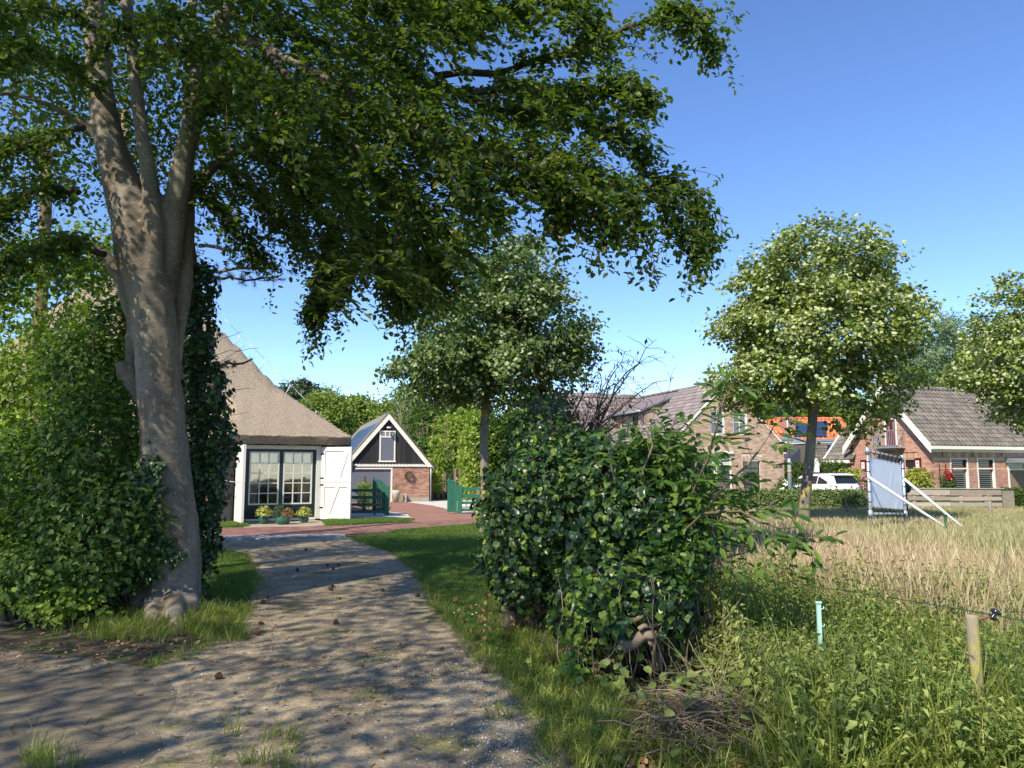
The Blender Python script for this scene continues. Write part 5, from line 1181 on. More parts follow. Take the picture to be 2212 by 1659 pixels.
# stations along the length from the rear bumper: (x, sill, belt, halfwidth, shoulder halfwidth)
body_st = [(0.0, .38, .86, .70, .66), (.05, .28, .95, .80, .74), (.22, .24, 1.0, .87, .80), (.7, .22, .98, .90, .84), (1.6, .20, .95, .90, .85), (2.6, .20, .93, .90, .85), (3.3, .20, .90, .89, .82), (3.9, .22, .84, .86, .74), (4.25, .26, .74, .78, .62), (4.42, .34, .62, .62, .48)]
vs = []; ring = []
for (x, zs0, zb, hw_, sh_) in body_st:
    prof = [(-hw_ * .9, zs0), (-hw_, zs0 + .12), (-hw_, (zs0 + zb) / 2 + .05), (-hw_ * .985, zb - .08), (-sh_, zb), (0, zb + .015), (sh_, zb), (hw_ * .985, zb - .08), (hw_, (zs0 + zb) / 2 + .05), (hw_, zs0 + .12), (hw_ * .9, zs0)]
    vs += [cw(x, y, z) for y, z in prof]
m_ = 11; fs = [(i * m_ + j, (i + 1) * m_ + j, (i + 1) * m_ + (j + 1) % m_, i * m_ + (j + 1) % m_) for i in range(len(body_st) - 1) for j in range(m_)] + [tuple(range(m_)), tuple(reversed(range((len(body_st) - 1) * m_, len(body_st) * m_)))]
MB().add(vs, fs, True).build('body', M_carpaint, car)
# cabin: roof with glass sides and sloping tailgate
cab = [(.22, .98, .76, .98, .76), (.52, .97, .78, 1.36, .60), (.75, .97, .79, 1.45, .60), (1.5, .96, .79, 1.475, .61), (2.3, .95, .79, 1.455, .60), (2.75, .94, .78, 1.36, .57), (3.35, .91, .75, .93, .70)]
vs = []
for (x, zb, hb, zr_, hr) in cab: vs += [cw(x, -hb, zb), cw(x, -hr - .02, zr_ - .07), cw(x, -hr * .82, zr_ - .01), cw(x, 0, zr_ + .012), cw(x, hr * .82, zr_ - .01), cw(x, hr + .02, zr_ - .07), cw(x, hb, zb)]
fs = [(i * 7 + j, (i + 1) * 7 + j, (i + 1) * 7 + j + 1, i * 7 + j + 1) for i in range(len(cab) - 1) for j in range(6)]
MB().add(vs, fs, True).build('cabin', M_carpaint, car)
def carpane(pts, name, mat=M_carglass):
    m = MB(); n = (pts[1] - pts[0]).cross(pts[2] - pts[0]).normalized(); m.slab(pts, n, .012); return m.build(name, mat, car)
for sg in (1, -1):
    def gp(x, t, o=.014):   # on the side glass plane, t from belt to roof
        for i in range(len(cab) - 1):
            if cab[i][0] <= x <= cab[i + 1][0]: break
        a_, b_ = cab[i], cab[i + 1]; q = (x - a_[0]) / (b_[0] - a_[0]); zb = a_[1] + (b_[1] - a_[1]) * q; hb = a_[2] + (b_[2] - a_[2]) * q; zr_ = a_[3] + (b_[3] - a_[3]) * q - .07; hr = a_[4] + (b_[4] - a_[4]) * q + .02
        return cw(x, sg * (hb + (hr - hb) * t + o), zb + (zr_ - zb) * t)
    def side_pane(x0, x1, t1a, t1b, nm): pts = [gp(x0, .08), gp(x1, .08), gp(x1, t1b), gp(x0, t1a)]; pts = pts if sg > 0 else pts[::-1]; carpane([p + side * 0 for p in pts], nm)
    side_pane(.68, 1.30, .35, .90, 'quarter_window'); side_pane(1.36, 2.15, .92, .92, 'rear_side_window'); side_pane(2.22, 2.95, .92, .88, 'front_side_window')
    for x in (1.5, 2.4): MB().hexa([cw(x, sg * .905, .80), cw(x + .2, sg * .905, .80), cw(x + .2, sg * .935, .80), cw(x, sg * .935, .80), cw(x, sg * .905, .825), cw(x + .2, sg * .905, .825), cw(x + .2, sg * .935, .825), cw(x, sg * .935, .825)]).build('door_handle', M_steel, car)
    mb = MB(); mb.tube([cw(.8, sg * .56, 1.50), cw(1.5, sg * .57, 1.52), cw(2.4, sg * .56, 1.49)], .02, 6); mb.build('roof_rail', M_blackwood, car)
    for x in (.78, 3.42):
        m = MB(); c = cw(x, sg * .80, .31); k0 = len(m.v)
        m.tube([c - side * .11, c + side * .11], .31, 20); wh = m.build('wheel', M_tyre, car); m = MB(); m.tube([c + side * sg * .10, c + side * sg * .125], .2, 14); m.build('rim', M_rim, wh)
        m = MB(); m.tube([cw(x, sg * .875, .31), cw(x, sg * .912, .31)], .36, 20); m.build('wheel_arch', M_blackwood, car)
    # tail lamps
    MB().hexa([cw(.0, sg * .40, .84), cw(.03, sg * .79, .83), cw(.34, sg * .885, .88), cw(.2, sg * .40, .84), cw(.02, sg * .40, .90), cw(.06, sg * .81, .93), cw(.38, sg * .88, .95), cw(.24, sg * .40, .90)]).build('tail_light', M_redlens, car)
    MB().hexa([cw(-.02, sg * .45, .53), cw(0, sg * .74, .53), cw(.1, sg * .74, .53), cw(.1, sg * .45, .53), cw(-.02, sg * .45, .56), cw(0, sg * .74, .57), cw(.1, sg * .74, .57), cw(.1, sg * .45, .56)]).build('reflector', M_redlens, car)
rp = [cw(.235, .66, 1.03), cw(.235, -.66, 1.03), cw(.49, -.54, 1.35), cw(.49, .54, 1.35)]; carpane([p - h2 * .014 + Vector((0, 0, .008)) for p in rp], 'rear_window')
MB().hexa([cw(.34, -.56, 1.40), cw(.34, .56, 1.40), cw(.75, .60, 1.44), cw(.75, -.60, 1.44), cw(.34, -.54, 1.435), cw(.34, .54, 1.435), cw(.75, .58, 1.485), cw(.75, -.58, 1.485)]).build('spoiler', M_carpaint, car)
pm = MB(); pm.hexa([cw(-.03, .26, .52), cw(-.03, -.26, .52), cw(-.01, -.26, .52), cw(-.01, .26, .52), cw(-.03, .26, .63), cw(-.03, -.26, .63), cw(-.01, -.26, .63), cw(-.01, .26, .63)]); plt = pm.build('licence_plate', plain('plate_blue', (.16, .20, .38), .4, bump=0), car)
mk = MB()
for i in range(7): y = .20 - i * .065; mk.hexa([cw(-.036, y, .545), cw(-.036, y - .035, .545), cw(-.03, y - .035, .545), cw(-.03, y, .545), cw(-.036, y, .605), cw(-.036, y - .035, .605), cw(-.03, y - .035, .605), cw(-.03, y, .605)])
mk.build('plate_marks', M_white, plt)
em = MB(); em.tube([cw(.005, 0, .90), cw(-.008, 0, .90)], .055, 14); em.build('badge', M_steel, car)
# ================================================================ leaves and bark
M_bark_beech = None
def barkmat(name, stops, lich=None, scale=3, stretch=(1, 1, .35), bump=.7, fine=30):
    m, n, l, p = newmat(name)
    tc = n.new('ShaderNodeTexCoord'); mp = n.new('ShaderNodeMapping'); mp.inputs['Scale'].default_value = stretch; l.new(tc.outputs['Object'], mp.inputs[0])
    t = n.new('ShaderNodeTexNoise'); t.inputs['Scale'].default_value = scale; t.inputs['Detail'].default_value = 9; t.inputs['Roughness'].default_value = .6; l.new(mp.outputs[0], t.inputs['Vector'])
    r = n.new('ShaderNodeValToRGB'); setramp(r, stops); l.new(t.outputs['Fac'], r.inputs[0]); col = r.outputs[0]
    # fine horizontal wrinkles
    m2 = n.new('ShaderNodeMapping'); m2.inputs['Scale'].default_value = (1, 1, 2.2); l.new(tc.outputs['Object'], m2.inputs[0])
    t2 = n.new('ShaderNodeTexNoise'); t2.inputs['Scale'].default_value = fine * .35; t2.inputs['Detail'].default_value = 8; t2.inputs['Roughness'].default_value = .7; l.new(m2.outputs[0], t2.inputs['Vector'])
    r2 = n.new('ShaderNodeValToRGB'); setramp(r2, [(.3, (.72, .70, .67)), (.5, (1, 1, 1)), (.7, (1.15, 1.13, 1.1))]); l.new(t2.outputs['Fac'], r2.inputs[0])
    mx = n.new('ShaderNodeMix'); mx.data_type = 'RGBA'; mx.blend_type = 'MULTIPLY'; mx.inputs[0].default_value = 1; l.new(col, mx.inputs[6]); l.new(r2.outputs[0], mx.inputs[7]); col = mx.outputs[2]
    if lich:
        t3 = n.new('ShaderNodeTexNoise'); t3.inputs['Scale'].default_value = lich[0]; t3.inputs['Detail'].default_value = 6; l.new(tc.outputs['Object'], t3.inputs['Vector'])
        r3 = n.new('ShaderNodeValToRGB'); setramp(r3, [(lich[1], (0, 0, 0)), (lich[1] + .05, (1, 1, 1))]); l.new(t3.outputs['Fac'], r3.inputs[0])
        mx = n.new('ShaderNodeMix'); mx.data_type = 'RGBA'; l.new(r3.outputs[0], mx.inputs[0]); l.new(col, mx.inputs[6]); mx.inputs[7].default_value = rgba(lich[2]); col = mx.outputs[2]
    l.new(col, p.inputs['Base Color']); p.inputs['Roughness'].default_value = .9; p.inputs['Specular IOR Level'].default_value = .15
    b = n.new('ShaderNodeBump'); b.inputs['Strength'].default_value = bump; b.inputs['Distance'].default_value = .02; l.new(t2.outputs['Fac'], b.inputs['Height']); l.new(b.outputs[0], p.inputs['Normal'])
    return m
M_beechbark = barkmat('beech_bark', [(.3, (.10, .078, .052)), (.5, (.19, .155, .115)), (.7, (.28, .245, .195))], (30, .64, (.36, .36, .31)))
M_lindenbark = barkmat('linden_bark', [(.3, (.13, .11, .085)), (.7, (.28, .25, .20))], (5, .57, (.42, .30, .06)), bump=.6)
M_darkbark = barkmat('dark_bark', [(.3, (.05, .04, .032)), (.7, (.13, .105, .08))], None, bump=.8)
M_pinebark = barkmat('pine_bark', [(.3, (.16, .10, .07)), (.7, (.36, .26, .19))], None, scale=6, bump=.9)
M_beechleaf = leafmat('beech_leaf', [(.0, (.025, .055, .010)), (.5, (.052, .095, .015)), (.85, (.095, .14, .022)), (.97, (.15, .18, .03)), (1, (.26, .22, .06))], (.20, .31, .02), 0.36, 0.5, 0.35)
M_nut = leafmat('beech_nut', [(.2, (.20, .11, .04)), (.8, (.34, .20, .07))], (.2, .1, .02), .1)
M_hornleaf = leafmat('hornbeam_leaf', [(.0, (.022, .052, .010)), (.5, (.05, .10, .017)), (1, (.11, .17, .03))], (.18, .32, .022), 0.34, 0.5, 0.3)
M_yelleaf = leafmat('sunny_shrub_leaf', [(.0, (.11, .18, .02)), (.5, (.22, .31, .04)), (1, (.38, .43, .09))], (.40, .56, .05), 0.42, 0.5, 0.3)
M_ivyleaf = leafmat('ivy_leaf', [(.0, (.010, .032, .008)), (.5, (.022, .058, .012)), (.85, (.042, .09, .018)), (1, (.10, .15, .028))], (.08, .16, .012), 0.12, 0.36, 0.45)
M_ivylight = leafmat('young_ivy_leaf', [(.0, (.10, .18, .02)), (1, (.24, .32, .05))], (.22, .40, .03), 0.32, 0.4, 0.3)
M_elderleaf = leafmat('elder_leaf', [(.0, (.032, .08, .016)), (.6, (.065, .125, .022)), (1, (.14, .21, .035))], (.18, .34, .025), 0.3, 0.5, 0.3)
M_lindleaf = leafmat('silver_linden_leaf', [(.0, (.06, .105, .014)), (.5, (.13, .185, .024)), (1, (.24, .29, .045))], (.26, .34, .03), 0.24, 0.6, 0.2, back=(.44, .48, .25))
M_lindshade = leafmat('shaded_linden_leaf', [(.0, (.035, .075, .016)), (.5, (.07, .125, .025)), (1, (.14, .20, .045))], (.16, .27, .03), .24, .6, .2, back=(.34, .38, .22))  # darker copy of the silver linden leaf, shade put into its colour
M_willow = leafmat('willow_leaf', [(.0, (.13, .20, .10)), (1, (.26, .34, .18))], (.2, .32, .1), 0.25, 0.5, 0.3)
M_forest = leafmat('forest_leaf', [(.0, (.09, .14, .028)), (.5, (.16, .225, .045)), (1, (.27, .33, .08))], (.26, .38, .04), 0.3, 0.6, 0.2, big=(.09, (.7, .78, .75), (1.2, 1.15, 1.0)))
M_pineleaf = leafmat('pine_needles', [(.0, (.045, .075, .035)), (1, (.10, .14, .07))], (.1, .15, .04), 0.12, 0.5, 0.3)
M_hedgeleaf = leafmat('hedge_leaf', [(.0, (.09, .14, .04)), (1, (.22, .27, .09))], (.2, .3, .05), 0.25, 0.5, 0.3)
M_acid = leafmat('golden_shrub_leaf', [(.0, (.12, .18, .015)), (.5, (.28, .32, .03)), (1, (.50, .48, .08))], (.4, .45, .04), .3)
M_redrose = leafmat('red_petals', [(.2, (.30, .01, .015)), (.8, (.55, .02, .03))], (.4, .02, .02), .2)
M_pinkrose = leafmat('rose_pink_petals', [(.2, (.50, .20, .20)), (.8, (.70, .38, .38))], (.5, .2, .2), .2)
M_grass = leafmat('grass_blade', [(.0, (.10, .145, .024)), (.6, (.20, .25, .05)), (1, (.38, .40, .13))], (.32, .42, .06), 0.36, 0.5, 0.25, big=(.7, (.8, .85, .8), (1.2, 1.1, 1.0)))
M_lawngrass = leafmat('lawn_blade', [(.0, (.06, .12, .018)), (.7, (.12, .19, .03)), (1, (.24, .29, .08))], (.2, .36, .03), 0.36, 0.5, 0.3)
M_straw = leafmat('dry_grass', [(.0, (.36, .27, .16)), (.5, (.58, .48, .31)), (1, (.72, .64, .45))], (.56, .47, .28), 0.32, 0.7, 0.2, big=(.35, (.66, .84, .52), (1.05, 1.0, 1.0)))
M_nettle = leafmat('nettle_leaf', [(.0, (.085, .13, .028)), (.5, (.18, .235, .055)), (1, (.36, .40, .13))], (.32, .42, .06), 0.33, 0.6, 0.25)
M_deadleaf = leafmat('dead_leaf', [(.0, (.13, .07, .035)), (1, (.36, .22, .12))], (.25, .12, .05), .1, .8, .1)
M_cone = noisy('pine_cone', [(.3, (.07, .035, .02)), (.7, (.16, .09, .055))], scale=60, rough=.9, bump=.6)
TUP = np.array([0., 0, 1])

def arr(v): return np.array([v[0], v[1], v[2]], float)
def bez(a, b, sag=0.0, n=6, wob=0.05):
    a, b = Vector(a), Vector(b); L = (b - a).length; out = []
    for i in range(n):
        t = i / (n - 1); p = a.lerp(b, t) + Vector((0, 0, sag * L * 4 * t * (1 - t)))
        if 0 < i < n - 1: p += Vector((random.uniform(-1, 1), random.uniform(-1, 1), random.uniform(-1, 1))) * wob * L * .5
        out.append(p)
    return out

# ================================================================ round crowned trees
def crown_tree(name, label, cat, base, trunk_top, trunk_r, blobs, nclump, clump_r, nleaf, lsize, lmat, bmat, kind='round', flip=0.0, group=None, limbs=26, nrmup=.5, shell=.45, parts=0, flat=.7, lean=(0, 0), tipv=(0, 0, -.4)):
    """blobs: (centre, radii) ellipsoids of the crown; leaves grow in clumps at the ends of the limbs"""
    t = thing(name, label, cat, (base[0], base[1], 0), group)
    tk = MB(); b0 = Vector((base[0], base[1], -.1)); tt = Vector(trunk_top); pts = [b0, b0.lerp(tt, .04) + Vector((0, 0, .1)), b0.lerp(tt, .3) + Vector((random.uniform(-.03, .03), 0, 0)), b0.lerp(tt, .6) + Vector((random.uniform(-.05, .05), 0, 0)), tt]
    tk.tube(pts, [trunk_r * 1.35, trunk_r * 1.08, trunk_r * .95, trunk_r * .88, trunk_r * .8], 14); tk.build('trunk', bmat, t)
    vol = np.array([r[0] * r[1] * r[2] for _, r in blobs]); vol = vol / vol.sum()
    cl = []
    for _ in range(nclump):
        k = rng.choice(len(blobs), p=vol); c, r = blobs[k]; d = unit(rng.normal(0, 1, 3)); rr = shell + (1.04 - shell) * rng.random() ** .6
        cl.append(arr(c) + d * rr * np.array(r))
    cl = np.array(cl); c0 = np.mean([arr(c) for c, _ in blobs], 0)
    lb = MB(); order = rng.permutation(len(cl))[:limbs]; ztop = max(c[2] + r[2] * .75 for c, r in blobs)
    ld = Vector((c0[0], c0[1], ztop)); main = [tt, tt.lerp(ld, .35), tt.lerp(ld, .7), ld]; lb.tube(main, [trunk_r * .8, trunk_r * .5, trunk_r * .25, .02], 8)
    for i in order:
        e = Vector(cl[i]); f = min(.9, max(0, (e.z - tt.z) / (ld.z - tt.z + .01) - .25)); s = tt.lerp(ld, f * .8); r_ = trunk_r * (.34 - .22 * f)
        lb.tube(bez(s, s.lerp(e, .96), .05, 6, .05), [r_ * (1 - .82 * q / 5) for q in range(6)], 6)
    lb.build('limbs', bmat, t)
    n = nleaf * len(cl); k = np.repeat(np.arange(len(cl)), nleaf); d = rng.normal(0, 1, (n, 3)) * .55
    rad = rng.uniform(.6, 1.3, len(cl))[k][:, None] * clump_r
    pts = cl[k] + d * rad * np.array([1, 1, flat])
    out = unit(pts - c0); nr = unit(out * (1 - nrmup) + TUP * nrmup)
    leaves('leaf', 'crown', pts, nr, tipv + out * .5, lsize, kind, lmat, t, parts=parts, jit=.65, flip=flip)
    return t
def PB(U, V, Y, ru, rv, ry): c = P(U, V, Y); return (c, (ru / FP * Y, ry, rv / FP * Y))
# lindens
b1 = P(1047, 1050, 20.5)
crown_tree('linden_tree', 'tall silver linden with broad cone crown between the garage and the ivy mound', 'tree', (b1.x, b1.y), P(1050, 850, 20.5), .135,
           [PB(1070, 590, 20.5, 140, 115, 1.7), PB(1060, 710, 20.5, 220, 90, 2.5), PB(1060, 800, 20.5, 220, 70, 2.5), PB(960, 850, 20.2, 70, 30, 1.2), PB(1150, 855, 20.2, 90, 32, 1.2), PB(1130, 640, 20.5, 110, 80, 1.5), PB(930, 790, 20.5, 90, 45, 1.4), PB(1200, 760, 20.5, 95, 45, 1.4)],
           520, .34, 74, .098, M_lindshade, M_lindenbark, flip=.22, group='silver lindens', shell=.35)
b2 = G(1733, 1118); b2 = Vector((P(1733, 1110, 21).x, 21, 0))
crown_tree('linden_tree', 'round silver linden with yellow lichen on its leaning trunk, left of the canvas screen', 'tree', (b2.x, b2.y), P(1757, 880, 21), .15,
           [PB(1765, 600, 21, 155, 110, 2.6), PB(1765, 720, 21, 205, 115, 3.2), PB(1685, 820, 21, 145, 70, 2.8), PB(1870, 830, 21, 100, 75, 2), PB(1625, 665, 21, 85, 75, 1.5), PB(1895, 655, 21, 85, 75, 1.5), PB(1870, 905, 20.4, 70, 28, 1)],
           640, .33, 80, .098, M_lindleaf, M_lindenbark, flip=.36, group='silver lindens', shell=.42, limbs=44)
b3 = P(2290, 1060, 31)
crown_tree('linden_tree', 'silver linden cut off by the right edge, over the grey tiled roof', 'tree', (b3.x, b3.y), P(2290, 880, 31), .2,
           [PB(2250, 690, 31, 130, 110, 2.5), PB(2230, 780, 31, 165, 90, 3), PB(2290, 870, 31, 150, 60, 2.5), PB(2195, 830, 31, 90, 50, 1.5)],
           420, .45, 66, .135, M_lindleaf, M_lindenbark, flip=.36, group='silver lindens', shell=.4)
# a shoot from the foot of the first linden
# willow and trees behind the houses
crown_tree('willow_tree', 'soft grey green willow rising behind the roof of the salmon brick house', 'tree', P(2030, 1050, 66).xy, P(2030, 900, 66), .3,
           [PB(2010, 760, 66, 85, 85, 4), PB(2080, 790, 66, 90, 80, 4), PB(1950, 810, 66, 60, 55, 3)], 420, .8, 50, .30, M_willow, M_darkbark, kind='long', nrmup=.3, limbs=14)
bgt = [(1640, 905, 72, 75, 48, M_forest, 'dark green tree behind the right shoulder of the tan gable'), (1720, 895, 80, 75, 60, M_forest, 'tall dark tree behind the brown chimney and steel pole'), (1820, 905, 84, 80, 55, M_forest, 'tree behind the orange roof, under the linden crown'),
       (1960, 850, 62, 60, 48, M_forest, 'dark tree just behind the white gable peak of the salmon house'), (2070, 850, 60, 80, 40, M_forest, 'low dark tree above the middle of the grey tiled ridge'), (2180, 860, 60, 80, 48, M_forest, 'dark tree above the right end of the grey tiled ridge')]
for (u, v, y, ru, rv, mt, lab) in bgt:
    crown_tree('broadleaf_tree', lab, 'tree', P(u, 1050, y).xy, P(u, v + rv * .8, y), .25, [PB(u, v, y, ru, rv, ru / FP * y * .8), PB(u - ru * .3, v + rv * .5, y, ru * .7, rv * .7, 3)], 230, 1.0, 42, .36, mt, M_darkbark, kind='oval', group='trees behind the houses', limbs=8)
# trees behind the garage and yard
yard = [(700, 905, 70, 60, 62, M_forest, 'bushy light green tree beside the thatched hip, behind the garage'), (650, 865, 92, 48, 42, M_pineleaf, 'dark pine peeping over the lower end of the thatched hip'), (765, 900, 78, 55, 40, M_forest, 'rounded green tree above the solar panels of the garage'),
        (868, 905, 66, 55, 70, M_forest, 'leafy tree right behind the white garage gable peak'), (935, 950, 58, 62, 75, M_hornleaf, 'green tree behind the brown plank fence'), (1000, 955, 56, 55, 70, M_yelleaf, 'sunlit yellow green tree left of the middle linden trunk'),
        (1085, 955, 58, 65, 78, M_hornleaf, 'green tree right of the middle linden trunk'), (985, 885, 96, 60, 30, M_pineleaf, 'dark pine on the skyline left of the middle linden trunk'), (1160, 905, 70, 70, 50, M_forest, 'green tree behind the dark top of the ivy mound'),
        (900, 1000, 47, 45, 45, M_hornleaf, 'leafy shrub right of the garage verge, above the plank fence')]
for (u, v, y, ru, rv, mt, lab) in yard:
    crown_tree('background_tree', lab, 'tree', P(u, 1050, y).xy, P(u, v + rv * .7, y), .16, [PB(u, v, y, ru, rv, ru / FP * y), PB(u + 8, v + rv * .6, y, ru * .9, rv * .7, ru / FP * y)], 260, .8, 44, .25 if y < 75 else .36, mt, M_darkbark, kind='oval', group='trees behind the yard', limbs=8)
# bare pale tree
def bare_tree(name, label, base, h, spread, mat, r0=.05, n=26, seed=3, dirz=1.0, cat='tree', twigdens=3, parent=None):
    rs = random.Random(seed); t = parent or thing(name, label, cat, (base[0], base[1], base[2] if len(base) > 2 else 0)); mb = MB()
    b = Vector((base[0], base[1], base[2] if len(base) > 2 else 0)); ends = []
    for i in range(n):
        a = rs.uniform(0, 6.28); e = b + Vector((math.cos(a) * spread * rs.uniform(.2, 1), math.sin(a) * spread * rs.uniform(.2, 1), h * rs.uniform(.5, 1)))
        p = bez(b, e, -.08, 7, .08); mb.tube(p, [r0 * (1 - .9 * q / 6) for q in range(7)], 5); 
        for k in (3, 4, 5, 6):
            for _ in range(twigdens):
                q = p[k] + Vector((rs.uniform(-1, 1), rs.uniform(-1, 1), rs.uniform(-.2, 1))) * spread * .28; tp = bez(p[k], q, .04, 5, .2); mb.tube(tp, [r0 * .25 * (1 - .8 * w / 4) for w in range(5)], 4); ends += tp[2:]
    mb.build('branches', mat, t); return t, ends
bt = P(922, 1010, 52); bare_tree('bare_tree', 'pale leafless branching tree among the greenery behind the plank fence', (bt.x, bt.y, 0), P(922, 900, 52).z, 2.2, M_pinebark, .07, 20, 5)
bt = P(890, 880, 60); bare_tree('bare_tree', 'grey bare tree whose twigs stand against the sky above the garage', (P(885, 1000, 60).x, 60, 0), P(890, 862, 60).z, 2.2, M_oldwood, .07, 18, 9)
# climbers on poles beside the middle linden
for (u0, u1, v0, v1, y, lab) in [(935, 950, 940, 1060, 42, 'young climber column in front of the plank fence gap'), (1000, 1018, 920, 1080, 38, 'tall leafy climber column just left of the middle linden trunk')]:
    c = P((u0 + u1) / 2, v1, y); h0, h1 = max(.05, P(0, v1, y).z), P(0, v0, y).z; t = thing('climbing_plant', lab, 'climber', (c.x, c.y, 0)); w = (u1 - u0) / FP * y * .62
    pts = np.stack([c.x + rng.normal(0, w, 900), c.y + rng.normal(0, w, 900), rng.uniform(h0, h1, 900)], 1); leaves('leaf', 'foliage', pts, (0, -.6, .5), (0, 0, -1), .17, 'oval', M_yelleaf, t, jit=.8); MB().tube([(c.x, c.y, 0), (c.x, c.y, h1 * .95)], .03, 5).build('stem', M_darkbark, t)
# far wood on the dune
N = 1500; X = rng.uniform(-75, 60, N); Y = rng.uniform(95, 135, N); H = rng.uniform(5.5, 8.5, N)
K = np.repeat(np.arange(N), 46); d = unit(rng.normal(0, 1, (len(K), 3))) * rng.random((len(K), 1)) ** .4
gzv = np.array([gz(a, b) for a, b in zip(X, Y)])
capU = 1106 + FP * X / Y; lim = np.interp(capU, [400, 560, 620, 660, 720, 800, 900, 1000, 1100, 1200, 1500, 1800, 2300], [840, 840, 838, 850, 874, 880, 876, 880, 890, 900, 905, 905, 880]); zmax = EYE + (1015 - lim) / FP * Y
top = np.minimum(gzv + H, zmax - rng.random(N) ** 2 * 2.5)
pts = np.stack([X[K], Y[K], top[K] - 2.6], 1) + d * np.array([2.4, 2.4, 2.6]); pts[:, 2] = np.maximum(pts[:, 2], .3)
o = leaves('leaf', 'wood', pts, unit(d * .6 + TUP * .5), (0, 0, -.5), .62, 'diamond', M_forest, None, jit=.5); tag(o, 'distant wooded dune rising behind the yard and houses', 'woodland')
# hedges
def hedge(label, F, L, w, h, z0, mat, n, sz, name='clipped_hedge', kind='oval', cat='hedge', group=None, rough=.05):
    t = thing(name, label, cat, F.w(L / 2, w / 2, 0), group); per = []
    s = rng.uniform(0, L, n); u = rng.random(n); f = rng.random(n); b = np.where(f < .5, rng.normal(0, rough, n), np.where(f < .9, u * w, w)); z = np.where((f >= .5) & (f < .9), h, z0 + u * (h - z0)) + rng.normal(0, rough, n)
    pts = np.array([arr(F.w(a, c, 0)) for a, c in zip(s, b)]); pts[:, 2] = z
    nr = np.where(((f >= .5) & (f < .9))[:, None], TUP, -arr(F.b)); leaves('leaf', 'foliage', pts, nr + TUP * .4, (0, 0, .3), sz, kind, mat, t, jit=.7)
    MB().box(F, .08, L - .08, .08, w - .05, 0, h - .08).build('inner_twigs', M_darkbark, t); return t
p0, p1 = P(1640, 1090, 29.5), P(1873, 1090, 29.0); F = Frame(p0.x, p0.y, math.degrees(math.atan2(p1.y - p0.y, p1.x - p0.x))); hz = P(1760, 1064, 29.2).z
hedge('clipped evergreen hedge in front of the white car', F, (p1 - p0).length, .9, hz, 0, M_hedgeleaf, 9000, .085)
p0, p1 = P(2172, 1090, 31.5), P(2300, 1090, 31.5); hedge('bright green clipped hedge at the right end of the wooden fence', Frame(p0.x, p0.y, 0), (p1 - p0).length, 1, P(2190, 1061, 31.5).z, 0, M_hornleaf, 6000, .09)
p0, p1 = P(1470, 1065, 34), P(1650, 1065, 34); hedge('low box hedge along the front of the tan brick house', Frame(p0.x, p0.y, 6), (p1 - p0).length, .8, P(1600, 1062, 34).z, 0, M_hedgeleaf, 6000, .09)
p0, p1 = P(1655, 1035, 47), P(1830, 1035, 45); F = Frame(p0.x, p0.y, -12); hedge('green garden hedge behind the car, below the orange roof', F, (p1 - p0).length, 1, P(1700, 1006, 46).z, 0, M_hornleaf, 6000, .14, rough=.12)
def bush(name, label, cat, U, V, Y, ru, rv, n, sz, mat, kind='oval', zmin=.05, flowers=None, group=None, stems=True, parts=0, jit=.6):
    c = P(U, V, Y); r = (ru / FP * Y, ru / FP * Y * .8, rv / FP * Y); t = thing(name, label, cat, (c.x, c.y, 0), group)
    d = unit(rng.normal(0, 1, (n, 3))); rr = .35 + .7 * rng.random((n, 1)) ** .5; lump = 1 + .18 * np.sin(d[:, 0:1] * 7 + d[:, 2:3] * 5) * np.cos(d[:, 1:2] * 6)
    pts = arr(c) + d * rr * lump * np.array(r); pts = pts[pts[:, 2] > zmin]; dd = unit(pts - arr(c)); leaves('leaf', 'foliage', pts, unit(dd + TUP * .5), dd * .4 + [0, 0, -.3], sz, kind, mat, t, parts=parts, jit=jit)
    if stems:
        m = MB()
        for _ in range(9): e = pts[rng.integers(0, len(pts))]; m.tube(bez((c.x + random.uniform(-.1, .1), c.y, 0), e, 0, 5, .06), [.02, .016, .012, .008, .004], 5)
        m.build('stems', M_darkbark, t)
    if flowers:
        for (fu, fv, fr, fm) in flowers:
            q = P(fu, fv, Y - r[1] * .9); f = rng.normal(0, 1, (40, 3)) * fr / FP * Y * .5 + arr(q); leaves('petal', 'blossom', f, (0, -1, .4), (0, 0, 1), sz * .8, 'round', fm, t, jit=.9)
    return t
bush('golden_shrub', 'yellow leaved shrub against the salmon gable, right of the canvas screen', 'shrub', 1980, 1040, 37, 32, 28, 1500, .13, M_acid, 'oval', group='golden shrubs')
bush('golden_shrub', 'yellow leaved shrub behind the roof of the white car', 'shrub', 1838, 1036, 41, 42, 22, 1500, .14, M_acid, 'oval', group='golden shrubs')
bush('pink_rose_bush', 'pink flowering rose bush between the white car and the screen', 'rose bush', 1866, 1048, 33.5, 11, 24, 500, .07, M_hornleaf, flowers=[(1868, 1035, 9, M_pinkrose), (1862, 1046, 9, M_pinkrose), (1870, 1052, 8, M_pinkrose), (1866, 1028, 6, M_pinkrose)])
rb_ = bush('red_rose_bush', 'red climbing rose on a rusty trellis beside the louvred windows', 'rose bush', 2048, 1044, 41, 17, 24, 900, .10, M_hornleaf, flowers=[(2044, 1021, 6, M_redrose), (2054, 1028, 5, M_redrose), (2049, 1033, 4, M_redrose)])
q = P(2046, 1056, 41.6); F = Frame(q.x, q.y, 20); m = MB(); hh = P(2046, 1003, 41.6).z
for x in (-.45, 0, .45): m.box(F, x - .02 + .0, x + .02, -.02, .02, 0, hh)
for z in (hh * .55, hh * .85): m.box(F, -.45, .45, -.025, -.02, z, z + .03)
m.build('trellis', M_darkred, rb_)
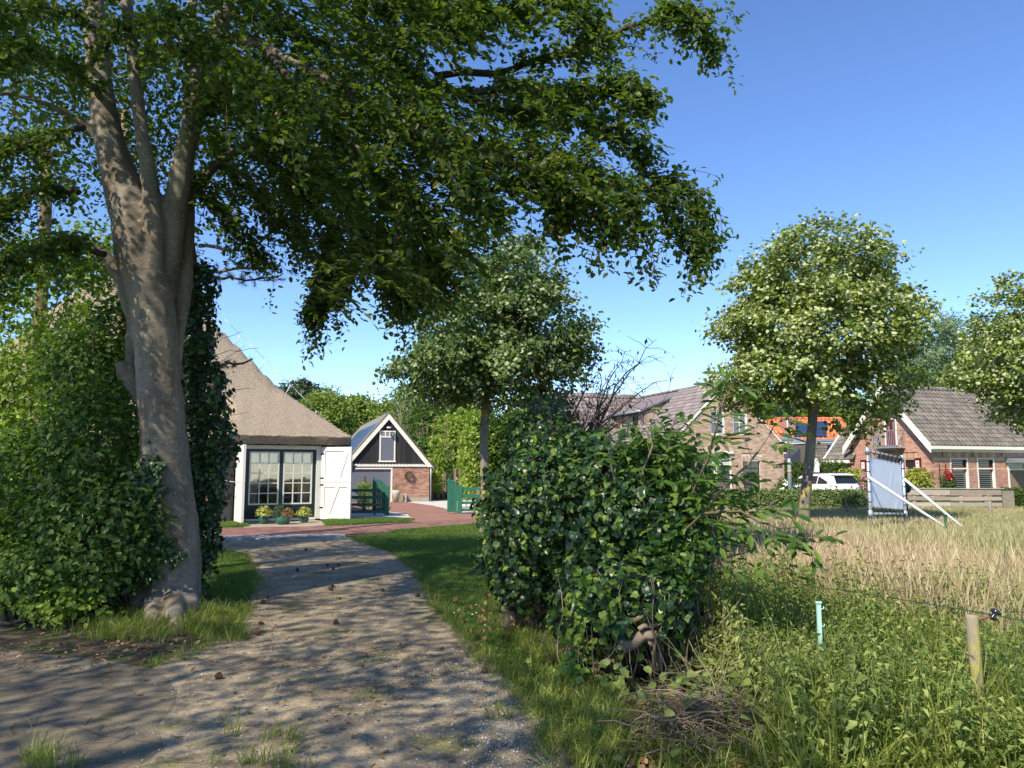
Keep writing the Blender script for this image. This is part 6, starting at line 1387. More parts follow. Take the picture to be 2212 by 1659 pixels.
bush('shrub', 'leafy shrub with cream blossom at the foot of the steel pole', 'shrub', 1706, 1068, 30.8, 34, 34, 1600, .11, M_hornleaf, flowers=[(1700, 1045, 5, M_curtain), (1716, 1052, 4, M_curtain), (1690, 1060, 4, M_curtain)])
# cloud pruned box in the yard
c = P(787, 1090, 31.5); t = thing('topiary', 'box bush clipped into flat green layers behind the left green gate', 'topiary', (c.x, c.y, 0))
for (v, ru, rv) in ((1049, 16, 6), (1062, 19, 6), (1076, 19, 6), (1089, 16, 7)):
    q = P(787, v, 31.5); n = 420; d = unit(rng.normal(0, 1, (n, 3))); pts = arr(q) + d * np.array([ru / FP * 31.5, ru / FP * 31.5, rv / FP * 31.5 * 1.15]); leaves('leaf', 'leaf_layer', pts, d, (0, 0, .3), .06, 'oval', M_yelleaf, t, jit=.5)
MB().tube([(c.x, c.y, 0), (c.x, c.y, 1.4)], .05, 6).build('stem', M_darkbark, t)

# ================================================================ the big beech
BY = 9.35
def BP(U, V, dy=0): return P(U, V, BY + dy)
beech = thing('beech_tree', 'huge grey barked beech with forked trunk and drooping boughs left of the drive', 'tree', (BP(365, 1300).x, BY, 0))
tk = MB()
def stem(path, n=16, dy=0, kx=1.0):
    pts = [P(u, v, BY + d) for u, v, r, d in path]; tk.tube(pts, [r / FP * (BY + d) for u, v, r, d in path], n)
base_z = G(365, 1318)
stem([(364, 1345, 70, 0), (368, 1300, 60, 0), (380, 1217, 52, 0), (371, 1120, 52, 0), (361, 1022, 49, 0), (352, 925, 47, 0), (343, 828, 46, 0), (337, 730, 45, 0), (326, 640, 48, 0), (308, 560, 56, 0), (292, 480, 50, .0), (268, 410, 42, .05), (240, 320, 33, .1), (218, 210, 28, .2), (205, 60, 24, .35), (190, -120, 20, .6), (170, -330, 12, 1)])
stem([(330, 600, 26, -.12), (333, 500, 22, -.18), (325, 400, 19, -.15), (308, 300, 15, -.1), (292, 170, 14, 0), (272, 0, 13, .1), (262, -150, 9, .2)], 12)
stem([(352, 640, 28, .1), (364, 540, 29, .08), (380, 440, 26, 0), (396, 340, 23, 0), (412, 280, 21, 0), (432, 170, 23, .1), (470, 70, 20, .2), (505, -50, 17, .4), (560, -220, 12, .7), (600, -380, 7, 1)])
stem([(368, 900, 12, .3), (380, 740, 16, .38), (396, 620, 20, .4), (400, 520, 19, .4), (410, 420, 14, .5), (470, 350, 11, .6), (545, 305, 9, .8), (640, 280, 8, 1.0)], 10)
stem([(318, 760, 20, .1), (285, 660, 21, .15), (262, 600, 18, .2), (225, 550, 13, .1), (170, 515, 9, -.1), (90, 500, 6, -.4)], 10)
stem([(296, 860, 12, .1), (282, 790, 13, .1), (288, 700, 15, .15), (296, 620, 12, .15)], 8)
stem([(228, 300, 16, .1), (180, 268, 11, .0), (110, 228, 8, -.2), (20, 200, 6, -.5), (-120, 210, 4, -.8)], 8)
stem([(470, 80, 12, .1), (560, 95, 12, -.3), (660, 150, 10, -.8), (790, 210, 8, -1.2), (930, 300, 6, -1.5), (1040, 420, 4, -1.6)], 8)
stem([(425, 200, 9, .1), (520, 150, 8, .6), (640, 190, 7, 1.2), (760, 300, 5, 1.8)], 8)
for (u, v, r, d) in [(268, 804, 17, .05), (262, 790, 12, 0), (330, 850, 30, -.12)]: tk.ball(P(u, v, BY + d), r / FP * BY, 10)
stem([(300, 870, 8, .05), (284, 845, 9, .05), (268, 812, 13, .05)], 8)
for (du, dv, r) in [(-80, 1330, 24), (60, 1345, 24), (-40, 1365, 22), (20, 1372, 22)]:
    e = G(365 + du, dv); tk.tube([BP(360 + du * .35, 1215), BP(360 + du * .62, 1275), Vector((e.x, e.y, -.04))], [.16, .15, .07], 10)
trunk = tk.build('trunk', M_beechbark, beech)
rm_ = trunk.modifiers.new('blend', 'REMESH'); rm_.mode = 'VOXEL'; rm_.voxel_size = .026; rm_.use_smooth_shade = True
sm_ = trunk.modifiers.new('soft', 'SMOOTH'); sm_.iterations = 4; sm_.factor = .5
tx = bpy.data.textures.new('lumps', 'CLOUDS'); tx.noise_scale = .22; dm = trunk.modifiers.new('lumps', 'DISPLACE'); dm.texture = tx; dm.strength = .035; dm.mid_level = .5; dm.texture_coords = 'LOCAL'
# boughs: polylines (U, V, depth); sprays hang from them
boughs = [
    [(505, -50, 9.4), (640, -30, 8.6), (780, -10, 8), (900, 8, 7.8), (1000, 50, 7.6)],
    [(780, -60, 8), (980, -40, 7.8), (1150, -20, 7.8), (1250, 10, 7.8), (1285, 70, 7.8)],
    [(900, 8, 8.2), (965, 27, 8.2), (1030, 22, 8.2), (1120, 30, 8.2)],
    [(930, 165, 8.8), (1110, 149, 8.6), (1209, 117, 8.5), (1299, 86, 8.5), (1412, 36, 8.5), (1457, 20, 8.5), (1510, 45, 8.5), (1540, 95, 8.5)],
    [(997, 199, 8.2), (1096, 190, 8), (1182, 199, 7.9), (1280, 190, 7.8), (1344, 178, 7.8), (1400, 215, 7.8)],
    [(930, 180, 9), (1090, 240, 8.6), (1230, 250, 8.5), (1340, 280, 8.5), (1395, 340, 8.4)],
    [(1040, 300, 8.8), (1180, 340, 8.4), (1277, 388, 8.2), (1390, 408, 8.1), (1457, 460, 8), (1507, 550, 8)],
    [(1000, 320, 8.2), (1130, 330, 7.8), (1250, 350, 7.8), (1350, 420, 7.8), (1385, 500, 7.8)],
    [(950, 320, 7.6), (1080, 350, 7.4), (1180, 390, 7.4), (1290, 440, 7.4), (1330, 510, 7.4)],
    [(1040, 420, 7.8), (1130, 400, 7.6), (1210, 430, 7.6), (1215, 470, 7.6)],
    [(1380, 380, 8.3), (1450, 385, 8.3), (1500, 430, 8.3), (1530, 510, 8.3)],
    [(660, 150, 8.5), (800, 230, 7.6), (930, 300, 7.0), (1020, 380, 6.8), (1060, 460, 6.8)],
    [(660, 200, 8.8), (760, 330, 8.2), (850, 450, 8), (920, 540, 8), (950, 620, 8)],
    [(560, 95, 8.8), (690, 240, 7.8), (790, 350, 7.3), (870, 430, 7.2), (950, 490, 7.2)],
    [(640, 280, 10.2), (720, 380, 9.8), (790, 480, 9.6), (830, 560, 9.5), (850, 610, 9.4)],
    [(545, 305, 10), (620, 380, 10), (690, 460, 10), (740, 560, 9.8), (700, 650, 9.8)],
    [(470, 350, 10), (540, 420, 10.4), (600, 470, 10.4), (640, 510, 10.4)],
    [(440, 170, 10), (560, 260, 10.5), (640, 350, 10.6), (700, 400, 10.6)],
    [(480, 30, 9.4), (620, 60, 9.4), (780, 120, 9.6), (930, 200, 10)],
    [(412, 280, 9.2), (470, 200, 8.4), (560, 180, 7.8), (660, 230, 7.2)],
    [(300, 150, 9.2), (380, 100, 8.4), (480, 120, 7.4), (580, 190, 6.8), (640, 260, 6.6)],
    [(218, 210, 9.4), (150, 140, 8.4), (80, 110, 7.4), (0, 130, 6.4)],
    [(205, 60, 9.4), (120, 20, 8.4), (20, 20, 7.2), (-80, 60, 6.2)],
    [(180, 268, 9.2), (100, 300, 8.6), (20, 330, 8), (-60, 380, 7.6)],
    [(225, 550, 9.3), (150, 520, 8.8), (70, 540, 8.4), (-20, 590, 8.2)],
    [(170, 420, 9.8), (110, 400, 9.6), (40, 430, 9.4), (-40, 480, 9.4)],
    [(205, 0, 9.6), (300, -60, 8.6), (420, -60, 7.6), (540, 0, 7)],
    [(396, 340, 9.6), (450, 430, 9.9), (510, 500, 10.1), (560, 560, 10.2)],
    [(180, 150, 9.6), (260, 60, 8.4), (340, 40, 7.6), (420, 60, 7)],
    [(735, 470, 9.7), (705, 560, 9.7), (690, 640, 9.7), (676, 690, 9.7)],
    [(780, 480, 9.6), (750, 570, 9.6), (735, 640, 9.6)],
    [(830, 540, 9.5), (870, 610, 9.4), (880, 650, 9.3)],
    [(760, 20, 8.8), (850, 110, 8.4), (900, 220, 8.2), (940, 260, 8.2)],
]
bg_ = MB(); allpts = []; allw = []; alln = []
for bi, path in enumerate(boughs):
    w = [P(*q) for q in path]; fine = []
    for i in range(len(w) - 1):
        for k in range(5): q = w[i].lerp(w[i + 1], k / 5); fine.append(q + Vector((random.gauss(0, .02), random.gauss(0, .02), random.gauss(0, .02))))
    fine.append(w[-1]); m = len(fine); bg_.tube(fine, [.045 * (1 - .85 * i / (m - 1)) for i in range(m)], 6)
    for i, q in enumerate(fine):
        f = i / (m - 1)
        if f < .10: continue
        for rep in range(3 if path[0][0] < 900 else 2 + (i % 2)):
            L = random.uniform(.3, .95) * (1 - .62 * f) * (.5 if 29 <= bi <= 31 else 1); a = random.uniform(0, 6.28)
            fwd = (fine[min(i + 1, m - 1)] - fine[max(i - 1, 0)]).normalized(); drop = random.uniform(-.15, .55)
            e = q + fwd * L * .5 + Vector((math.cos(a), math.sin(a), 0)) * L * .55 + Vector((0, 0, -L * drop)); tw = bez(q, e, .10, 6, .08)
            if f > .25 and random.random() < .35:   # hanging end
                hg = tw[-1] + Vector((random.gauss(0, .06), random.gauss(0, .06), -random.uniform(.15, .42 if path[-1][0] > 900 else .7))); tw += bez(tw[-1], hg, 0, 5, .08)[1:]
            bg_.tube(tw, [.007 * (1 - .7 * k / (len(tw) - 1)) for k in range(len(tw))], 3, cap=False)
            for k in range(1, len(tw)):
                for _ in range(5): allpts.append(arr(tw[k].lerp(tw[k - 1], random.random())) + rng.normal(0, .055, 3)); alln.append(arr(fwd))
bg_.build('boughs', M_darkbark, beech)
allpts = np.array(allpts); alln = np.array(alln)
leaves('leaf', 'crown', allpts, (0, -.15, .8), alln * .5 + [0, 0, -.7], .078, 'oval', M_beechleaf, beech, parts=300, jit=.55, tjit=.5)
# feathery sprays filling the crown between the boughs
mainP = [(430, -60), (1290, -60), (1295, 60), (1230, 60), (1120, 60), (1000, 95), (905, 95), (905, 170), (1100, 190), (1230, 150), (1390, 190), (1400, 300), (1300, 340), (1360, 400), (1300, 470), (1210, 420), (1120, 430), (1080, 500), (1000, 560), (960, 620), (870, 640), (790, 560), (740, 640), (690, 650), (700, 560), (640, 540), (620, 440), (560, 420), (470, 500), (440, 300)]
sx = rng.uniform(430, 1400, 9000); sy = rng.uniform(-60, 660, 9000); ok = inpoly(sx, sy, mainP); sx, sy = sx[ok], sy[ok]; kp = rng.random(len(sx)) < np.where(sx > 1050, .26, .72); sx, sy = sx[kp][:1450], sy[kp][:1450]
sp_pts, sp_dir, sp_n = [], [], []
fm = MB()
for u_, v_ in zip(sx, sy):
    y_ = random.uniform(7.0, 9.8) if u_ > 700 else random.uniform(8.6, 10.8); q0 = P(u_, v_, y_); L = random.uniform(.25, .6) * (1.25 if u_ < 1000 else 1)
    a = random.uniform(-.9, .9) if random.random() < .75 else random.uniform(0, 6.28); o_d = Vector((math.cos(a), math.sin(a) * .8, 0)); st = q0 - o_d * L * .5; pts_l = [st + o_d * (L * f) + Vector((0, 0, .05 * L - L * .65 * f * f)) for f in (0, .25, .5, .75, 1)]
    fm.tube(pts_l, [.004, .0035, .003, .002, .001], 3, cap=False)
    sd_ = o_d.cross(Vector((0, 0, 1)))
    for k_ in range(16):
        f = (k_ + .5) / 16; i_ = min(3, int(f * 4)); c_ = pts_l[i_].lerp(pts_l[i_ + 1], f * 4 - i_); s1_ = 1 if k_ % 2 else -1
        sp_pts.append(arr(c_) + rng.normal(0, .012, 3)); sp_dir.append(arr((o_d * .7 + sd_ * s1_ * .8 + Vector((0, 0, -.45 - .5 * f))))); sp_n.append(arr(Vector((0, -.2, 1)) + o_d * f * .6))
fm.build('twigs', M_darkbark, beech, 'stuff')
leaves('leaf', 'sprays', np.array(sp_pts), np.array(sp_n), np.array(sp_dir), .088, 'oval', M_beechleaf, beech, jit=.35, tjit=.3)
# inner crown volume above and behind the forks
inner = [(PB(480, 230, 11.3, 320, 230, 1.4)), (PB(800, 230, 10.3, 130, 150, 1.0)), (PB(150, 200, 11.2, 300, 260, 1.5)), (PB(330, 330, 11.6, 330, 180, 1.0)), (PB(700, 420, 10.9, 140, 120, .8)), (PB(850, 560, 9.6, 120, 60, .6)), (PB(1150, 250, 9.6, 100, 60, .5)), (PB(150, 560, 11.4, 230, 60, 1.0)), (PB(880, 640, 9.6, 55, 50, .35))]
ip = []
for (c, r) in inner:
    n = int(360 * r[0] * r[1] * r[2]) + 500; d = unit(rng.normal(0, 1, (n, 3))) * rng.random((n, 1)) ** .45; ip.append(arr(c) + d * np.array(r))
ip = np.concatenate(ip); nk = 7; ip = ip[rng.random(len(ip)) < .28]; ip = np.repeat(ip, nk, 0) + rng.normal(0, .10, (len(ip) * nk, 3))
leaves('leaf', 'inner_crown', ip, (0, -.1, .8), (0, 0, -.8), .085, 'oval', M_beechleaf, beech, jit=.6)
# crown above and in front of the picture, which shades the drive
up = []
for (c, r, dens) in [((-7.0, 6.6, 9.6), (4.2, 5.2, 1.9), 5.0), ((-4.4, 4.6, 8.9), (2.7, 3.4, 1.3), 5.5), ((-4.0, 9.0, 10.2), (3.0, 3.0, 1.6), 5.0), ((-9.6, 10, 9.6), (2.8, 3.4, 2.0), 4.5), ((-8.2, 2.6, 8.4), (3.0, 2.6, 1.4), 5.5), ((-11.5, 3.5, 8), (3, 3, 2), 4.0)]:
    n = int(dens * r[0] * r[1] * r[2]); d = unit(rng.normal(0, 1, (n, 3))) * rng.random((n, 1)) ** .4; up.append(np.array(c) + d * np.array(r))
up = np.concatenate(up); up = up[rng.random(len(up)) < .85]; nk = 64; k = np.repeat(np.arange(len(up)), nk); pp = up[k] + rng.normal(0, .30, (len(k), 3)) * [1.3, 1.3, .45]
leaves('leaf', 'upper_crown', pp, (0, 0, 1), (0, 0, -.5), .105, 'diamond', M_beechleaf, beech, jit=.5)
# beech nuts among the leaves
near = allpts[(np.linalg.norm(allpts, axis=1) < 8.8)]; sel = near[rng.choice(len(near), min(240, len(near)), replace=False)]
mn = MB(); [mn.ball(q, .017, 4) for q in sel[:240]]; mn.build('beech_nuts', M_nut, beech, 'stuff')
# ivy and shoots on the trunk
def hullpts(cs, n, lo=.8):   # points near the surface of a union of ellipsoids
    out = []; area = np.array([(r[0] * r[1] * r[2]) ** .67 for _, r in cs]); area /= area.sum()
    for (c, r), a in zip(cs, area):
        m = int(n * a) + 10; d = unit(rng.normal(0, 1, (m, 3))); rr = lo + (1.03 - lo) * rng.random((m, 1)); p = arr(c) + d * rr * np.array(r)
        ok = np.ones(m, bool)
        for (c2, r2) in cs:
            if c2 is c: continue
            q = (p - arr(c2)) / np.array(r2); ok &= (np.sum(q * q, 1) > .62)
        out.append(np.concatenate([p[ok], d[ok]], 1))
    o = np.concatenate(out); return o[:, :3], unit(o[:, 3:])
ivt = thing('trunk_ivy', 'dark ivy climbing the left side of the beech trunk', 'ivy', BP(330, 1250))
pl_ = []
for (u, v, ru, rv, n) in [(315, 1050, 30, 60, 260), (335, 1010, 18, 22, 90), (300, 1130, 34, 60, 260), (350, 1180, 24, 18, 110), (320, 1235, 20, 22, 90), (372, 1200, 30, 10, 90)]:
    q = rng.normal(0, .5, (n, 2)); pl_ += [arr(P(u + a * ru, v + b * rv, BY - .34 + random.uniform(-.05, .05))) for a, b in q]
leaves('leaf', 'foliage', np.array(pl_), (0, -1, .4), (0, 0, -1), .065, 'ivy', M_ivyleaf, ivt, jit=.4)

# ================================================================ hornbeam thicket left of the trunk
hb = thing('hornbeam_bush', 'dense dark green hornbeam bush in front of and left of the beech trunk', 'bush', P(200, 1290, 9.0))
cs = [PB(220, 1150, 9.1, 160, 140, .7), PB(200, 960, 9.4, 120, 150, .6), PB(130, 1230, 8.6, 150, 70, .6), PB(180, 800, 9.9, 100, 100, .5), PB(60, 1050, 9.6, 90, 150, .6), PB(250, 720, 10.4, 50, 90, .4)]
p_, n_ = hullpts(cs, 15000, .55); ok = p_[:, 2] > .04; p_, n_ = p_[ok], n_[ok]; p_ += rng.normal(0, .05, p_.shape)
leaves('leaf', 'foliage', p_, unit(n_ * .5 + [0, -.2, .6]), [0, -.4, -.5], .082, 'oval', M_hornleaf, hb, parts=300, jit=.45)
m = MB()
for _ in range(46): e = p_[rng.integers(0, len(p_))]; b = P(random.uniform(100, 300), 1290, 9.2); b.z = 0; m.tube(bez(b, e, .02, 6, .08), [.02, .016, .012, .01, .007, .004], 5)
m.build('stems', M_darkbark, hb)
# sunlit shrubs further left and behind
def leafmass(name, label, cat, cs, n, sz, mat, kind='oval', nst=20, lo=.3, parts=0, group=None, bark=None):
    c = cs[0][0]; t = thing(name, label, cat, (c[0], c[1], 0), group); p_, n_ = hullpts(cs, n, lo); ok = p_[:, 2] > .04; p_, n_ = p_[ok], n_[ok]; p_ = p_ + rng.normal(0, .07, p_.shape)
    leaves('leaf', 'foliage', p_, unit(n_ * .5 + [0, -.2, .6]), [0, -.2, -.5], sz, kind, mat, t, parts=parts, jit=.6); m = MB()
    for _ in range(nst): e = p_[rng.integers(0, len(p_))]; m.tube(bez((c[0] + random.uniform(-.6, .6), c[1] + random.uniform(-.3, .3), 0), e, .0, 6, .07), [.035, .03, .024, .016, .01, .005], 5)
    m.build('stems', bark or M_darkbark, t); return t
leafmass('hazel_bush', 'sunlit yellow green bush at the left edge behind the hornbeam', 'bush', [PB(40, 620, 13.5, 150, 120, 1.0), PB(130, 700, 13.8, 120, 140, .9), PB(30, 850, 13, 130, 180, .9), PB(200, 560, 14.2, 110, 90, .8), PB(20, 1080, 11.5, 90, 150, .7)], 8500, .11, M_yelleaf, nst=24)
leafmass('low_undergrowth', 'low bright leafy undergrowth at the left edge beside the hornbeam', 'undergrowth', [PB(40, 1240, 8.7, 110, 50, .5), PB(-60, 1180, 9, 100, 100, .5), PB(120, 1300, 8.3, 110, 30, .35)], 3600, .075, M_yelleaf, nst=10)
leafmass('holly_tree', 'dark holly mass hiding the barn roof left of the beech trunk', 'tree', [PB(230, 870, 15.5, 170, 150, 1.0), PB(120, 980, 15.0, 180, 140, 1.0), PB(300, 1000, 15.8, 90, 160, .7), PB(-60, 900, 15, 140, 180, 1)], 6500, .13, M_hornleaf, nst=20)
# tall trunks behind, left
for (u, v0, y, r, lab) in [(78, 560, 14.8, .14, 'reddish pine trunk at the far left behind the hazel'), (250, 500, 16.5, .17, 'pine trunk seen just left of the beech fork')]:
    b = P(u, 1100, y); tp = P(u + 20, v0 - 260, y); pq = thing('pine_tree' if r > .1 else 'sapling', lab, 'tree', (b.x, b.y, 0)); MB().tube(bez((b.x, b.y, 0), tp, 0, 7, .015), [r * (1 - .04 * k) for k in range(7)], 9).build('trunk', M_pinebark if r > .1 else M_oldwood, pq)
# leaning dark ivy clad trunk right behind the beech, with pine sprays
iv = thing('ivy_column', 'ivy covered trunk directly right of and behind the beech trunk', 'ivy', P(430, 1180, 10.4))
cs = [PB(425, 720, 10.6, 40, 90, .35), PB(440, 860, 10.6, 52, 100, .4), PB(455, 960, 10.5, 48, 80, .4), PB(440, 1060, 10.4, 45, 90, .4), PB(440, 1170, 10.2, 30, 70, .3), PB(418, 1280, 9.9, 26, 40, .25), PB(430, 620, 10.8, 35, 70, .3)]
p_, n_ = hullpts(cs, 5200, .6); ok = p_[:, 2] > .03; p_, n_ = p_[ok], n_[ok]; p_ += rng.normal(0, .05, p_.shape)
leaves('leaf', 'foliage', p_, unit(n_ + [0, -.2, .3]), [0, 0, -1], .075, 'ivy', M_ivyleaf, iv, jit=.5, parts=100)
MB().tube([(P(420, 1180, 10.5).x, 10.5, 0), P(430, 900, 10.6), P(418, 620, 10.8), P(400, 450, 10.9)], [.12, .11, .1, .07], 10).build('stem', M_darkbark, iv)
m = MB()
for (u0, v0, u1, v1) in [(455, 745, 525, 715), (450, 770, 560, 752), (460, 800, 530, 745), (470, 850, 545, 840), (450, 915, 540, 890), (460, 950, 510, 985), (440, 700, 470, 690)]: m.tube(bez(P(u0, v0, 10.4), P(u1, v1, 10.3), .03, 6, .05), [.006, .005, .004, .004, .003, .002], 4)
m.build('dead_twigs', M_darkbark, iv)
def needles(name, t, path, ntuft, L, spread):
    m = MB(); w = [P(*q) for q in path]; fine = [];
    for i in range(len(w) - 1):
        for k in range(4): fine.append(w[i].lerp(w[i + 1], k / 4) + Vector((random.gauss(0, .02), random.gauss(0, .02), random.gauss(0, .02))))
    fine.append(w[-1]); m.tube(fine, [.03 * (1 - .8 * i / (len(fine) - 1)) + .004 for i in range(len(fine))], 5); V = []; F = []
    for _ in range(ntuft):
        i = random.randrange(len(fine) // 4, len(fine)); q = fine[i]; e = q + Vector((random.gauss(.05, spread), random.gauss(0, spread), random.gauss(.02, spread * .7))); m.tube([q, q.lerp(e, .5) + Vector((0, 0, -.01)), e], .005, 3, cap=False)
        ax = (e - q).normalized()
        for _ in range(46):
            d = (Vector((random.gauss(0, 1), random.gauss(0, 1), random.gauss(0, 1))).normalized() * .9 + ax).normalized(); s_ = d.cross(Vector((random.random(), random.random(), random.random()))).normalized() * .0022; b = e - ax * random.uniform(0, .10); k = len(V)
            V += [b - s_, b + s_, b + d * L * random.uniform(.7, 1.1)]; F.append((k, k + 1, k + 2))
    m.build('twigs', M_pinebark, t); npmesh(name, np.array([tuple(v) for v in V]), np.array(F), M_pineleaf, t, 'stuff')
pt = thing('pine_branch_tree', 'pine whose needled branches reach over the thatch, right of the beech trunk', 'pine tree', (P(380, 600, 12.5).x, 12.5, 0))
needles('needles', pt, [(400, 560, 12.2), (470, 585, 12), (540, 580, 11.8), (605, 572, 11.7)], 30, .10, .12)
needles('needles', pt, [(400, 600, 12.2), (470, 600, 12), (530, 605, 11.8), (600, 598, 11.7)], 26, .10, .10)
needles('needles', pt, [(430, 530, 12.2), (500, 540, 12), (560, 530, 11.8), (590, 490, 11.7)], 22, .10, .12)
needles('needles', pt, [(440, 800, 11.5), (490, 785, 11.2), (545, 776, 11)], 9, .10, .09)
MB().tube([(P(385, 1100, 12.5).x, 12.5, 0), P(385, 800, 12.5), P(400, 500, 12.4), P(410, 200, 12.3), P(420, -150, 12.3)], [.17, .15, .13, .10, .06], 10).build('trunk', M_pinebark, pt)

# ================================================================ ivy mound right of the drive
im = thing('ivy_mound', 'big mound of dark glossy ivy over old stumps between the drive and the meadow', 'ivy', P(1320, 1450, 6.8))
cs = [PB(1200, 1090, 7.6, 150, 140, .75), PB(1340, 1110, 6.9, 150, 150, .7), PB(1420, 1130, 6.6, 110, 150, .6), PB(1150, 1200, 7.9, 105, 120, .6), PB(1330, 1290, 6.4, 130, 120, .55), PB(1240, 1000, 7.9, 95, 75, .6), PB(1110, 1130, 8.1, 70, 110, .5), PB(1400, 1290, 6.3, 90, 110, .5), PB(1180, 940, 8.3, 70, 40, .45), PB(1440, 1010, 7.0, 80, 60, .45)]
p_, n_ = hullpts(cs, 33000, .72); ok = (p_[:, 2] > .03); p_, n_ = p_[ok], n_[ok]
# ragged: leaves push out in sprays
lump = np.sin(p_[:, 0] * 7.1 + 1) * np.sin(p_[:, 1] * 5.3) * np.sin(p_[:, 2] * 8.7 + 2) + .5 * np.sin(p_[:, 0] * 17 + p_[:, 2] * 15); p_ += n_ * (lump * .095)[:, None] + rng.normal(0, .035, p_.shape)
# the foot is thinner: only part of the leaves grow low down
keep = (p_[:, 2] > .55) | (rng.random(len(p_)) < .30 + .5 * p_[:, 2]); p_, n_ = p_[keep], n_[keep]
sel = rng.random(len(p_)) < .10
leaves('leaf', 'foliage', p_[~sel], unit(n_ * .9 + [0, -.15, .45])[~sel], [0, 0, -1], .066, 'ivy', M_ivyleaf, im, parts=280, jit=.55, tjit=.5)
leaves('leaf', 'young_foliage', p_[sel] + n_[sel] * .03, unit(n_ * .7 + [0, -.1, .6])[sel], [0, 0, -1], .065, 'ivy', M_ivylight, im, parts=20, jit=.4)
core = MB()
for (c, r) in cs: core.ball(c, 1.0, 12, (r[0] * .78, r[1] * .78, r[2] * .78))
co = core.build('inner_stems', M_darkbark, im); rm2 = co.modifiers.new('m', 'REMESH'); rm2.mode = 'VOXEL'; rm2.voxel_size = .06; tx2 = bpy.data.textures.new('rough', 'CLOUDS'); tx2.noise_scale = .12; d2 = co.modifiers.new('d', 'DISPLACE'); d2.texture = tx2; d2.strength = .22
# gnarled stems at the foot
m = MB()
for (u0, v0, u1, v1, y0, y1, r) in [(1330, 1430, 1350, 1330, 6.2, 6.0, .05), (1345, 1400, 1420, 1370, 6.0, 5.9, .055), (1400, 1390, 1450, 1330, 5.95, 6.1, .03), (1420, 1450, 1440, 1300, 6.1, 6.1, .035), (1250, 1470, 1235, 1330, 6.5, 6.4, .05), (1290, 1480, 1285, 1300, 6.3, 6.2, .035), (1225, 1450, 1260, 1250, 6.6, 6.5, .03), (1100, 1360, 1120, 1230, 8.0, 7.8, .06), (1150, 1370, 1160, 1240, 7.8, 7.6, .05), (1370, 1340, 1440, 1310, 5.9, 5.9, .02), (1380, 1360, 1450, 1345, 5.9, 5.9, .018)]:
    m.tube(bez(P(u0, v0, y0), P(u1, v1, y1), .06, 7, .12), [r * k for k in (1.2, 1.05, 1, .9, .8, .7, .5)], 8)
for _ in range(70):
    u = random.uniform(1200, 1540); y = random.uniform(5.9, 6.5); b = P(u, 1470 - (u - 1200) * .05, y); b.z = random.uniform(0, .1); e = b + Vector((random.gauss(0, .18), random.gauss(-.05, .1), random.uniform(.25, .9))); m.tube(bez(b, e, .05, 6, .12), [.007, .006, .005, .005, .004, .002], 4)
m.build('gnarled_stems', M_twig, im, 'stuff')
# dead leaves caught at the foot
q = []
for (u, v, su, sv, n, y) in [(1250, 1440, 22, 40, 190, 6.2), (1290, 1400, 20, 60, 120, 6.15), (1120, 1320, 60, 30, 150, 7.7)]: q += [arr(P(u + rng.normal(0, su), v + rng.normal(0, sv), y + rng.normal(0, .07))) for _ in range(n)]
q = np.array(q); q = q[q[:, 2] > 0.01]; leaves('leaf', 'withered_leaves', q, (0, -.8, .5), (0, 0, -1), .05, 'oval', M_deadleaf, im, jit=.7)
q = []
for (u, v, su, sv, n, y) in [(1245, 1380, 18, 70, 110, 6.08), (1300, 1300, 40, 40, 80, 5.95), (1240, 1460, 30, 20, 60, 6.0)]: q += [arr(P(u + rng.normal(0, su), v + rng.normal(0, sv), y + rng.normal(0, .05))) for _ in range(n)]
q = np.array(q); q = q[q[:, 2] > 0.02]; leaves('leaf', 'young_foliage', q, (-.2, -.9, .4), (0, 0, -1), .06, 'ivy', M_ivylight, im, jit=.5)

# dead bush on top of the mound
db = P(1215, 960, 8.2); t, ends = bare_tree('dead_shrub', 'leafless dark shrub with hanging dry catkins rising behind the ivy mound', (db.x, db.y, db.z - .5), 1.3, 1.1, M_darkbark, .016, 13, 21, cat='shrub', twigdens=2)
rs = random.Random(5); m = MB(); lp_ = []
for (u, v) in [(1410, 740), (1450, 820), (1400, 770), (1380, 850), (1350, 760), (1330, 810), (1420, 880), (1300, 830), (1290, 770), (1370, 910), (1400, 930), (1340, 870), (1250, 850), (1270, 900), (1320, 930)]:
    y = rs.uniform(7.6, 8.4); w = bez((db.x + rs.uniform(-.1, .3), db.y, db.z - .2), P(u, v, y), .10, 9, .05); m.tube(w, [.016 * (1 - .85 * k / 8) for k in range(9)], 5)
    for k in range(3, 9):
        for _ in range(2):
            e = w[k] + Vector((rs.gauss(0, .14), rs.gauss(0, .14), rs.gauss(.04, .12))); tw = bez(w[k], e, .05, 4, .2); m.tube(tw, [.004, .003, .003, .002], 3, cap=False)
            if rs.random() < .6: lp_.append(arr(e))
m.build('long_branches', M_darkbark, t); lp_ = np.repeat(np.array(lp_ + [arr(e) for e in ends[::6]]), 2, 0); lp_ = lp_ + rng.normal(0, .03, lp_.shape); leaves('catkin', 'catkins', lp_, (0, -1, 0), (0, 0, -1), .05, 'long', M_darkbark, t, jit=.8, tjit=.3)
# dark leafy column behind the mound
leafmass('dark_shrub', 'dark leafy shrub rising behind the ivy mound below the middle linden', 'shrub', [PB(1190, 900, 8.9, 45, 40, .3), PB(1160, 945, 8.8, 65, 35, .35), PB(1215, 940, 8.8, 45, 35, .3)], 1500, .08, M_ivyleaf, nst=14)

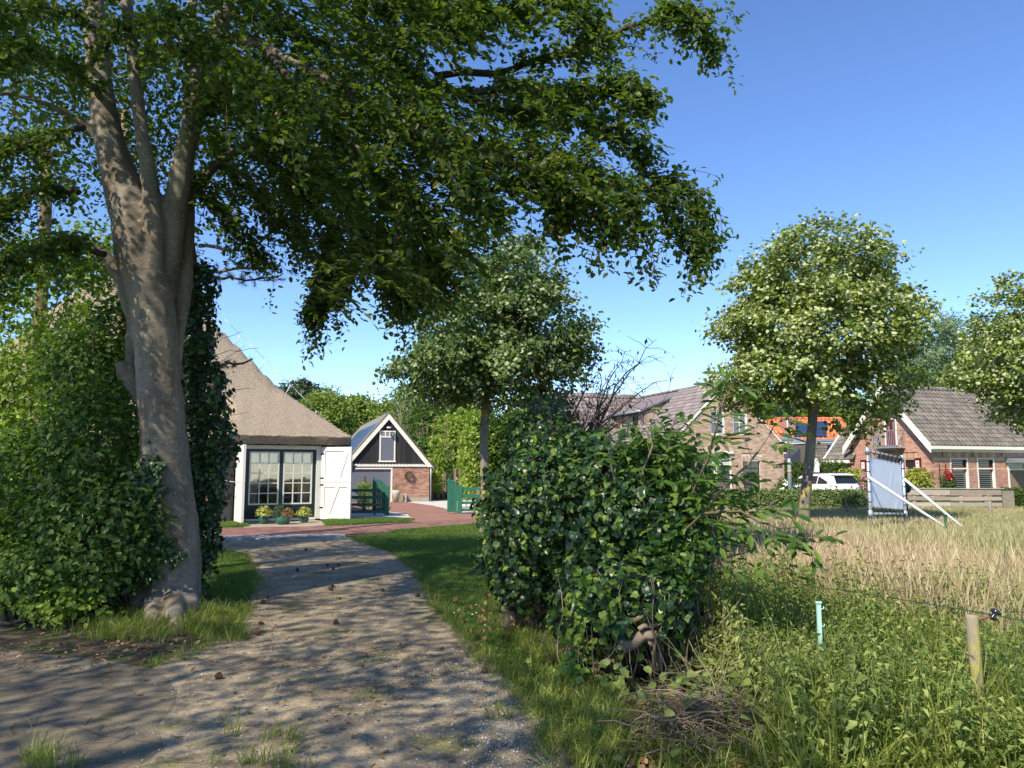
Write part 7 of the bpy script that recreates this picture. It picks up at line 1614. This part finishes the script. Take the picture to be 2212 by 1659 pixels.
# ================================================================ elder shoots leaning out of the mound to the right
el = thing('elder_shrub', 'elder with long pointed leaflets leaning out of the ivy mound over the meadow', 'shrub', P(1480, 1300, 6.3))
stems_ = [
    [(1470, 1180, 6.4), (1500, 1060, 6.0), (1530, 990, 5.7), (1545, 930, 5.5), (1560, 870, 5.4), (1580, 840, 5.4)],
    [(1480, 1150, 6.3), (1560, 1060, 5.8), (1610, 1010, 5.6), (1650, 960, 5.5), (1672, 920, 5.5), (1690, 905, 5.5)],
    [(1440, 1150, 6.3), (1440, 1040, 6.2), (1445, 980, 6.1), (1450, 930, 6.0), (1465, 900, 6.0)],
    [(1430, 1180, 6.2), (1520, 1110, 5.8), (1600, 1105, 5.6), (1660, 1135, 5.5), (1730, 1140, 5.4), (1765, 1175, 5.4)],
    [(1470, 1120, 6.3), (1530, 1060, 6.0), (1580, 1040, 5.9), (1610, 1065, 5.8)],
    [(1500, 1230, 6.2), (1560, 1210, 5.9), (1620, 1190, 5.7), (1690, 1200, 5.6)],
    [(1400, 1100, 6.3), (1390, 1020, 6.2), (1410, 960, 6.1), (1400, 925, 6.1)],
    [(1330, 1050, 6.4), (1320, 990, 6.3), (1330, 950, 6.3)],
    [(1480, 1180, 6.2), (1540, 1150, 5.9), (1560, 1120, 5.8), (1590, 1135, 5.8)],
    [(1470, 1080, 6.2), (1500, 1020, 6.0), (1510, 985, 6.0), (1520, 960, 6.0)],
]
m = MB(); ep, en, et, es = [], [], [], []
for w in stems_:
    w = [P(*q) for q in w]; fine = [w[0]]
    for i in range(len(w) - 1):
        for k in range(1, 4): fine.append(w[i].lerp(w[i + 1], k / 3) + Vector((random.gauss(0, .006), 0, random.gauss(0, .006))))
    mm = len(fine); m.tube(fine, [.013 * (1 - .75 * i / (mm - 1)) for i in range(mm)], 7)
    for i in range(3, mm, 2):
        fwd = (fine[i] - fine[i - 1]).normalized()
        for sd in range(2):
            a = i * 1.57 + sd * math.pi + random.uniform(-.4, .4); px = fwd.cross(Vector((0, 0, 1))).normalized(); py = px.cross(fwd).normalized(); out = (px * math.cos(a) + py * math.sin(a) + fwd * .5).normalized()
            LL_ = random.uniform(.11, .17); q = fine[i]; tip = q + out * LL_ + Vector((0, 0, -.01)); m.tube([q, tip], .0022, 3, cap=False); nrm = (Vector((0, 0, 1)) * 1.0 + Vector((0, -.3, 0)) + px * random.uniform(-.4, .4)).normalized()
            s_ = out.cross(nrm).normalized()
            for (f, sg) in ((.45, 1), (.45, -1), (.8, 1), (.8, -1), (1.0, 0)):
                ep.append(arr(q.lerp(tip, f))); en.append(arr(nrm)); et.append(arr((out * (.5 if sg else 1) + s_ * sg * .9 + Vector((0, 0, -.35))).normalized())); es.append(random.uniform(.10, .15))
m.build('shoots', M_twig, el)
ep, en, et, es = map(np.array, (ep, en, et, es)); leaves('leaflet', 'foliage', ep, en, et, es, 'long', M_elderleaf, el, parts=300, jit=.18, tjit=.12)
# bright leaved bindweed and privet on the right shoulder of the mound
leafmass('privet_bush', 'brighter green leafy bush on the right shoulder of the ivy mound', 'bush', [PB(1420, 1000, 6.5, 90, 60, .35), PB(1475, 1060, 6.3, 65, 65, .35), PB(1490, 1140, 6.2, 45, 65, .3), PB(1460, 1200, 6.1, 45, 80, .3)], 3600, .062, M_elderleaf, nst=14, parts=60)
leafmass('bindweed_tangle', 'pale yellowish tangle of goosegrass stems on the right flank of the ivy mound', 'weed', [PB(1560, 1290, 6.4, 60, 80, .35), PB(1620, 1330, 6.6, 60, 60, .4), PB(1700, 1400, 6.0, 60, 40, .35), PB(1560, 1400, 6.0, 50, 60, .35)], 4200, .04, M_grass, kind='long', nst=60, bark=M_straw)

# ================================================================ grass, meadow and weeds
grassT = [tpl_mesh('tuft_a', *blades(22, .42, .0042, .10, .5, 0, 1), M_grass), tpl_mesh('tuft_b', *blades(20, .55, .0045, .10, .6, 0, 2), M_grass), tpl_mesh('tuft_c', *blades(26, .34, .0042, .10, .7, 0, 3), M_grass)]
strawT = [tpl_mesh('straw_a', *blades(16, .62, .0028, .14, .35, .8, 4), M_straw), tpl_mesh('straw_b', *blades(14, .70, .003, .14, .5, .9, 5), M_straw), tpl_mesh('straw_c', *blades(18, .52, .0028, .14, .4, .7, 6), M_straw)]
farT = [tpl_mesh('far_a', *blades(24, .56, .006, .22, .5, .0, 11), M_grass)] + [tpl_mesh('far_b%d' % k, *blades(16, .55, .006, .22, .45, .8, 12 + k), M_straw) for k in range(3)]
lawnT = [tpl_mesh('lawn_%d' % k, *blades(26, .05, .0022, .07, .7, 0, 20 + k), M_lawngrass) for k in range(3)]
longT = [tpl_mesh('long_%d' % k, *blades(18, .22, .0035, .07, .8, 0, 30 + k), M_grass) for k in range(3)]
def nettle(seed, h=.6):
    r = random.Random(seed); V = []; F = []
    mb = MB(); top = Vector((r.uniform(-.08, .08), r.uniform(-.08, .08), h)); st = bez((0, 0, 0), top, 0, 7, .05); mb.tube(st, [.004, .004, .0035, .003, .003, .002, .001], 4, cap=False)
    V = [tuple(v) for v in mb.v]; F = [tuple(f) for f in mb.f]
    for i in range(2, 14):
        f = i / 14; q = st[0].lerp(st[-1], f); a0 = i * 1.57
        for sd in (0, math.pi):
            a = a0 + sd + r.uniform(-.3, .3); L = (.075 - .035 * f) * r.uniform(.8, 1.2); o = Vector((math.cos(a), math.sin(a), 0)); s_ = Vector((-o.y, o.x, 0)); b = q + o * .012; k = len(V); dz = Vector((0, 0, -L * r.uniform(.2, .6)))
            V += [tuple(b), tuple(b + o * L * .4 + s_ * L * .3 + dz * .2 + Vector((0, 0, .008))), tuple(b + o * L + dz), tuple(b + o * L * .4 - s_ * L * .3 + dz * .2 + Vector((0, 0, .008)))]; F.append((k, k + 1, k + 2, k + 3))
    return V, F
netT = [tpl_mesh('nettle_%d' % k, *nettle(40 + k, .5 + .08 * k), M_nettle) for k in range(4)]
C_grass, C_straw, C_far, C_lawn, C_long, C_net = [template_collection(nm, ob) for nm, ob in (('t_grass', grassT), ('t_straw', strawT), ('t_far', farT), ('t_lawn', lawnT), ('t_long', longT), ('t_net', netT))]
def samp(n, xr, yr, polys, notin=(), view=1.25):
    x = rng.uniform(xr[0], xr[1], n); y = rng.uniform(yr[0], yr[1], n); ok = np.abs(x) < y * .666 * view + .4
    if polys:
        a = np.zeros(n, bool)
        for p in polys: a |= inpoly(x, y, p)
        ok &= a
    for p in notin: ok &= ~inpoly(x, y, p)
    return np.stack([x[ok], y[ok], np.zeros(ok.sum())], 1)
moundfp = [(c[0], c[1]) for c, _ in cs[:0]] if False else []
MP = [MEAD]
# near: nettles and long grass; patch noise steers the mix
def patch(p, s=1.0, o=0): return np.sin(p[:, 0] * 1.3 * s + o) * np.sin(p[:, 1] * 1.1 * s + 2 + o) + .6 * np.sin(p[:, 0] * 2.9 * s + p[:, 1] * 2.1 * s + o)
pn = samp(30000, (1.0, 9), (3.0, 12.5), MP); edge = 10.3 + .8 * np.sin(pn[:, 0] * 1.3) - 1.9 * np.maximum(0, pn[:, 0] - 2.7); d = rng.random(len(pn)); a = pn[(pn[:, 1] < edge + rng.normal(0, .7, len(pn))) & (d < .34)]
def tagst(o, label, cat): return tag(o, label, cat, kind='stuff')
tagst(scatter('nettles', a, .62 + .55 * rng.random(len(a)) ** 1.5 + .16 * patch(a), C_net, M_nettle, tilt=.22), 'nettles and weeds crowding the near side of the meadow', 'nettles')
a = pn[(d > .34) & (d < .80)]; tagst(scatter('tall_grass', a, .65 + .5 * rng.random(len(a)), C_grass, M_grass, tilt=.25), 'long green grass between the nettles', 'grass')
a = pn[(pn[:, 1] > edge - .3 + rng.normal(0, .6, len(pn))) & (d > .25)]; tagst(scatter('dry_grass', a, .65 + .45 * rng.random(len(a)), C_straw, M_straw, tilt=.2), 'tan seed heads of the near meadow', 'grass')
pf = samp(60000, (1, 24), (10.5, 30), MP, view=1.1); k = patch(pf, .45); idx = np.where(rng.random(len(pf)) < np.clip(.60 + .28 * k, .3, .95), 0, rng.integers(1, 4, len(pf)))
tagst(scatter('meadow_grass', pf, (.50 + .35 * rng.random(len(pf))) * np.interp(pf[:, 1], [11, 17, 24], [1.15, .95, .62]), C_far, M_straw, tilt=.15, idx=idx), 'sunlit meadow of tan and green seeding grass', 'grass')
# lawns
pl2 = samp(90000, (-8, 6), (4.2, 20.5), [LAWN, LAWN2]); tagst(scatter('lawn_grass', pl2[:34000], .8 + .5 * rng.random(min(34000, len(pl2))), C_lawn, M_lawngrass, tilt=.1), 'short mown grass beside the drive', 'grass')
pv = samp(60000, (-11, 2), (18, 26), [VERGE1, VERGE2, VERGE3], view=1.1); tagst(scatter('verge_grass', pv, 1.2 + .8 * rng.random(len(pv)), C_lawn, M_grass, tilt=.1), 'ragged grass verges along the brick road', 'grass')
# longer grass: foot of the beech, lawn edge below the ivy, litter bank
def gpatch(lst):
    out = []
    for (u, v, su, sv, n) in lst:
        for _ in range(n): out.append(arr(G(u + random.gauss(0, su), min(1900, max(1180, v + random.gauss(0, sv))))))
    return np.array(out)
lg = gpatch([(330, 1345, 60, 16, 170), (450, 1345, 40, 14, 150), (400, 1332, 40, 8, 110), (260, 1370, 40, 10, 60), (480, 1370, 25, 12, 70), (1170, 1420, 25, 25, 130), (1210, 1480, 30, 25, 110), (1290, 1600, 25, 40, 120), (1130, 1380, 25, 15, 70), (1085, 1295, 30, 20, 50)])
tagst(scatter('long_grass', lg, .5 + .45 * rng.random(len(lg)), C_long, M_grass, tilt=.2), 'tufts of longer grass at the beech foot and lawn edge', 'grass')
edgepx = [(850, 1195), (900, 1235), (930, 1285), (960, 1330), (1030, 1400), (1100, 1470), (1180, 1560), (1262, 1659)]; ed = []
for (u0, v0), (u1, v1) in zip(edgepx[:-1], edgepx[1:]):
    for _ in range(46): f = random.random(); g = G(u0 + (u1 - u0) * f, v0 + (v1 - v0) * f); ed.append([g.x + random.gauss(-.02, .07), g.y, 0.0])
for (u0, v0), (u1, v1) in (((530, 1200), (548, 1235)), ((548, 1235), (545, 1270)), ((545, 1270), (530, 1320)), ((530, 1320), (470, 1382)), ((470, 1382), (330, 1445))):
    for _ in range(26): f = random.random(); g = G(u0 + (u1 - u0) * f, v0 + (v1 - v0) * f); ed.append([g.x + random.gauss(.02, .07), g.y + random.gauss(0, .04), 0.0])
ed = np.array(ed); tagst(scatter('edge_grass', ed, .28 + .35 * rng.random(len(ed)), C_long, M_grass, tilt=.3), 'ragged grass creeping over both edges of the gravel drive', 'grass')
sparse = gpatch([(90, 1650, 40, 8, 12), (620, 1600, 60, 10, 6), (1280, 1560, 60, 40, 120), (1400, 1620, 100, 40, 70), (1500, 1560, 80, 60, 50), (1640, 1620, 80, 40, 160), (560, 1655, 50, 6, 8)])
tagst(scatter('sparse_grass', sparse, .45 + .5 * rng.random(len(sparse)), C_long, M_grass, tilt=.3), 'thin grass scattered over the drive and litter bank', 'grass')
q = samp(400, (-5, 5), (5, 19), [LAWN]); q[:, 2] = .06; o = leaves('petal', 'clover_flowers', q, (0, 0, 1), (0, 1, 0), .022, 'round', M_curtain, None, jit=.3); tag(o, 'small white clover heads in the lawn beside the drive', 'flowers')
# broad leaves among the weeds
q = gpatch([(1700, 1560, 150, 50, 260), (1900, 1600, 160, 50, 300), (1620, 1500, 60, 40, 130), (1480, 1520, 60, 30, 60), (1330, 1510, 25, 15, 40), (60, 1330, 80, 15, 120), (2100, 1560, 120, 60, 200)]); q[:, 2] = rng.uniform(.03, .28, len(q)); o = leaves('leaf', 'bramble_leaves', q, (0, -.3, 1), (0, 0, -.2), .07, 'round', M_nettle, None, jit=.5); tag(o, 'broad weed leaves low in the foreground tangle', 'weeds')
# stinging clump stalks of dry stems around the plastic post
m = MB()
for _ in range(240):
    u = random.choice([random.gauss(1600, 60), random.gauss(1680, 60), random.uniform(1500, 2200)]); g = G(u, random.uniform(1420, 1600)); e = g + Vector((random.gauss(0, .18), random.gauss(0, .18), random.uniform(.15, .6))); m.tube(bez(g, e, .1, 5, .1), [.003, .003, .0025, .002, .0015], 3, cap=False)
tag(m.build('dry_stalks', M_straw, kind='stuff'), 'pale dry stalks standing in the foreground weeds', 'stalks')
# heap of cut twigs, dead leaves
m = MB()
for _ in range(520):
    g = G(random.gauss(1520, 75), random.gauss(1605, 28)); h = .22 * math.exp(-((g.x - G(1520, 1605).x) / .5) ** 2); a = random.uniform(0, 6.28); L = random.uniform(.08, .38); c = g + Vector((0, 0, random.uniform(.01, h + .03))); e = c + Vector((math.cos(a) * L, math.sin(a) * L, random.gauss(0, .05))); e.z = max(e.z, .01)
    m.tube(bez(c, e, .06, 4, .12), [.0045, .004, .0035, .002], 3, cap=False)
tag(m.build('twig_heap', M_twig, kind='stuff'), 'heap of dry cut twigs at the bottom right of the ivy mound', 'twigs')
m = MB()
for _ in range(300):
    g = G(random.uniform(1200, 1700), random.uniform(1480, 1659)); a = random.uniform(0, 6.28); L = random.uniform(.04, .25); m.tube([g + Vector((0, 0, .015)), g + Vector((math.cos(a) * L, math.sin(a) * L, random.uniform(.01, .06)))], .0025, 3, cap=False)
for _ in range(120):
    g = G(random.uniform(520, 1000), random.uniform(1210, 1500)); a = random.uniform(0, 6.28); L = random.uniform(.04, .22); m.tube([g + Vector((0, 0, .014)), g + Vector((math.cos(a) * L, math.sin(a) * L, .016))], .003, 3, cap=False)
for _ in range(50):
    g = G(random.uniform(0, 700), random.uniform(1430, 1659)); a = random.uniform(0, 6.28); L = random.uniform(.04, .2); m.tube([g + Vector((0, 0, .016)), g + Vector((math.cos(a) * L, math.sin(a) * L, .02))], .0025, 3, cap=False)
tag(m.build('loose_twigs', M_twig, kind='stuff'), 'loose twigs strewn over the drive and bank', 'twigs')
q = np.concatenate([gpatch([(1380, 1530, 80, 30, 900), (1250, 1480, 30, 25, 260), (1500, 1560, 90, 40, 800), (1400, 1620, 80, 30, 300), (160, 1400, 150, 25, 260), (330, 1400, 60, 20, 90)]), gpatch([(800, 1450, 260, 130, 260)])]); q[:, 2] = .016 + rng.random(len(q)) * .02
o = leaves('leaf', 'fallen_leaves', q, (0, 0, 1), (0, 1, 0), .045, 'oval', M_deadleaf, None, jit=.35, tjit=1.5); tag(o, 'brown fallen leaves on the bank and drive edges', 'fallen leaves')
# pale pebbles on the drive
def pebble(seed):
    r = random.Random(seed); m = MB(); m.ball((0, 0, .3), .5, 5, (1, .8, .6)); m.v = [(x + r.uniform(-.08, .08), y + r.uniform(-.08, .08), z) for x, y, z in m.v]; return m.v, m.f
M_pebble = noisy('pebble_stone', [(.1, (.18, .155, .12)), (.5, (.34, .30, .24)), (.9, (.60, .55, .47))], scale=5, rough=.85, bump=.1, isl=.9)
C_peb = template_collection('t_peb', [tpl_mesh('pebble_%d' % k, *pebble(60 + k), M_pebble) for k in range(3)])
pb_ = np.concatenate([gpatch([(1010, 1440, 70, 30, 1900), (1080, 1520, 70, 50, 2300), (1130, 1620, 80, 60, 2300), (930, 1480, 110, 60, 1400)]), samp(16000, (-4, 2.5), (3.3, 12), [DRIVE])]); ok = inpoly(pb_[:, 0], pb_[:, 1], DRIVE); pb_ = pb_[ok]; pb_[:, 2] = .009
sz = .005 + .013 * rng.random(len(pb_)) ** 5; tagst(scatter('pebbles', pb_, sz, C_peb, M_pebble, tilt=.3), 'pale pebbles loose on the drive', 'pebbles')
# pine cones
cone = MB(); cone.lathe((0, 0, 0), [(.004, 0)] + [(.026 * math.sin(math.pi * (i + .6) / 9.5) * (1.1 if i % 2 else .82), .007 * i) for i in range(9)] + [(.003, .064)], 9, smooth=False)
cm = None
for i, (u, v) in enumerate([(571, 1306), (573, 1296), (557, 1352), (550, 1375), (714, 1270), (822, 1280), (716, 1278), (640, 1237), (720, 1233), (705, 1223), (530, 1240), (505, 1262), (1046, 1460), (1042, 1352), (720, 1350), (735, 1224), (900, 1292), (560, 1225), (660, 1190), (985, 1306), (480, 1470)]):
    g = G(u, v)
    if cm is None:
        o = cone.build('pine_cone', M_cone); cm = o
    else:
        o = cm.copy(); COL.objects.link(o)
    o.location = (g.x, g.y, .032); o.rotation_euler = (R(random.uniform(70, 110)), 0, random.uniform(0, 6.28)); s_ = random.uniform(.9, 1.25); o.scale = (s_, s_, s_)
    tag(o, 'brown pine cone lying on or beside the gravel drive', 'pine cone', 'pine cones on the drive')
# edging stones by the beech foot
for (u, v, r, lab) in [(345, 1395, .10, 'flat mossy stone on the bank below the beech'), (255, 1400, .09, 'pale flat stone left of the mossy one')]:
    g = G(u, v); m = MB(); m.ball((g.x, g.y, .0), r, 7, (1.4, 1, .28)); m.v = [(x + random.uniform(-.012, .012), y + random.uniform(-.012, .012), z) for x, y, z in m.v]; tag(m.build('flat_stone', M_mortar_dark if 'mossy' not in lab else M_soil), lab, 'stone', 'stones on the bank')

# ================================================================ neighbouring beech behind the camera, whose shade falls over the foreground
sb = thing('shade_tree', 'neighbouring beech crown outside the picture that dapples the foreground drive', 'tree', (-9.5, -4.5, 0))
MB().tube([(-9.5, -4.5, 0), (-9.4, -4.4, 3), (-9.0, -4.2, 7), (-8.5, -4, 11)], [.4, .33, .28, .1], 12).build('trunk', M_beechbark, sb)
up = []
for (c, r, dens) in [((-6.8, -.6, 8), (3.4, 2.9, 1.4), 4.2), ((-3.9, .6, 7.8), (2.2, 2.2, 1.1), 5.2), ((-4.6, -2.4, 8), (2.6, 1.8, 1.2), 3.4), ((-9.8, -1.5, 8.3), (3, 3, 1.8), 3.4)]:
    n = int(dens * r[0] * r[1] * r[2]); d = unit(rng.normal(0, 1, (n, 3))) * rng.random((n, 1)) ** .4; up.append(np.array(c) + d * np.array(r))
up = np.concatenate(up); up = up[rng.random(len(up)) < .95]; nk = 64; k = np.repeat(np.arange(len(up)), nk); pp = up[k] + rng.normal(0, .30, (len(k), 3)) * [1.4, 1.4, .45]
leaves('leaf', 'crown', pp, (0, 0, 1), (0, 0, -.5), .11, 'diamond', M_beechleaf, sb, jit=.5)
